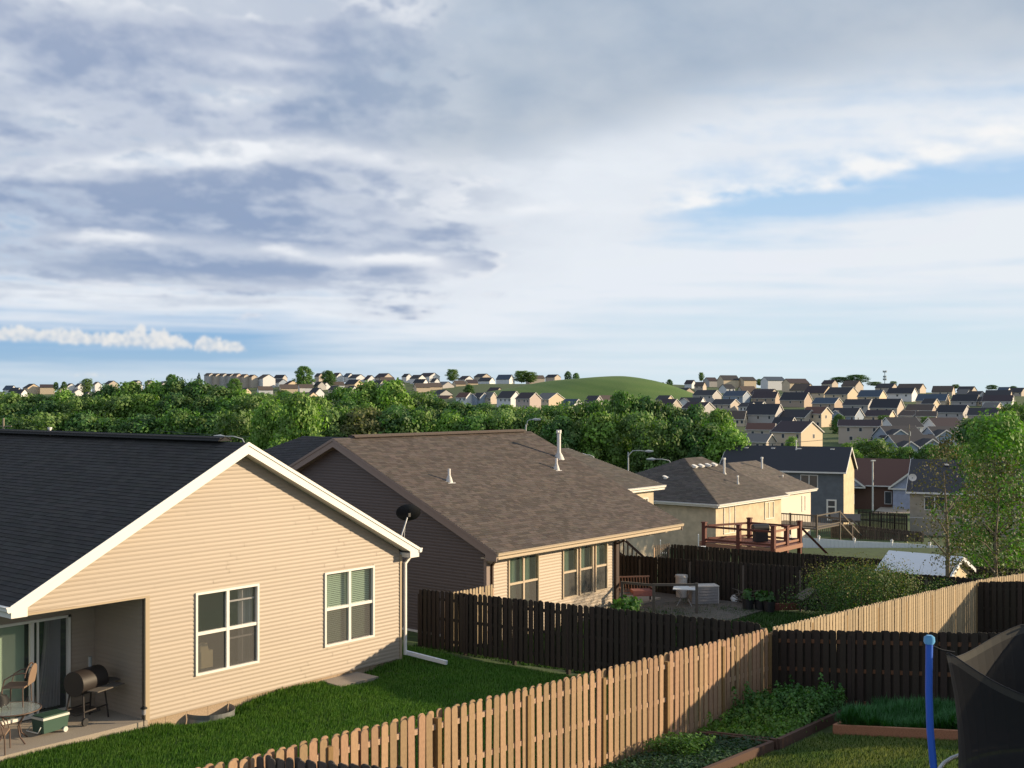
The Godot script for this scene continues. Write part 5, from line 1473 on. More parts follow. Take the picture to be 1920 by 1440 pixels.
# house with its own axes: ridge along local x, long faces along +-z
func plain_house(t: Node3D, W: float, G: float, h: float, rise: float, wallm: Material, roofm: Material, detail: int, over := 0.4) -> void:
	var st := sb()
	var gh := G / 2
	var wh := W / 2
	box(st, Vector3(0, h / 2 - 1.5, 0), Vector3(W, h + 3.0, G))
	for s in [-1.0, 1.0]:
		extrude(st, [Vector2(-gh, h - 0.01), Vector2(gh, h - 0.01), Vector2(0, h + rise - 0.05)], Vector3(s * (wh - 0.1), 0, 0), Vector3(0, 0, 1), Vector3.UP, Vector3(s * 0.1, 0, 0))
	part("wall", st.commit(), wallm, t)
	st = sb()
	var k := rise / gh
	var e := gh + over
	var ye := h - over * k + 0.06
	var yr := h + rise + 0.06
	var xo := wh + 0.3
	slab(st, Vector3(-xo, ye, e), Vector3(xo, ye, e), Vector3(xo, yr, 0), Vector3(-xo, yr, 0), 0.16)
	slab(st, Vector3(xo, ye, -e), Vector3(-xo, ye, -e), Vector3(-xo, yr, 0), Vector3(xo, yr, 0), 0.16)
	part("roof", st.commit(), roofm, t)
	if detail >= 1:
		st = sb()
		for s in [-1.0, 1.0]:
			for z in [-1.0, 1.0]:
				extrude(st, [Vector2(0, yr + 0.01), Vector2(z * (e + 0.02), ye + 0.01), Vector2(z * (e + 0.02), ye - 0.24), Vector2(0, yr - 0.24)], Vector3(s * xo, 0, 0), Vector3(0, 0, 1), Vector3.UP, Vector3(s * 0.04, 0, 0))
		for z in [-1.0, 1.0]: box(st, Vector3(0, ye - 0.08, z * (e + 0.04)), Vector3(xo * 2, 0.16, 0.08))
		part("trim", st.commit(), M.far_trim, t)

func far_window(t: Node3D, c: Vector3, along: Vector3, n: Vector3, w: float, h: float) -> void:
	var b := Basis(along, Vector3.UP, n)
	var st := sb()
	box(st, c + n * 0.03, Vector3(w + 0.16, h + 0.16, 0.06), b)
	var f := part("window", st.commit(), M.far_trim, t)
	st = sb()
	box(st, c + n * 0.05, Vector3(w, h, 0.05), b)
	part("pane", st.commit(), M.far_window, f)

func far_houses() -> void:
	for set_ in [["houses on the right hillside", FAR_RIGHT], ["houses below the green knoll", FAR_KNOLL], ["houses on the left hillside", FAR_LEFT]]:
		for q in set_[1]:
			var t := thing("house", q[11], "house", P(q[0], q[2], q[1]), q[3], set_[0])
			var near: bool = q[8] < 700
			for k in int(q[12]):
				var gx: float = [0.22, -0.28][k] * q[4] if q[12] > 1 else -0.22 * q[4]
				var gw: float = [3.4, 2.4][k]
				var gs := sb()
				var gz: float = q[5] / 2 + 1.0
				extrude(gs, [Vector2(gx - gw, q[6] - 0.2), Vector2(gx + gw, q[6] - 0.2), Vector2(gx, q[6] + gw * 0.55)], Vector3(0, 0, 0.2), Vector3.RIGHT, Vector3.UP, Vector3(0, 0, gz - 0.2))
				box(gs, Vector3(gx, q[6] / 2 - 1.5, gz - 0.6), Vector3(gw * 2 - 0.6, q[6] + 2.6, 1.15))
				part("gable", gs.commit(), M["far_wall_" + q[9]], t)
				gs = sb()
				for s in [-1.0, 1.0]: slab(gs, Vector3(gx, q[6] + gw * 0.55 + 0.22, gz + 0.3), Vector3(gx, q[6] + gw * 0.55 + 0.22, 0.1), Vector3(gx + s * (gw + 0.4), q[6] - 0.3, 0.1), Vector3(gx + s * (gw + 0.4), q[6] - 0.3, gz + 0.3), 0.14 * -s)
				part("gable_roof", gs.commit(), M["far_roof_" + q[10]], t)
				gs = sb()
				for s in [-1.0, 1.0]: extrude(gs, [Vector2(gx, q[6] + gw * 0.55 + 0.26), Vector2(gx + s * (gw + 0.42), q[6] - 0.26), Vector2(gx + s * (gw + 0.42), q[6] - 0.58), Vector2(gx, q[6] + gw * 0.55 - 0.08)], Vector3(0, 0, gz + 0.3), Vector3.RIGHT, Vector3.UP, Vector3(0, 0, 0.06))
				part("trim", gs.commit(), M.far_trim, t)
				if q[8] < 420: far_window(t, Vector3(gx, q[6] - 1.6, gz), Vector3.RIGHT, Vector3(0, 0, 1), 1.6, 1.3)
			plain_house(t, q[4], q[5], q[6], q[7], M["far_wall_" + q[9]], M["far_roof_" + q[10]], 1 if near else 0)
			if q[8] < 900:
				var W: float = q[4]
				var h: float = q[6]
				var n := 2 + rng.randi() % 2 if q[8] < 640 else 2
				for i in n:
					far_window(t, Vector3(W * ((i + 0.6 + rng.randf() * 0.3) / n - 0.5) * 0.9, h - 1.25, q[5] / 2), Vector3.RIGHT, Vector3(0, 0, 1), 0.8 if q[8] < 640 else 1.0, 1.1)
				if h > 4.2 and q[8] < 640:
					for i in 2: far_window(t, Vector3(W * (i * 0.45 - 0.2 + rng.randf() * 0.1), h - 3.9, q[5] / 2), Vector3.RIGHT, Vector3(0, 0, 1), 0.9, 1.1)
				if q[8] < 500: far_window(t, Vector3(W / 2, h - 1.3, rng.randf_range(-0.25, 0.25) * q[5]), Vector3(0, 0, -1), Vector3(1, 0, 0), 0.7, 1.1)

func street() -> void:
	# third house, behind the second
	street_house("cream house mostly hidden behind the brown roofed second house", 45.0, 52.9, 33.2, 45.0, -1.4, 2.75, 1.75, 0.0, 0.0, M.cream_paint_2, Color(0.135, 0.115, 0.095), M.white_trim,
		[["v", 51.15, 1.05, 1.15, 1.2, 2]])
	# cream house with the hipped roof
	street_house("cream house with hipped brown roof behind the redwood deck", 73.2, 83.4, 40.8, 53.0, -3.2, -0.12, 2.75, 6.4, 1.9, M.cream_paint, Color(0.125, 0.105, 0.090), M.white_trim,
		[["v", 80.6, -1.7, 1.5, 1.3, 2], ["v", 74.3, -2.25, 1.7, 2.05, 2]])
	box_vents("", [[77.9, 2.2, 45.2, "box vent on hipped brown roof, first of four from the left"], [78.9, 2.2, 45.2, "box vent on hipped brown roof, second of four from the left"], [79.9, 2.2, 45.2, "box vent on hipped brown roof, third of four from the left"], [80.9, 2.2, 45.2, "box vent on hipped brown roof, right end of the four"], [76.0, 1.4, 46.6, "pale box vent on the dark shaded hip of the cream house roof"]], M.white_trim, "box vents on the hipped roof")
	flue("white flue pipe on the hipped brown roof", P(80.6, 1.55, 44.2), 1.15)
	flue("short dark vent pipe low on the hipped brown roof", P(79.8, 0.95, 42.6), 0.5, 0.05)
	street_house("pale cream house with brown roof between the hipped house and blue-grey house", 88.6, 98.45, 45.3, 56.5, -5.1, -0.75, 2.25, 5.2, 0.0, M.vinyl_cream, Color(0.185, 0.155, 0.130), M.white_trim,
		[["v", 96.6, -2.6, 0.7, 1.4, 1]])
	box_vents("", [[95.0, 1.05, 49.9, "small box vent on pale cream house roof, first of five"], [95.8, 1.05, 49.9, "small box vent on pale cream house roof, second of five"], [96.6, 1.05, 49.9, "small box vent on pale cream house roof, third of five"], [97.6, 1.05, 49.9, "small box vent on pale cream house roof, fourth of five"], [98.4, 1.05, 49.9, "small box vent on pale cream house roof, fifth of five"]], M["far_roof_brown"], "box vents on the pale cream house roof")
	flue("white flue pipe on the pale cream house roof", P(96.9, 0.75, 49.3), 1.2)
	flue("short dark vent pipe low on the pale cream house roof", P(97.2, -0.1, 47.4), 0.5, 0.05)
	# blue-grey two storey house, its long side towards the gardens
	var f := Vector3(-0.966, 0, 0.259)   # its outward face
	var ax := Vector3(0.259, 0, 0.966)
	var t := thing("house", "blue-grey two-storey house with black roof and white trimmed door", "house", P(119.4, -6.3, 51.2) - ax * 6.6 - f * 4.0, atan2(-0.966, 0.259))
	plain_house(t, 13.2, 8.0, 6.0, 2.3, M.slate_paint, M["far_roof_black"], 1)
	far_window(t, Vector3(3.0, 4.75, 4.0), Vector3.RIGHT, Vector3(0, 0, 1), 1.7, 1.25)
	var st := sb()
	box(st, Vector3(3.0, 4.75, 4.09), Vector3(0.1, 1.25, 0.06))
	part("mullion", st.commit(), M.far_trim, t)
	st = sb()
	box(st, Vector3(5.35, 1.75, 4.03), Vector3(1.05, 2.25, 0.08))
	var dr := part("door", st.commit(), M.white_trim, t)
	for k in 3:
		st = sb()
		box(st, Vector3(5.35, 1.05 + k * 0.7, 4.06), Vector3(0.7, 0.55, 0.05))
		part("pane", st.commit(), M.far_window, dr)
	st = sb()
	quad(st, Vector3(6.61, 0.0, -4.0 + 7.99), Vector3(6.61, 0.0, -3.99), Vector3(6.61, 5.99, -3.99), Vector3(6.61, 5.99, 3.99))
	extrude(st, [Vector2(-3.95, 5.99), Vector2(3.95, 5.99), Vector2(0, 8.15)], Vector3(6.6, 0, 0), Vector3(0, 0, 1), Vector3.UP, Vector3(0.012, 0, 0))
	part("side_wall", st.commit(), M.cream_paint, t)
	for k in 4:
		var g := thing("roof_vent", "pale box vent near the ridge of the black roof, %s from left" % ["first", "second", "third", "fourth"][k], "roof vent", t.position + t.basis * Vector3([-4.6, -1.6, 1.3, 4.9][k], 8.0, 0.35), t.rotation.y, "box vents on the black roof")
		st = sb()
		box(st, Vector3(0, 0.1, 0), Vector3(0.42, 0.12, 0.4))
		part("hood", st.commit(), M.far_trim, g)
	flue("thin pale flue near the ridge of the black roof", t.position + t.basis * Vector3(1.0, 8.0, 0.6), 0.9, 0.06)
	# beige house behind the sparse tree
	t = thing("house", "beige house with dark roof behind the sparse tree at right", "house", P(108.9, -5.3, 40.2) + ax * 5.2 - f * 4.5, atan2(-0.966, 0.259))
	plain_house(t, 10.4, 9.0, 4.15, 2.6, M.beige_paint, M["far_roof_charcoal"], 1)
	far_window(t, Vector3(-3.0, 2.95, 4.5), Vector3.RIGHT, Vector3(0, 0, 1), 1.7, 1.15)
	st = sb()
	box(st, Vector3(-3.0, 2.95, 4.59), Vector3(0.1, 1.15, 0.06))
	box(st, Vector3(0.0, 1.55, 4.505), Vector3(10.38, 0.05, 0.04))
	part("mullion", st.commit(), M.far_trim, t)
	var bt := t
	for k in 2:
		var g := thing("roof_vent", ["pale box vent on the beige house roof, left of the two", "pale box vent on the beige house roof, right of the two"][k], "roof vent", bt.position + bt.basis * Vector3([-2.2, 1.0][k], 6.3, 1.0), bt.rotation.y, "box vents on the beige house roof")
		st = sb()
		box(st, Vector3(0, 0.08, 0), Vector3(0.4, 0.12, 0.4))
		part("hood", st.commit(), M.far_trim, g)
	flue("white flue pipe on the beige house roof", bt.position + bt.basis * Vector3(3.6, 6.2, 1.2), 1.0)
	satellite_dish("satellite_dish", "pale grey satellite dish at the left edge of the beige house roof", bt.position + bt.basis * Vector3(-5.0, 4.3, 4.4), bt.position + bt.basis * Vector3(-5.0, 5.0, 4.6), bt.position + bt.basis * Vector3(-4.95, 5.3, 4.6), Vector3(-0.9, 0.4, 0.5), 0.36, 0.36, M.pale_plastic)
	# house across the street, with its garage
	t = thing("house", "house with reddish roof, white gables and lilac garage door across the street", "house", P(156.9, -7.9, 60.6) - f * 5.5, atan2(-0.966, 0.259))
	plain_house(t, 13.5, 9.0, 3.5, 3.2, M.brick, M["far_roof_russet"], 1)
	for q in [[-5.3, 3.4, 1.35, 6.1], [2.9, 5.2, 2.15, 6.6]]:
		st = sb()
		var x: float = q[0]
		var hw: float = q[1] / 2
		var z: float = q[3]
		extrude(st, [Vector2(x - hw, 3.2), Vector2(x + hw, 3.2), Vector2(x, 3.2 + q[2])], Vector3(0, 0, z), Vector3.RIGHT, Vector3.UP, Vector3(0, 0, -z))
		if x > 0: box(st, Vector3(x, 1.6, z / 2 + 2.0), Vector3(hw * 2 - 0.3, 3.2, z - 4.0))
		part("gable", st.commit(), M.lilac_paint, t)
		st = sb()
		for s in [-1.0, 1.0]:
			slab(st, Vector3(x, 3.36 + q[2], z + 0.35), Vector3(x, 3.36 + q[2], 0), Vector3(x + s * (hw + 0.4), 3.15, 0), Vector3(x + s * (hw + 0.4), 3.15, z + 0.35), 0.12 * -s)
		part("gable_roof", st.commit(), M["far_roof_russet"], t)
		st = sb()
		for s in [-1.0, 1.0]: extrude(st, [Vector2(x, 3.42 + q[2]), Vector2(x + s * (hw + 0.42), 3.2), Vector2(x + s * (hw + 0.42), 2.92), Vector2(x, 3.12 + q[2])], Vector3(0, 0, z + 0.36), Vector3.RIGHT, Vector3.UP, Vector3(0, 0, 0.06))
		box(st, Vector3(x, 3.02, z + 0.2), Vector3(hw * 2 + 0.8, 0.2, 0.2))
		part("trim", st.commit(), M.white_trim, t)
	st = sb()
	box(st, Vector3(2.9, 1.12, 6.66), Vector3(3.6, 2.3, 0.06))
	part("garage_door", st.commit(), M.lilac_paint, t)
	st = sb()
	tube(st, [Vector3(2.9, 4.35, 6.6), Vector3(2.9, 4.35, 6.68)], [0.42], 16)
	part("gable_vent", st.commit(), M.white_trim, t)
	far_window(t, Vector3(-0.4, 1.6, 4.5), Vector3.RIGHT, Vector3(0, 0, 1), 0.8, 1.6)
	far_window(t, Vector3(-5.3, 1.4, 6.2), Vector3.RIGHT, Vector3(0, 0, 1), 1.2, 1.2)
	st = sb()
	var d0 := P(153.9, -7.55, 58.9)
	slab(st, d0 + ax * -2.2 - f * 4.0, d0 + ax * 2.6 - f * 4.0 + Vector3(0, 0.0, 0), d0 + ax * 2.6 + f * 12.0 + Vector3(0, -0.05, 0), d0 + ax * -2.2 + f * 12.0, -0.15)
	tag(part("driveway", st.commit(), M.concrete, self), "", "", "", "structure")

func rail_post_deck() -> void:
	# redwood deck behind the hipped house
	var t := thing("deck", "raised redwood deck with chunky posts and rails behind the cream hipped house", "deck", P(72, -3.0, 37.2))
	var off := -t.position
	var st := sb()
	for k in 14:
		st = sb()
		ubox(st, 70.0 + k * 0.295, 70.28 + k * 0.295, -2.33, -2.29, 34.7, 40.3)
		var m := part("plank", null, M.redwood, t)
		var o := SurfaceTool.new()
		o.begin(Mesh.PRIMITIVE_TRIANGLES)
		o.append_from(st.commit(), 0, Transform3D(Basis(), off))
		m.mesh = o.commit()
	for q in [[70.0, 39.9, 1.35], [70.0, 37.3, 1.35], [70.0, 34.8, 1.45], [71.9, 34.8, 1.3], [73.9, 34.8, 1.45], [74.0, 38.6, 1.4]]:
		st = sb()
		box(st, P(q[0], -2.35 + q[2] / 2 - 0.6, q[1]) + off, Vector3(0.26, q[2] + 1.2, 0.26))
		box(st, P(q[0], -2.35 + q[2] + 0.03, q[1]) + off, Vector3(0.34, 0.07, 0.34))
		part("post", st.commit(), M.redwood, t)
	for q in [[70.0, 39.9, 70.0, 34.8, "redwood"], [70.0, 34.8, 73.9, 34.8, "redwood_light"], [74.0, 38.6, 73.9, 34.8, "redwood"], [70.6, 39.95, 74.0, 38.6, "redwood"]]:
		for y in [-1.25, -2.12]:
			st = sb()
			bar(st, P(q[0], y, q[1]) + off, P(q[2], y, q[3]) + off, 0.09, 0.14)
			part("rail", st.commit(), M[q[4]], t)
	st = sb()
	ubox(st, 69.95, 74.0, -2.62, -2.34, 34.62, 34.68)
	ubox(st, 69.9, 69.96, -2.62, -2.34, 34.7, 40.3)
	var o2 := SurfaceTool.new()
	o2.begin(Mesh.PRIMITIVE_TRIANGLES)
	o2.append_from(st.commit(), 0, Transform3D(Basis(), off))
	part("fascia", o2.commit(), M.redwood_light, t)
	st = sb()
	for z in [34.4, 33.5]:
		bar(st, P(73.9, -1.2, 34.8) + off, P(75.2, -3.1, 33.4) + off, 0.08, 0.14)
	part("stair_rail", st.commit(), M.redwood, t)
	# barbecue on the deck
	var g := thing("barbecue", "black lidded gas barbecue standing on the redwood deck", "barbecue", P(72.3, -2.29, 36.9))
	st = sb()
	tube(st, [Vector3(-0.45, 0.95, -0.33), Vector3(0.45, 0.95, 0.33)], [0.27], 14)
	part("hood", st.commit(), M.black_metal, g)
	st = sb()
	box(st, Vector3(0, 0.42, 0), Vector3(0.9, 0.75, 0.5), Basis(Vector3.UP, -0.63))
	box(st, Vector3(-0.75, 0.82, -0.5), Vector3(0.4, 0.04, 0.4), Basis(Vector3.UP, -0.63))
	box(st, Vector3(0.75, 0.82, 0.5), Vector3(0.4, 0.04, 0.4), Basis(Vector3.UP, -0.63))
	part("cart", st.commit(), M.black_metal, g)
	# weathered decks and stairs further on
	t = thing("deck", "weathered brown wooden deck with stairs and balusters beside the pale cream house", "deck", P(91, -4.6, 41.5))
	off = -t.position
	st = sb()
	ubox(st, 88.5, 93.0, -3.15, -3.05, 40.2, 45.2)
	part("floor", (func(s: SurfaceTool) -> ArrayMesh:
		var q := SurfaceTool.new()
		q.begin(Mesh.PRIMITIVE_TRIANGLES)
		q.append_from(s.commit(), 0, Transform3D(Basis(), off))
		return q.commit()).call(st), M.weathered, t)
	for q in [[88.5, 45.0], [88.5, 42.5], [88.5, 40.2], [93.0, 40.2], [95.5, 40.2]]:
		st = sb()
		bar(st, P(q[0], -5.5, q[1]) + off, P(q[0], -1.9 if q[0] < 95 else -3.2, q[1]) + off, 0.12, 0.12)
		part("post", st.commit(), M.weathered, t)
	for y in [-2.0, -2.9]:
		st = sb()
		bar(st, P(88.5, y, 45.0) + off, P(88.5, y, 40.2) + off, 0.06, 0.1)
		bar(st, P(88.5, y, 40.2) + off, P(93.0, y, 40.2) + off, 0.06, 0.1)
		bar(st, P(93.0, y, 40.2) + off, P(97.5, y - 2.4, 40.2) + off, 0.06, 0.12)
		part("rail", st.commit(), M.weathered, t)
	for k in 34:
		st = sb()
		bar(st, P(88.5, -2.95, 40.3 + k * 0.14) + off, P(88.5, -2.0, 40.3 + k * 0.14) + off, 0.035, 0.035)
		part("baluster", st.commit(), M.weathered, t)
	t = thing("deck", "grey-brown lower deck with sloping stair rail below the blue-grey house", "deck", P(106, -5.6, 46.5))
	off = -t.position
	st = sb()
	slab(st, P(103.5, -3.9, 45.5) + off, P(104.5, -3.9, 43.2) + off, P(107.0, -3.55, 44.2) + off, P(106.0, -3.55, 46.8) + off, 0.2)
	part("floor", st.commit(), M.weathered, t)
	st = sb()
	bar(st, P(103.4, -3.7, 43.6) + off, P(101.6, -5.2, 41.0) + off, 0.1, 0.14)
	bar(st, P(103.0, -3.6, 47.0) + off, P(103.4, -3.7, 43.6) + off, 0.1, 0.14)
	bar(st, P(103.0, -4.4, 47.0) + off, P(103.4, -4.5, 43.6) + off, 0.1, 0.14)
	part("rail", st.commit(), M.weathered, t)
	for k in 18:
		st = sb()
		bar(st, P(103.0 + 0.02 * k, -5.2, 47.0 - 0.19 * k) + off, P(103.0 + 0.02 * k, -3.65, 47.0 - 0.19 * k) + off, 0.05, 0.05)
		part("baluster", st.commit(), M.weathered, t)
	# stairs of the third house, seen past the end of the second
	t = thing("stairs", "dark brown wooden stairs with balusters behind the brown roofed house", "stairs", P(48.5, -1.4, 31.4))
	off = -t.position
	for k in 9:
		st = sb()
		var a := P(47.5 + k * 0.13, 0.95 - k * 0.20, 32.0 - k * 0.16) + off
		box(st, a + Vector3(0, -0.95, 0), Vector3(0.3, 0.05, 1.0), Basis(Vector3.UP, -0.9))
		bar(st, a + Vector3(0, -0.95, 0), a, 0.05, 0.05)
		part("step", st.commit(), M.dark_brown_metal, t)
	st = sb()
	bar(st, P(46.7, 1.0, 32.9) + off, P(47.5, 0.98, 32.0) + off, 0.09, 0.12)
	bar(st, P(47.5, 0.98, 32.0) + off, P(48.7, -0.75, 30.5) + off, 0.09, 0.12)
	bar(st, P(47.5, 0.05, 32.0) + off, P(48.7, -1.5, 30.5) + off, 0.09, 0.2)
	part("rail", st.commit(), M.dark_brown_metal, t)
	for k in 8:
		st = sb()
		var a := P(46.7 + k * 0.1, 0.95, 32.9 - k * 0.11) + off
		bar(st, a + Vector3(0, -1.0, 0), a, 0.045, 0.045)
		part("baluster", st.commit(), M.redwood, t)

func fences() -> void:
	fence("fence", "sunlit orange cedar picket fence running from the lower left to the corner", 7.0, 13.0, 2.69, 25.92, 13.0, 1.93, 2.0, "cedar", M.rail_wood, M.post_wood, -1.0, "", 0.207, 2.37, true, false, 0.040)
	fence("fence", "pale yellow sunlit picket fence continuing beyond the corner to the right", 26.1, 13.0, 1.93, 41.4, 13.0, 1.20, 2.05, "pale_cedar", M.rail_wood, M.post_wood, -1.0, "", 0.190, 2.4, false, false, 0.036)
	fence("fence", "distant pale picket fence at the right edge past the second corner", 41.6, 13.0, 1.20, 52.0, 12.9, 0.45, 2.0, "pale_cedar", M.rail_wood, M.post_wood, -1.0, "", 0.21, 2.4)
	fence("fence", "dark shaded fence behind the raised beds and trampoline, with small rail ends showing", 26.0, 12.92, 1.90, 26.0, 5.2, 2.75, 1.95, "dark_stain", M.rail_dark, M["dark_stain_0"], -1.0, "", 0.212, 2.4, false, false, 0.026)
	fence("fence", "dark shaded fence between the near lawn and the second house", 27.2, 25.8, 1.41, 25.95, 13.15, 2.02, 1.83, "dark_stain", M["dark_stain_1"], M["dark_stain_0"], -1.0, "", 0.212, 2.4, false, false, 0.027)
	fence("fence", "dark fence whose rounded tops cross the bottom edge of the view", 10.4, 12.9, 2.55, 10.4, 5.0, 3.65, 2.0, "grey_brown", M.rail_dark, M["grey_brown_1"], -1.0, "", 0.207, 2.4)
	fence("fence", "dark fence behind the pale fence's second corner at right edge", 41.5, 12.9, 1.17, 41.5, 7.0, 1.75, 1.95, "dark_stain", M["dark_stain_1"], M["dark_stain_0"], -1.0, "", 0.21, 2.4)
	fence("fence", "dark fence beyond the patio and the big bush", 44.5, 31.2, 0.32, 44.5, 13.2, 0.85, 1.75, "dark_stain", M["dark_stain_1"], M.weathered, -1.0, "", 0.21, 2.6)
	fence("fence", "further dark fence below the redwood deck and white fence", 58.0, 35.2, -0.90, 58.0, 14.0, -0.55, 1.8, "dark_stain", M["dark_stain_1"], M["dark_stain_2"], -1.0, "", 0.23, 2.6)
	fence("fence", "short pale picket fence beside the third house's corner", 53.0, 35.3, -0.75, 57.9, 35.3, -0.85, 1.5, "grey_brown", M.rail_wood, M.rail_wood, -1.0, "", 0.2, 2.4, false, true)
	fence("fence", "short pale picket tops peeping over the dark fence by the second house", 28.0, 25.4, 1.20, 30.95, 25.9, 1.08, 1.9, "pale_cedar", M.rail_wood, M.rail_wood, -1.0, "", 0.2, 2.4, false, true)
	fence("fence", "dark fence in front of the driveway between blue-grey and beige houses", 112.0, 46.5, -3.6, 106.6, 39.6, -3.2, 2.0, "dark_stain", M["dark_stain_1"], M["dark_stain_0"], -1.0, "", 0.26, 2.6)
	fence("fence", "weathered grey fence below the beige house, nearer than the driveway fence", 100.0, 44.0, -3.75, 96.5, 34.5, -3.6, 1.8, "grey_brown", M.weathered, M.weathered, -1.0, "", 0.26, 2.6)
	# white vinyl fence
	var run := [[79.6, 38.3, -2.72], [80.99, 36.64, -2.80], [82.63, 34.61, -2.98], [84.36, 32.48, -3.10], [86.1, 30.32, -3.27], [87.9, 28.0, -3.5], [90.0, 25.5, -3.75]]
	var t := thing("vinyl_fence", "smooth white vinyl panel fence with capped posts in the middle distance", "fence", P(80, -4.6, 38))
	var off := -t.position
	for i in run.size():
		var q: Array = run[i]
		var st := sb()
		bar(st, P(q[0], q[2] - 2.1, q[1]) + off, P(q[0], q[2] + 0.06, q[1]) + off, 0.14, 0.14)
		var pm := part("post", st.commit(), M.vinyl_white, t)
		st = sb()
		tube(st, [P(q[0], q[2] + 0.06, q[1]) + off, P(q[0], q[2] + 0.12, q[1]) + off, P(q[0], q[2] + 0.2, q[1]) + off], [0.13, 0.12, 0.03], 8)
		part("cap", st.commit(), M.vinyl_white, pm)
		if i < run.size() - 1:
			var w: Array = run[i + 1]
			for k in 9:
				st = sb()
				var a := P(lerpf(q[0], w[0], (k + 0.02) / 9.0), lerpf(q[2], w[2], k / 9.0) - 0.05, lerpf(q[1], w[1], (k + 0.02) / 9.0)) + off
				var b := P(lerpf(q[0], w[0], (k + 0.98) / 9.0), lerpf(q[2], w[2], (k + 1) / 9.0) - 0.05, lerpf(q[1], w[1], (k + 0.98) / 9.0)) + off
				var n := Vector3.UP.cross(b - a).normalized() * 0.04
				hexa(st, [a - Vector3.UP * 1.9 - n, b - Vector3.UP * 1.9 - n, b - Vector3.UP * 1.9 + n, a - Vector3.UP * 1.9 + n, a - n, b - n, b + n, a + n])
				part("plank", st.commit(), M.vinyl_white, t)

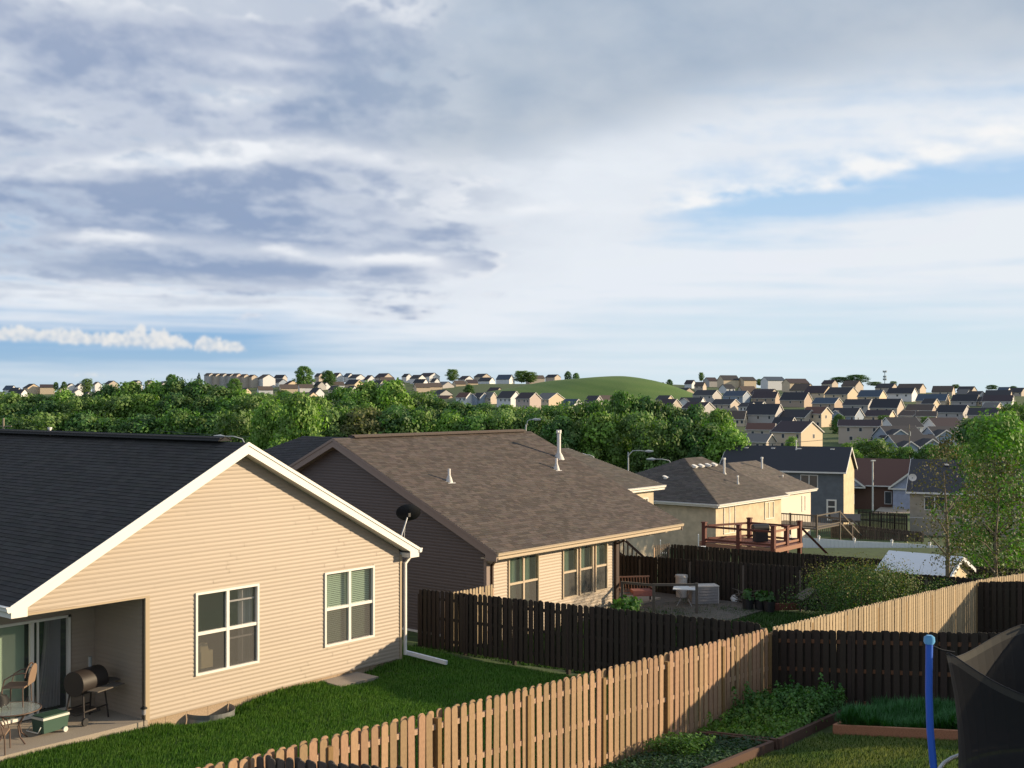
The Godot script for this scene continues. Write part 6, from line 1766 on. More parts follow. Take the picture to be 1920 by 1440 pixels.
# ------------------------------------------------------------------ porch of the near house
func porch_things() -> void:
	var st := sb()
	# glass table
	var t := thing("patio_table", "round glass patio table on curved metal legs, cut by the left edge", "table", P(12.95, 0.03, 24.45))
	tube(st, [Vector3(0, 0.70, 0), Vector3(0, 0.715, 0)], [0.60], 32)
	part("tabletop", st.commit(), M.table_glass, t)
	st = sb()
	var ring := []
	for k in 33: ring.append(Vector3(cos(TAU * k / 32) * 0.60, 0.705, sin(TAU * k / 32) * 0.60))
	tube(st, ring, [0.016], 6, Color.WHITE, false)
	part("rim", st.commit(), M.chair_frame, t)
	for k in 4:
		st = sb()
		var a := TAU * k / 4 + 1.35
		var d := Vector3(cos(a), 0, sin(a))
		tube(st, [d * 0.46 + Vector3(0, 0.70, 0), d * 0.36 + Vector3(0, 0.58, 0), d * 0.20 + Vector3(0, 0.36, 0), d * 0.26 + Vector3(0, 0.14, 0), d * 0.42 + Vector3(0, 0.0, 0)], [0.017], 8)
		part("leg", st.commit(), M.chair_frame, t)
	# chair set on the table and the one beside it
	for q in [["brown wicker armchair standing up on the glass patio table", P(13.22, 0.745, 24.72), -2.4], ["brown wicker armchair seat half hidden beside the glass patio table", P(12.35, 0.03, 23.98), 0.9]]:
		var c := thing("patio_chair", q[0], "chair", q[1], q[2], "brown patio armchairs")
		st = sb()
		box(st, Vector3(0, 0.42, 0), Vector3(0.5, 0.035, 0.48))
		part("seat", st.commit(), M.chair_wicker, c)
		st = sb()
		var o := []
		for k in 11: o.append(Vector2(cos(PI * k / 10) * 0.25, 0.64 + sin(PI * k / 10) * 0.27))
		o.append(Vector2(-0.22, 0.46)); o.append(Vector2(0.22, 0.46))
		extrude(st, o, Vector3(0, 0, -0.23), Vector3.RIGHT, Vector3(0, 0.985, -0.17), Vector3(0, 0, 0.02))
		part("backrest", st.commit(), M.chair_wicker, c)
		for s in [-1.0, 1.0]:
			st = sb()
			tube(st, [Vector3(s * 0.27, 0, 0.24), Vector3(s * 0.28, 0.35, 0.23), Vector3(s * 0.285, 0.60, 0.17), Vector3(s * 0.28, 0.70, 0.0), Vector3(s * 0.27, 0.74, -0.2), Vector3(s * 0.25, 0.72, -0.28)], [0.015], 7)
			part("arm", st.commit(), M.chair_frame, c)
			for z in [0.24, -0.22]:
				st = sb()
				tube(st, [Vector3(s * 0.27, 0, z), Vector3(s * 0.255, 0.42, z * 0.95)], [0.014], 7)
				part("leg", st.commit(), M.chair_frame, c)
		st = sb()
		var hoop := []
		for k in 11: hoop.append(Vector3(cos(PI * k / 10) * 0.26, 0.63 + sin(PI * k / 10) * 0.275, -0.25 - 0.05 * sin(PI * k / 10)))
		tube(st, hoop, [0.015], 7)
		part("back_frame", st.commit(), M.chair_frame, c)
	# kettle barbecue lid on the table
	t = thing("portable_grill", "small black tabletop grill sitting on the glass patio table", "grill", P(12.72, 0.745, 24.55))
	st = sb()
	tube(st, [Vector3(0, 0.10, 0), Vector3(0, 0.13, 0), Vector3(0, 0.22, 0), Vector3(0, 0.30, 0), Vector3(0, 0.34, 0)], [0.14, 0.2, 0.215, 0.17, 0.05], 18)
	part("bowl", st.commit(), M.black_metal, t)
	for k in 3:
		st = sb()
		var a := TAU * k / 3 + 0.4
		tube(st, [Vector3(cos(a) * 0.12, 0.14, sin(a) * 0.12), Vector3(cos(a) * 0.2, 0, sin(a) * 0.2)], [0.008], 6)
		part("leg", st.commit(), M.black_metal, t)
	# wheeled cool box
	t = thing("cool_box", "dark green wheeled cool box with pale lid on the patio slab", "cool box", P(13.85, 0.03, 24.45), 0.12)
	st = sb()
	hexa(st, [Vector3(-0.30, 0.07, 0.19), Vector3(0.30, 0.07, 0.19), Vector3(0.30, 0.07, -0.19), Vector3(-0.30, 0.07, -0.19), Vector3(-0.33, 0.36, 0.21), Vector3(0.33, 0.36, 0.21), Vector3(0.33, 0.36, -0.21), Vector3(-0.33, 0.36, -0.21)])
	part("body", st.commit(), M.cooler_green, t)
	st = sb()
	box(st, Vector3(0, 0.385, 0), Vector3(0.68, 0.05, 0.44))
	part("lid_rim", st.commit(), M.cooler_white, t)
	st = sb()
	box(st, Vector3(0, 0.42, 0), Vector3(0.62, 0.03, 0.38))
	part("lid", st.commit(), M.cooler_green, t)
	for s in [-1.0, 1.0]:
		st = sb()
		tube(st, [Vector3(0.22, 0.06, s * 0.21), Vector3(0.22, 0.06, s * 0.25)], [0.06], 14)
		part("wheel", st.commit(), M.cooler_white, t)
	st = sb()
	tube(st, [Vector3(-0.36, 0.22, 0.16), Vector3(-0.46, 0.12, 0.2), Vector3(-0.46, 0.12, -0.2), Vector3(-0.36, 0.22, -0.16)], [0.012], 6)
	part("handle", st.commit(), M.cooler_white, t)
	# barrel smoker
	t = thing("barrel_smoker", "black barrel smoker grill with side shelf in the porch corner", "grill", P(15.0, 0.03, 24.75), 0.30)
	st = sb()
	tube(st, [Vector3(-0.52, 0.92, 0), Vector3(0.30, 0.92, 0)], [0.29], 22)
	part("barrel", st.commit(), M.smoker_steel, t)
	st = sb()
	tube(st, [Vector3(0.302, 0.92, 0), Vector3(0.315, 0.92, 0)], [0.275], 22)
	part("end_plate", st.commit(), M.smoker_rust, t)
	st = sb()
	box(st, Vector3(0.02, 0.78, 0.46), Vector3(0.9, 0.025, 0.30))
	box(st, Vector3(0.55, 0.80, 0.05), Vector3(0.42, 0.025, 0.50))
	part("shelf", st.commit(), M.weathered, t)
	st = sb()
	tube(st, [Vector3(0.12, 1.18, -0.1), Vector3(0.12, 1.42, -0.1)], [0.045], 12)
	part("chimney", st.commit(), M.grey_metal, t)
	for q in [[-0.45, 0.24], [-0.45, -0.24], [0.28, 0.24], [0.28, -0.24]]:
		st = sb()
		tube(st, [Vector3(q[0] * 0.95, 0.72, q[1] * 0.8), Vector3(q[0] * 1.1, 0.0, q[1] * 1.15)], [0.02], 8)
		part("leg", st.commit(), M.smoker_steel, t)
	for s in [-1.0, 1.0]:
		st = sb()
		tube(st, [Vector3(-0.5, 0.09, s * 0.28), Vector3(-0.5, 0.09, s * 0.33)], [0.09], 16)
		part("wheel", st.commit(), M.black_metal, t)
	st = sb()
	bar(st, Vector3(-0.48, 0.30, 0.25), Vector3(0.30, 0.30, 0.25), 0.03, 0.03)
	bar(st, Vector3(-0.48, 0.30, -0.25), Vector3(0.30, 0.30, -0.25), 0.03, 0.03)
	part("brace", st.commit(), M.smoker_steel, t)
	# little path light
	t = thing("path_light", "small black solar path light at the porch corner", "garden light", P(15.62, -0.05, 23.52))
	st = sb()
	tube(st, [Vector3(0, 0, 0), Vector3(0, 0.26, 0)], [0.012], 6)
	part("stake", st.commit(), M.black_metal, t)
	st = sb()
	tube(st, [Vector3(0, 0.26, 0), Vector3(0, 0.30, 0), Vector3(0, 0.40, 0)], [0.035, 0.05, 0.05], 10)
	part("lens", st.commit(), M.grey_plastic, t)
	st = sb()
	tube(st, [Vector3(0, 0.40, 0), Vector3(0, 0.42, 0), Vector3(0, 0.47, 0)], [0.085, 0.08, 0.02], 10)
	part("cap", st.commit(), M.black_metal, t)

# ------------------------------------------------------------------ the second house's patio
func patio_things() -> void:
	var st := sb()
	var gy := -1.12
	ubox(st, 39.6, 44.4, gy - 0.3, gy - 0.05, 22.0, 30.0)
	var deck := part("patio", st.commit(), M.weathered, self)
	tag(deck, "", "", "", "structure")
	for k in 12:
		st = sb()
		ubox(st, 39.6 + k * 0.40, 39.985 + k * 0.40, gy - 0.045, gy, 22.0, 30.0)
		part("plank", st.commit(), M.weathered, deck)
	var t := thing("railing", "weathered grey post and rail along the patio edge", "railing", P(40.3, gy, 25.2))
	var off := -t.position
	var pts := [[39.55, 26.3], [39.85, 25.0], [41.06, 23.75]]
	for q in pts:
		st = sb()
		box(st, P(q[0], gy + 0.58, q[1]) + off, Vector3(0.11, 1.25, 0.11), Basis(Vector3.UP, 0.5))
		part("post", st.commit(), M.weathered, t)
	for i in 2:
		st = sb()
		bar(st, P(pts[i][0], gy + 1.16, pts[i][1]) + off, P(pts[i + 1][0], gy + 1.14, pts[i + 1][1]) + off, 0.10, 0.09)
		part("rail", st.commit(), M.weathered, t)
	# glider bench with cushion
	t = thing("bench", "slatted wooden bench with faded red seat cushion on the patio", "bench", P(41.5, gy, 26.9), -0.75)
	for k in 11:
		st = sb()
		bar(st, Vector3(-0.62 + k * 0.124, 0.50, -0.26), Vector3(-0.62 + k * 0.124, 1.02, -0.42), 0.055, 0.02)
		part("slat", st.commit(), M.bench_wood, t)
	for q in [[-0.68, 1.04, -0.43, 0.68, 1.04, -0.43], [-0.68, 0.46, -0.26, 0.68, 0.46, -0.26], [-0.68, 0.42, 0.26, 0.68, 0.42, 0.26]]:
		st = sb()
		bar(st, Vector3(q[0], q[1], q[2]), Vector3(q[3], q[4], q[5]), 0.08, 0.05)
		part("rail", st.commit(), M.bench_wood, t)
	for s in [-1.0, 1.0]:
		st = sb()
		bar(st, Vector3(s * 0.68, 0.64, -0.34), Vector3(s * 0.68, 0.64, 0.32), 0.08, 0.04)
		part("armrest", st.commit(), M.bench_wood, t)
		for z in [-0.3, 0.28]:
			st = sb()
			bar(st, Vector3(s * 0.68, 0, z), Vector3(s * 0.68, 0.64, z), 0.07, 0.06)
			part("leg", st.commit(), M.dark_brown_metal, t)
	st = sb()
	box(st, Vector3(0.22, 0.50, 0.02), Vector3(0.86, 0.13, 0.56))
	box(st, Vector3(0.22, 0.44, 0.31), Vector3(0.84, 0.22, 0.03))
	part("cushion", st.commit(), M.red_cushion, t)
	# white table
	t = thing("patio_table", "small white square table with bent metal legs on the patio", "table", P(42.4, gy, 25.1), 0.5)
	st = sb()
	box(st, Vector3(0, 0.70, 0), Vector3(0.92, 0.03, 0.92))
	part("tabletop", st.commit(), M.white_plastic, t)
	for k in 4:
		st = sb()
		var a := TAU * k / 4 + 0.785
		tube(st, [Vector3(cos(a) * 0.5, 0.69, sin(a) * 0.5), Vector3(cos(a) * 0.18, 0.40, sin(a) * 0.18), Vector3(cos(a) * 0.26, 0.2, sin(a) * 0.26), Vector3(cos(a) * 0.44, 0, sin(a) * 0.44)], [0.014], 6)
		part("leg", st.commit(), M.grey_metal, t)
	# bin, storage box, planters, ornaments
	t = thing("bin", "pale grey plastic bin behind the storage box on the patio", "bin", P(44.0, gy, 26.2))
	st = sb()
	tube(st, [Vector3.ZERO, Vector3(0, 0.85, 0), Vector3(0, 0.86, 0), Vector3(0, 0.95, 0)], [0.22, 0.26, 0.29, 0.27], 14)
	part("body", st.commit(), M.pale_plastic, t)
	t = thing("storage_box", "grey louvred storage box with cream end on the patio", "box", P(43.3, gy, 24.75), -0.75)
	st = sb()
	box(st, Vector3(0, 0.36, 0), Vector3(1.15, 0.70, 0.62))
	part("body", st.commit(), M.grey_plastic, t)
	for k in 5:
		st = sb()
		box(st, Vector3(0, 0.14 + k * 0.12, 0.32), Vector3(1.1, 0.06, 0.03))
		part("slat", st.commit(), M.grey_plastic, t)
	st = sb()
	box(st, Vector3(0.59, 0.36, 0), Vector3(0.03, 0.70, 0.62))
	box(st, Vector3(0, 0.73, 0), Vector3(1.22, 0.05, 0.68))
	part("lid", st.commit(), M.pale_plastic, t)
	var pots := [[43.2, 22.6, 0.24, 0.45, "black square planter with leafy plant on the patio, leftmost planter"], [43.5, 22.2, 0.26, 0.40, "black planter trough with green plants, second planter on the patio"], [43.3, 21.7, 0.24, 0.42, "round black plant pot at right end of the patio planters"]]
	for q in pots:
		t = thing("planter", q[4], "planter", P(q[0], gy - 0.02, q[1]), 0.0, "black planters on the patio")
		st = sb()
		tube(st, [Vector3.ZERO, Vector3(0, q[3], 0), Vector3(0, q[3] - 0.03, 0)], [q[2] * 0.85, q[2], q[2] * 0.9], 12)
		part("pot", st.commit(), M.black_metal, t)
		var spots := []
		for k in 60:
			var a := rng.randf() * TAU
			var r: float = rng.randf() * q[2] * 1.1
			spots.append([leaf_at(Vector3(cos(a) * r, q[3] + rng.randf() * 0.35, sin(a) * r), Vector3(cos(a), 0.6, sin(a)), 0.09), Color(0.06, 0.15, 0.035) * rng.randf_range(0.7, 1.3)])
		scatter("leaves", leaf_card(), M.leaf, spots, t)
	t = thing("garden_stone", "white bag of compost leaning beside the storage box", "bag", P(44.6, gy, 23.9))
	st = sb()
	tube(st, [Vector3(0, 0, 0), Vector3(0, 0.08, 0), Vector3(0.03, 0.22, 0), Vector3(0.05, 0.3, 0)], [0.2, 0.24, 0.2, 0.06], 12)
	part("sack", st.commit(), M.white_plastic, t)
	t = thing("brush_pile", "heap of grey branches and cuttings behind the patio planters", "brush pile", P(44.0, gy - 0.05, 23.2))
	for k in 26:
		st = sb()
		var a := rng.randf() * TAU
		var b := Vector3(cos(a), 0.25, sin(a)) * rng.randf_range(0.3, 0.7)
		var c := Vector3(rng.randf_range(-0.4, 0.4), rng.randf_range(0.1, 0.6), rng.randf_range(-0.4, 0.4))
		tube(st, [c - b * 0.5, c + b * 0.5], [0.022, 0.012], 5)
		part("branch", st.commit(), M.weathered, t)
	# feeder hut
	t = thing("wooden_shelter", "small grey wooden shelter with pitched shingled roof beside the big bush", "shelter", P(44.1, gy + 0.12, 20.2), -0.75)
	for q in [[-0.42, 0.3], [0.42, 0.3], [-0.42, -0.3], [0.42, -0.3]]:
		st = sb()
		box(st, Vector3(q[0], 0.24, q[1]), Vector3(0.07, 0.5, 0.07))
		part("post", st.commit(), M.weathered, t)
	for s in [-1.0, 1.0]:
		st = sb()
		slab(st, Vector3(0, 0.86, 0.42), Vector3(0, 0.86, -0.42), Vector3(s * 0.62, 0.46, -0.42), Vector3(s * 0.62, 0.46, 0.42), -0.04 * s)
		part("roof", st.commit(), M.weathered, t)
	st = sb()
	extrude(st, [Vector2(-0.55, 0.46), Vector2(0.55, 0.46), Vector2(0, 0.82)], Vector3(0, 0, 0.32), Vector3.RIGHT, Vector3.UP, Vector3(0, 0, 0.03))
	part("gable", st.commit(), M.weathered, t)
	st = sb()
	box(st, Vector3(0, 0.22, -0.05), Vector3(0.7, 0.4, 0.5))
	part("bin", st.commit(), M.black_metal, t)
	t = thing("raised_bed", "low dark red raised bed edging by the patio planters", "raised bed", P(44.3, gy - 0.05, 21.3), -0.75)
	st = sb()
	box(st, Vector3(0, 0.14, 0), Vector3(1.3, 0.28, 0.12))
	part("board", st.commit(), M.terracotta, t)
	# white roofed shed beyond the dark fence
	t = thing("shed", "low shed with white roof and cream gable beyond the bush", "shed", P(55.6, -2.1, 19.8))
	st = sb()
	extrude(st, [Vector2(-1.5, 0), Vector2(1.5, 0), Vector2(1.5, 1.45), Vector2(0, 2.05), Vector2(-1.5, 1.45)], Vector3(0, 0, 1.5), Vector3.RIGHT, Vector3.UP, Vector3(0, 0, -3.0))
	part("wall", st.commit(), M.cream_paint, t)
	st = sb()
	for s in [-1.0, 1.0]:
		slab(st, Vector3(0, 2.2, 1.75), Vector3(0, 2.2, -1.75), Vector3(s * 1.8, 1.42, -1.75), Vector3(s * 1.8, 1.42, 1.75), -0.09 * s)
	part("roof", st.commit(), M.vinyl_white, t)
	st = sb()
	for s in [-1.0, 1.0]: extrude(st, [Vector2(0, 2.2), Vector2(s * 1.8, 1.42), Vector2(s * 1.8, 1.25), Vector2(0, 2.02)], Vector3(0, 0, 1.76), Vector3.RIGHT, Vector3.UP, Vector3(0, 0, 0.04))
	part("trim", st.commit(), M.vinyl_white, t)
	# white garden chairs behind the far dark fence
	for q in [["white plastic garden chair behind the further dark fence, left one", 60.5, 37.2], ["white plastic garden chair behind the further dark fence, right one", 64.5, 36.9]]:
		t = thing("garden_chair", q[0], "chair", P(q[1], -2.3, q[2]), 0.6, "white garden chairs")
		st = sb()
		box(st, Vector3(0, 0.45, 0), Vector3(0.5, 0.05, 0.5))
		part("seat", st.commit(), M.white_plastic, t)
		st = sb()
		box(st, Vector3(0, 0.85, -0.24), Vector3(0.5, 0.75, 0.04))
		part("backrest", st.commit(), M.white_plastic, t)
		for k in 4:
			st = sb()
			box(st, Vector3([-0.22, 0.22][k % 2], 0.22, [-0.22, 0.22][k / 2]), Vector3(0.05, 0.44, 0.05))
			part("leg", st.commit(), M.white_plastic, t)

# ------------------------------------------------------------------ own yard: beds and trampoline
func yard_things() -> void:
	var st := sb()
	var beds := [
		["raised bed edged with dark timbers, full of bright leafy greens, in the fence corner", [[22.25, 12.75], [21.72, 10.70], [25.3, 10.85], [25.75, 12.8]], [0, 1], "bed_timber"],
		["low bed of dark ground cover with timber edge, against the orange fence", [[17.0, 12.75], [17.0, 10.75], [21.5, 10.72], [22.1, 12.75]], [1, 2], "bed_timber"],
		["raised bed with new orange timber front, full of feathery greens", [[23.45, 10.25], [23.25, 5.6], [25.7, 5.6], [25.7, 10.25]], [0, 3], "bed_timber_new"]]
	for q in beds:
		var c: Array = q[1]
		var t := thing("raised_bed", q[0], "raised bed", P(c[0][0], ground(c[0][0], c[0][1]), c[0][1]))
		var off := -t.position
		for e in q[2]:
			var a: Array = c[e]
			var b: Array = c[(e + 1) % 4]
			st = sb()
			var pa := P(a[0], ground(a[0], a[1]) + 0.10, a[1]) + off
			var pb := P(b[0], ground(b[0], b[1]) + 0.10, b[1]) + off
			bar(st, pa, pb, 0.09, 0.22)
			part("timber", st.commit(), M[q[3]], t)
		st = sb()
		var top := []
		for k in c: top.append(P(k[0], ground(k[0], k[1]) + 0.07, k[1]) + off)
		var steps := 8
		for i in steps:
			for j in steps:
				var f := func(x: float, y: float) -> Vector3:
					var p: Vector3 = top[0].lerp(top[1], y).lerp(top[3].lerp(top[2], y), x)
					var w := p - off
					return Vector3(p.x, ground(w.x, -w.z) + 0.06 + 0.04 * sin(w.x * 7.0) * sin(w.z * 6.0) + off.y, p.z)
				quad(st, f.call(i / 8.0, j / 8.0), f.call(i / 8.0, (j + 1) / 8.0), f.call((i + 1) / 8.0, (j + 1) / 8.0), f.call((i + 1) / 8.0, j / 8.0))
		tag(part("soil", st.commit(), M.soil, t), "", "")
	# plants in the beds
	var leaf := leaf_card()
	var spots := []
	for k in 380:
		var u := rng.randf_range(22.2, 25.7)
		var v := rng.randf_range(10.85, 12.8)
		var tall := 0.16 + 0.55 * smoothstep(22.3, 24.6, u) * rng.randf_range(0.5, 1.0) + (0.3 if rng.randf() < 0.06 else 0.0)
		var tint := Color(0.13, 0.26, 0.04).lerp(Color(0.055, 0.17, 0.045), smoothstep(22.6, 24.6, u) * rng.randf_range(0.5, 1.0)) * rng.randf_range(0.8, 1.2)
		for j in 46:
			var a := rng.randf() * TAU
			var h := rng.randf() * tall
			var r := rng.randf() * 0.17 * (1.2 - h / (tall + 0.1))
			spots.append([leaf_at(P(u, ground(u, v) + 0.08 + h, v) + Vector3(cos(a) * r, 0, sin(a) * r), Vector3(cos(a), rng.randf_range(0.2, 1.4), sin(a)), rng.randf_range(0.025, 0.052)), tint * rng.randf_range(0.75, 1.25)])
	scatter("garden_plants", leaf, M.leaf, spots)
	spots = []
	for k in 16000:
		var u := rng.randf_range(17.0, 21.9)
		var v := rng.randf_range(10.85, 12.75)
		var bright := 1.0 if absf(u - 20.4) < 0.5 and v > 11.6 else 0.0
		var h := rng.randf() * (0.16 + 0.22 * bright)
		var a := rng.randf() * TAU
		spots.append([leaf_at(P(u, ground(u, v) + 0.06 + h, v), Vector3(cos(a) * 0.7, 1.0, sin(a) * 0.7), rng.randf_range(0.022, 0.045)), Color(0.035, 0.085, 0.032).lerp(Color(0.09, 0.2, 0.03), bright * 0.8) * rng.randf_range(0.6, 1.4)])
	scatter("ground_cover", leaf, M.leaf, spots)
	spots = []
	var feather := tuft_mesh(9, 0.16, 0.012, 0.06, 0.9)
	for k in 2600:
		var u := rng.randf_range(23.5, 25.5)
		var v := rng.randf_range(7.6, 10.2)
		var m := 0.7 + 0.5 * sin(u * 3.1) * sin(v * 2.3)
		for j in 2:
			spots.append([Transform3D(Basis(Vector3.UP, rng.randf() * TAU).scaled(Vector3.ONE * rng.randf_range(0.9, 1.5)), P(u, ground(u, v) + 0.08 + rng.randf() * 0.30 * m, v)), Color(0.055, 0.20, 0.055) * rng.randf_range(0.7, 1.25)])
	scatter("feathery_plants", feather, M.grass_blade, spots)
	spots = []
	for k in 4200:
		var u := rng.randf_range(23.5, 25.4)
		var v := rng.randf_range(5.8, 7.9)
		var a := rng.randf() * TAU
		spots.append([leaf_at(P(u, ground(u, v) + 0.06 + rng.randf() * 0.35, v), Vector3(cos(a), 0.9, sin(a)), rng.randf_range(0.025, 0.055)), Color(0.05, 0.14, 0.04) * rng.randf_range(0.7, 1.3)])
	scatter("leafy_plants", leaf, M.leaf, spots)
	# trampoline
	var right := Vector3(0.629, 0, 0.777)
	var away := Vector3(0.777, 0, -0.629)
	var c := right * 7.52 + away * 15.0
	var gy := ground(c.x, -c.z)
	c.y = gy
	var t := thing("trampoline", "trampoline enclosure with blue foam covered poles and black safety net at right", "trampoline", c)
	var at := func(deg: float, r: float, y: float) -> Vector3:
		var a := deg_to_rad(deg)
		return right * cos(a) * r + away * sin(a) * r + Vector3.UP * y
	var top := 4.36 - gy
	for k in 4:
		var a: float = [180.0, 87.0, 2.0, 271.0][k]
		st = sb()
		var pts := [at.call(a, 2.06, 0.85), at.call(a, 2.135, 1.25), at.call(a, 2.175, 1.7), at.call(a, 2.19, 2.2), at.call(a, 2.185, top)]
		tube(st, pts, [0.046], 14)
		var pole := part("pole", st.commit(), M.blue_sleeve, t)
		st = sb()
		tube(st, [at.call(a, 2.08, 0.0), at.call(a, 2.06, 0.9)], [0.024], 10)
		part("leg", st.commit(), M.grey_metal, pole)
		st = sb()
		tube(st, [at.call(a, 2.185, top - 0.01), at.call(a, 2.185, top + 0.02), at.call(a, 2.185, top + 0.075), at.call(a, 2.185, top + 0.10)], [0.058, 0.072, 0.068, 0.035], 14)
		part("cap", st.commit(), M.blue_cap, pole)
		st = sb()
		tube(st, [at.call(a, 2.14, top - 0.04), at.call(a, 2.02, top - 0.09), at.call(a, 1.86, top - 0.12)], [0.012], 6)
		part("strap", st.commit(), M.strap, pole)
	var steps := 64
	st = sb()
	var sb2 := sb()
	var sc := sb()
	var net_at := func(i: int, f: float) -> Vector3:
		var d := 360.0 * i / steps
		var q := absf(sin(deg_to_rad((d - 2.0) * 2.0)))
		var sag := 0.30 * pow(q, 1.3)
		var rr := lerpf(1.70, 1.94 - 0.16 * q, f) - 0.05 * sin(PI * f)
		return at.call(d, rr, lerpf(0.95, top - 0.12 - sag, f))
	for i in steps:
		for j in 8:
			var f0 := j / 8.0 * 0.93
			var f1 := (j + 1) / 8.0 * 0.93
			quad(st, net_at.call(i, f0), net_at.call(i + 1, f0), net_at.call(i + 1, f1), net_at.call(i, f1))
		quad(sb2, net_at.call(i, 0.93), net_at.call(i + 1, 0.93), net_at.call(i + 1, 1.0), net_at.call(i, 1.0))
	part("net", st.commit(), M.net, t)
	part("net_band", sb2.commit(), M.net_band, t)
	var edge := []
	for i in steps + 1: edge.append(net_at.call(i, 1.0))
	tube(sc, edge, [0.009], 5, Color.WHITE, false)
	part("top_cord", sc.commit(), M.strap, t)
	st = sb()
	tube(st, [Vector3(0, 0.88, 0), Vector3(0, 0.90, 0)], [1.70], 40)
	part("mat", st.commit(), M.strap, t)
	st = sb()
	var rim := []
	for i in 41: rim.append(at.call(360.0 * i / 40, 1.95, 0.9))
	tube(st, rim, [0.03], 8, Color.WHITE, false)
	part("frame", st.commit(), M.grey_metal, t)

# ------------------------------------------------------------------ plants
var leaf_card_mesh: ArrayMesh

func leaf_card() -> ArrayMesh:
	if leaf_card_mesh == null:
		var st := sb()
		var p := [Vector3(0, 0, -0.5), Vector3(0.36, 0.10, 0.05), Vector3(0, -0.03, 0.5), Vector3(-0.36, 0.10, 0.05)]
		for q in [[0, 1, 2], [0, 2, 3]]:
			for k in q:
				st.set_normal(Vector3(0, 1, 0))
				st.set_color(Color.WHITE)
				st.add_vertex(p[k])
		leaf_card_mesh = st.commit()
	return leaf_card_mesh

func leaf_at(at: Vector3, n: Vector3, size: float) -> Transform3D:
	var y := n.normalized()
	var x := y.cross(Vector3(rng.randf() - 0.5, rng.randf() - 0.5, rng.randf() - 0.5)).normalized()
	if x.length_squared() < 0.5: x = Vector3.RIGHT
	return Transform3D(Basis(x, y, x.cross(y)).scaled(Vector3.ONE * size * 2.0), at)

# foliage of one tree: clumps of leaf-sized faces spread through a crown of height 1 and width 1 (scaled when placed)
func crown_mesh(h: float, w: float, base: float, clumps: int, per: int, leaf: float, tint: Color, shape: int, ragged: float) -> ArrayMesh:
	var pos := PackedVector3Array()
	var nor := PackedVector3Array()
	var col := PackedColorArray()
	for i in clumps:
		var t := (i + rng.randf()) / clumps
		var prof := 0.0
		if shape == 0: prof = sqrt(maxf(0.0, 1.0 - pow((t - 0.42) / 0.60, 2)))           # rounded
		elif shape == 1: prof = pow(sin(PI * clampf(t * 0.93 + 0.06, 0, 1)), 0.55) * (1.05 - 0.30 * t)  # tall, irregular
		elif shape == 2: prof = sqrt(maxf(0.0, 1.0 - pow((t - 0.55) / 0.56, 2)))         # spreading
		else: prof = 1.0 - t * 0.96                                                       # conical
		var a := i * 2.39996 + rng.randf() * 0.9
		var rad := w / 2 * prof * lerpf(0.25, 1.0, sqrt(rng.randf())) * rng.randf_range(1.0 - ragged, 1.0 + ragged * 0.6)
		var c := Vector3(cos(a) * rad, base + (h - base) * t, sin(a) * rad)
		var cr := w * rng.randf_range(0.10, 0.185) * (1.0 if shape < 3 else 0.8 * (1.1 - t))
		var ct := tint * rng.randf_range(0.72, 1.25)
		if rng.randf() < 0.18: ct = ct.lerp(Color(0.16, 0.22, 0.05), 0.45)
		var out := Vector3(cos(a), 0.35, sin(a)).normalized()
		for j in per:
			var d := Vector3(rng.randfn(), rng.randfn() * 0.8 + 0.15, rng.randfn()).normalized()
			var p := c + d * cr * pow(rng.randf(), 0.4) * Vector3(1.0, 0.8, 1.0)
			var n := (d + out * 0.5 + Vector3(rng.randfn(), rng.randfn(), rng.randfn()) * 0.55).normalized()
			var x := n.cross(Vector3(rng.randfn(), rng.randfn(), rng.randfn())).normalized()
			var y := n.cross(x)
			var s := leaf * rng.randf_range(0.55, 1.3)
			var k := ct * rng.randf_range(0.75, 1.25)
			var q := [p - y * s, p + x * s * 0.72, p + y * s, p - x * s * 0.72]
			for v in [q[0], q[2], q[1], q[0], q[3], q[2]]:
				pos.append(v)
				nor.append(n)
				col.append(k)
	var ar := []
	ar.resize(Mesh.ARRAY_MAX)
	ar[Mesh.ARRAY_VERTEX] = pos
	ar[Mesh.ARRAY_NORMAL] = nor
	ar[Mesh.ARRAY_COLOR] = col
	var m := ArrayMesh.new()
	m.add_surface_from_arrays(Mesh.PRIMITIVE_TRIANGLES, ar)
	return m

func trunk_mesh(h: float, r: float, limbs: int, spread: float) -> ArrayMesh:
	var st := sb()
	var pts := []
	var rr := []
	for i in 7:
		var t := i / 6.0
		pts.append(Vector3(sin(t * 3.0) * 0.15, h * 0.85 * t, cos(t * 2.0) * 0.12 - 0.12))
		rr.append(r * (1.25 - t * 1.05) if i > 0 else r * 1.5)
	tube(st, pts, rr, 8)
	for i in limbs:
		var t := 0.25 + 0.65 * i / maxf(limbs, 1)
		var a := i * 2.4
		var p: Vector3 = pts[int(t * 6)]
		var e := p + Vector3(cos(a) * spread, h * 0.18, sin(a) * spread) * (1.1 - t * 0.6)
		tube(st, [p, p.lerp(e, 0.5) + Vector3(0, h * 0.02, 0), e], [r * 0.42, r * 0.28, r * 0.08], 6)
	return st.commit()

var kinds := []

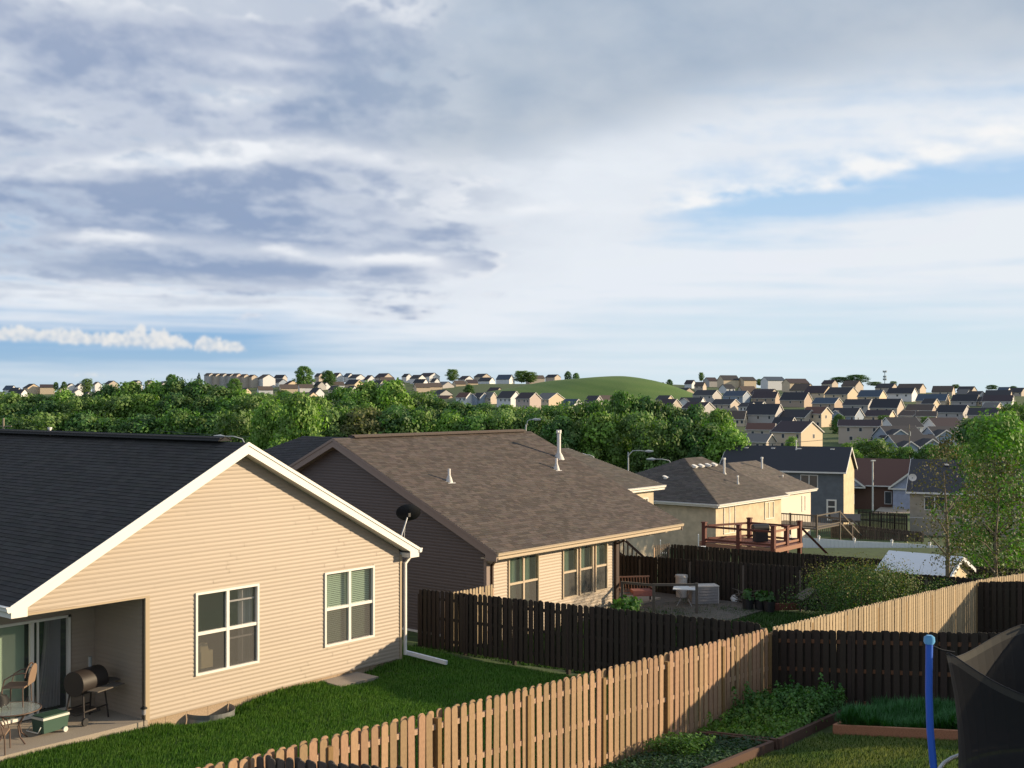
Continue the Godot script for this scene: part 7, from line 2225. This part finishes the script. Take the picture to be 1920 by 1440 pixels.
func make_tree_kinds() -> void:
	# height 14, width 10
	var specs := [[0, Color(0.060, 0.125, 0.026), 0.20, 1.2], [0, Color(0.040, 0.090, 0.024), 0.14, 1.0], [2, Color(0.070, 0.120, 0.030), 0.28, 1.6], [1, Color(0.105, 0.185, 0.034), 0.34, 1.2], [0, Color(0.100, 0.108, 0.040), 0.16, 0.8], [3, Color(0.030, 0.066, 0.026), 0.12, 0.5]]
	for s in specs:
		kinds.append([crown_mesh(14.0, 10.0, s[3], 110, 95, 0.25, s[1] * 1.8, s[0], s[2]), trunk_mesh(13.0, 0.28, 7, 2.6)])
	# a second build of the common kinds, so that neighbours differ
	for s in [specs[0], specs[1], specs[2], specs[3]]:
		kinds.append([crown_mesh(14.0, 10.0, s[3], 95, 105, 0.26, s[1] * 2.0, s[0], s[2] * 1.25), trunk_mesh(13.0, 0.28, 6, 2.9)])

func plant_tree(q: Array, i: int, group: String) -> void:
	var k: int = q[5]
	if k < 4 and i % 2 == 1: k += 6
	var t := thing("tree", q[6], "tree", P(q[0], q[2], q[1]), i * 1.7, group)
	var s := Vector3(q[4] / 10.0, q[3] / 14.0, q[4] / 10.0)
	part("trunk", kinds[k][1], M.bark, t).scale = Vector3(minf(s.x, s.y * 1.2), s.y, minf(s.x, s.y * 1.2))
	part("crown", kinds[k][0], M.leaf, t).scale = s

func trees() -> void:
	make_tree_kinds()
	var n := 0
	for set_ in [[TREES_BACK, "trees of the wooded valley"], [TREES_MID, "trees of the wooded valley"], [TREES_FRONT, "trees of the wooded valley"], [TREES_RIGHT, "trees below the right hillside"], [TREES_HILL, "trees scattered over the hillsides"]]:
		for q in set_[0]:
			plant_tree(q, n, set_[1])
			n += 1
	# dark understorey that closes the woods
	var spots := []
	for k in 9000:
		var X := rng.randf_range(-85.0, 62.0)
		var D := rng.randf_range(128.0, 300.0)
		if absf(X / D) > 0.5 or X / D > 0.185: continue
		var u := 0.6292 * X + 0.7772 * D
		var v := -0.7772 * X + 0.6292 * D
		var h := rng.randf_range(0.2, 5.5)
		spots.append([leaf_at(P(u, ground(u, v) + h, v), Vector3(rng.randfn(), 0.8, rng.randfn()), rng.randf_range(0.5, 1.1)), Color(0.045, 0.095, 0.025) * rng.randf_range(0.6, 1.4)])
	scatter("undergrowth", leaf_card(), M.leaf, spots)
	# trees of the gardens at right
	var t := thing("tree", "sparse young tree with reddish brown leaves and pale trunk, right of the shed", "tree", P(52.2, -1.4, 17.6))
	part("trunk", trunk_mesh(6.6, 0.10, 9, 1.5), M.pale_bark, t)
	part("crown", crown_mesh(7.1, 3.7, 1.5, 80, 34, 0.052, Color(0.125, 0.105, 0.055), 1, 0.55), M.leaf, t)
	t = thing("tree", "sparse reddish brown leaved tree with thin trunk at the right edge", "tree", P(48.8, -1.2, 14.4), 2.0)
	part("trunk", trunk_mesh(5.6, 0.08, 9, 1.4), M.pale_bark, t)
	part("crown", crown_mesh(6.2, 4.2, 0.8, 100, 44, 0.052, Color(0.105, 0.105, 0.050), 1, 0.5), M.leaf, t)
	t = thing("tree", "bright green leafy tree at the right edge behind the sparse trees", "tree", P(64.8, -2.3, 19.2), 1.0)
	part("trunk", trunk_mesh(8.0, 0.15, 7, 1.8), M.bark, t)
	part("crown", crown_mesh(8.6, 6.0, 0.5, 120, 90, 0.10, Color(0.12, 0.26, 0.036), 1, 0.3), M.leaf, t)
	t = thing("shrub", "small bright green shrub between the sparse trees and pale fence", "shrub", P(46.3, -1.1, 14.3))
	part("crown", crown_mesh(1.6, 2.4, 0.0, 40, 90, 0.035, Color(0.06, 0.14, 0.03), 0, 0.3), M.leaf, t)
	# big arching bush
	t = thing("shrub", "big dark green arching bush with reddish tips beyond the pale fence", "shrub", P(41.4, -1.0, 16.9))
	part("crown", crown_mesh(2.1, 5.2, 0.0, 130, 150, 0.035, Color(0.055, 0.12, 0.026), 0, 0.16), M.leaf, t)
	part("foliage", crown_mesh(2.4, 4.6, 1.3, 60, 50, 0.030, Color(0.17, 0.155, 0.04), 0, 0.3), M.leaf, t)
	var st := sb()
	for k in 40:
		var a := rng.randf() * TAU
		var r := rng.randf() * 2.3
		var p := Vector3(cos(a) * r, 1.3, sin(a) * r)
		tube(st, [p * Vector3(0.5, 0.0, 0.5), p, p + Vector3(cos(a) * 0.35, rng.randf_range(0.7, 1.3), sin(a) * 0.35)], [0.02, 0.012, 0.004], 4)
	part("stem", st.commit(), M.bark, t)
	t = thing("shrub", "dark low shrub trailing right from the big arching bush", "shrub", P(44.0, -0.9, 14.9))
	part("crown", crown_mesh(1.5, 2.4, 0.0, 50, 90, 0.038, Color(0.055, 0.105, 0.026), 0, 0.3), M.leaf, t)
	t = thing("shrub", "bright green hosta clump at the foot of the second house's porch post", "shrub", P(38.9, -1.15, 25.7))
	part("crown", crown_mesh(0.65, 1.5, 0.0, 30, 14, 0.10, Color(0.10, 0.24, 0.05), 0, 0.2), M.leaf, t)

# ------------------------------------------------------------------ lamps, poles, wires
func street_lamp(label: String, at: Vector3, y0: float, head: Vector3) -> void:
	var t := thing("street_lamp", label, "street lamp", Vector3(at.x, y0, at.z), 0.0, "street lamps")
	var o := t.position
	var st := sb()
	tube(st, [Vector3(0, -0.3, 0), at - o], [0.09, 0.055], 8)
	part("pole", st.commit(), M.lamp_steel, t)
	st = sb()
	var h := head - o
	var a := at - o
	var up := Vector3(0, maxf((head.y - at.y), 0.12), 0)
	tube(st, [a - Vector3(0, 0.3, 0), a + (h - a) * Vector3(0.25, 0, 0.25) + up * 0.75, a + (h - a) * Vector3(0.6, 0, 0.6) + up * 1.0, h], [0.045, 0.04, 0.035, 0.03], 8)
	part("arm", st.commit(), M.lamp_steel, t)
	st = sb()
	var d := ((h - a) * Vector3(1, 0, 1)).normalized()
	tube(st, [h - d * 0.1, h + d * 0.15, h + d * 0.6], [0.05, 0.13, 0.06], 8)
	part("head", st.commit(), M.lamp_steel, t)

func poles() -> void:
	street_lamp("street lamp whose arm shows just above the near house's gable peak", P(47.7, 4.4, 60.28), -2.7, P(46.67, 5.0, 61.55))
	street_lamp("pale street lamp seen end on above the brown ridge", P(74.54, 5.3, 58.9), -4.1, P(74.9, 5.7, 58.4))
	street_lamp("thin street lamp with arm to the right in front of the woods", P(83.96, 2.85, 55.22), -4.5, P(84.93, 2.9, 54.02))
	street_lamp("street lamp with curved arm above the hipped roof's left end", P(79.51, 2.2, 48.01), -4.1, P(78.5, 2.65, 49.2))
	street_lamp("street lamp arm peeping over the brown roof's right slope", P(65.79, 3.1, 45.87), -3.2, P(65.3, 3.57, 46.45))
	var t := thing("lamp_post", "plain white lamp post standing before the house across the street", "lamp post", P(150.5, -7.8, 60.5))
	var st := sb()
	tube(st, [Vector3(0, -0.3, 0), Vector3(0, 7.0, 0)], [0.13, 0.10], 10)
	part("pole", st.commit(), M.white_pipe, t)
	st = sb()
	box(st, Vector3(-0.15, 6.95, 0.12), Vector3(0.6, 0.16, 0.25), Basis(Vector3.UP, -0.7))
	part("head", st.commit(), M.white_pipe, t)
	for q in [["wooden utility pole with crossarm in front of the woods", P(122.5, -7.0, 87.07), 11.0], ["wooden utility pole before the twin gabled blue-grey house", P(247.5, -8.7, 91.5), 10.4], ["white topped utility pole at the left edge above the black roof", P(65.6, -5.8, 125.6), 11.0]]:
		t = thing("utility_pole", q[0], "utility pole", q[1], 0.0, "utility poles")
		st = sb()
		tube(st, [Vector3(0, -0.3, 0), Vector3(0, q[2], 0)], [0.16, 0.11], 8)
		part("pole", st.commit(), M.pole_wood, t)
		st = sb()
		bar(st, Vector3(-0.63, q[2] - 0.9, -0.78) * Vector3(0.9, 1, 0.9), Vector3(0.63, q[2] - 0.9, 0.78) * Vector3(0.9, 1, 0.9), 0.10, 0.12)
		part("crossarm", st.commit(), M.pole_wood, t)
		st = sb()
		tube(st, [Vector3(0.18, q[2] - 2.4, 0.1), Vector3(0.18, q[2] - 1.5, 0.1)], [0.17], 8)
		part("transformer", st.commit(), M.lamp_steel, t)
	var a := P(88.3, 3.2, 129.4)
	var b := P(122.5, 3.1, 87.07)
	var c := P(142.5, 2.2, 62.3)
	t = thing("power_line", "thin power line strung across the front of the woods", "wire", b)
	for seg in [[a, b], [b, c]]:
		st = sb()
		var pts := []
		for i in 13:
			var k := i / 12.0
			pts.append(seg[0].lerp(seg[1], k) - Vector3(0, 1.1 * 4.0 * k * (1.0 - k), 0) - b)
		tube(st, pts, [0.028], 5)
		part("wire", st.commit(), M.wire, t)
	# mast on the horizon
	t = thing("cell_tower", "tall pale antenna mast with two rings of panels on the right skyline", "antenna mast", P(1052.0, 12.0, 411.5))
	var h := 19.5
	st = sb()
	tube(st, [Vector3(0, -2, 0), Vector3(0, h, 0)], [0.45, 0.3], 8)
	part("mast", st.commit(), M.tower_steel, t)
	for q in [[h - 0.3, 1.5], [h - 5.0, 1.2], [h - 7.5, 1.4]]:
		for k in 6:
			st = sb()
			var d := Vector3(cos(TAU * k / 6), 0, sin(TAU * k / 6))
			box(st, d * q[1] + Vector3(0, q[0], 0), Vector3(0.5, 1.7, 0.5))
			bar(st, Vector3(0, q[0], 0), d * q[1] + Vector3(0, q[0], 0), 0.15, 0.15)
			part("panel_antenna", st.commit(), M.tower_steel, t)
	var p := thing("roof_vent", "thin white vent pipe just behind the near house's black ridge", "vent pipe", P(19.3, 5.95, 34.1))
	st = sb()
	tube(st, [Vector3(0, -0.2, 0), Vector3(0, 0.55, 0), Vector3(0, 0.56, 0), Vector3(0, 0.62, 0)], [0.04, 0.04, 0.07, 0.07], 8)
	part("pipe", st.commit(), M.white_pipe, p)

# ------------------------------------------------------------------ the scene
func _ready() -> void:
	rng.seed = 20240611
	# camera
	var cam := Camera3D.new()
	cam.name = "camera"
	add_child(cam)
	cam.position = Vector3(0, 7.5, 0)
	cam.rotation.y = deg_to_rad(-51.01)
	cam.near = 0.2
	cam.far = 4000.0
	cam.projection = Camera3D.PROJECTION_FRUSTUM
	cam.size = 2.0 * cam.near * 720.0 / 2200.0
	cam.frustum_offset = Vector2(0.0, cam.near * 25.0 / 2200.0)
	# sky
	var env := Environment.new()
	env.background_mode = Environment.BG_SKY
	var sky := Sky.new()
	sky.sky_material = make_sky()
	env.sky = sky
	env.tonemap_mode = Environment.TONE_MAPPER_LINEAR
	env.tonemap_exposure = 1.3
	env.background_energy_multiplier = 0.77
	env.sdfgi_enabled = true
	env.ssao_enabled = true
	env.ssil_enabled = true
	var we := WorldEnvironment.new()
	we.name = "world_environment"
	we.environment = env
	add_child(we)
	# evening sun from the right
	var sun := DirectionalLight3D.new()
	sun.name = "sun"
	add_child(sun)
	sun.look_at_from_position(Vector3.ZERO, Vector3(-0.95, -0.37, -1.0), Vector3.UP)
	sun.light_color = Color(1.0, 0.90, 0.75)
	sun.light_energy = 1.6
	sun.light_angular_distance = 0.6
	sun.shadow_enabled = true
	make_materials()
	make_ground()
	near_house()
	second_house()
	street()
	rail_post_deck()
	fences()
	far_houses()
	trees()
	poles()
	satellite_dish("satellite_dish", "black satellite dish on a bent mast above the near house's right eave", P(24.40, 3.32, 23.95), P(24.72, 3.86, 24.0), P(24.86, 4.10, 24.04), Vector3(0.55, 0.45, -0.6), 0.36, 0.29, M.dish_black)
	porch_things()
	patio_things()
	yard_things()
	make_lawns()
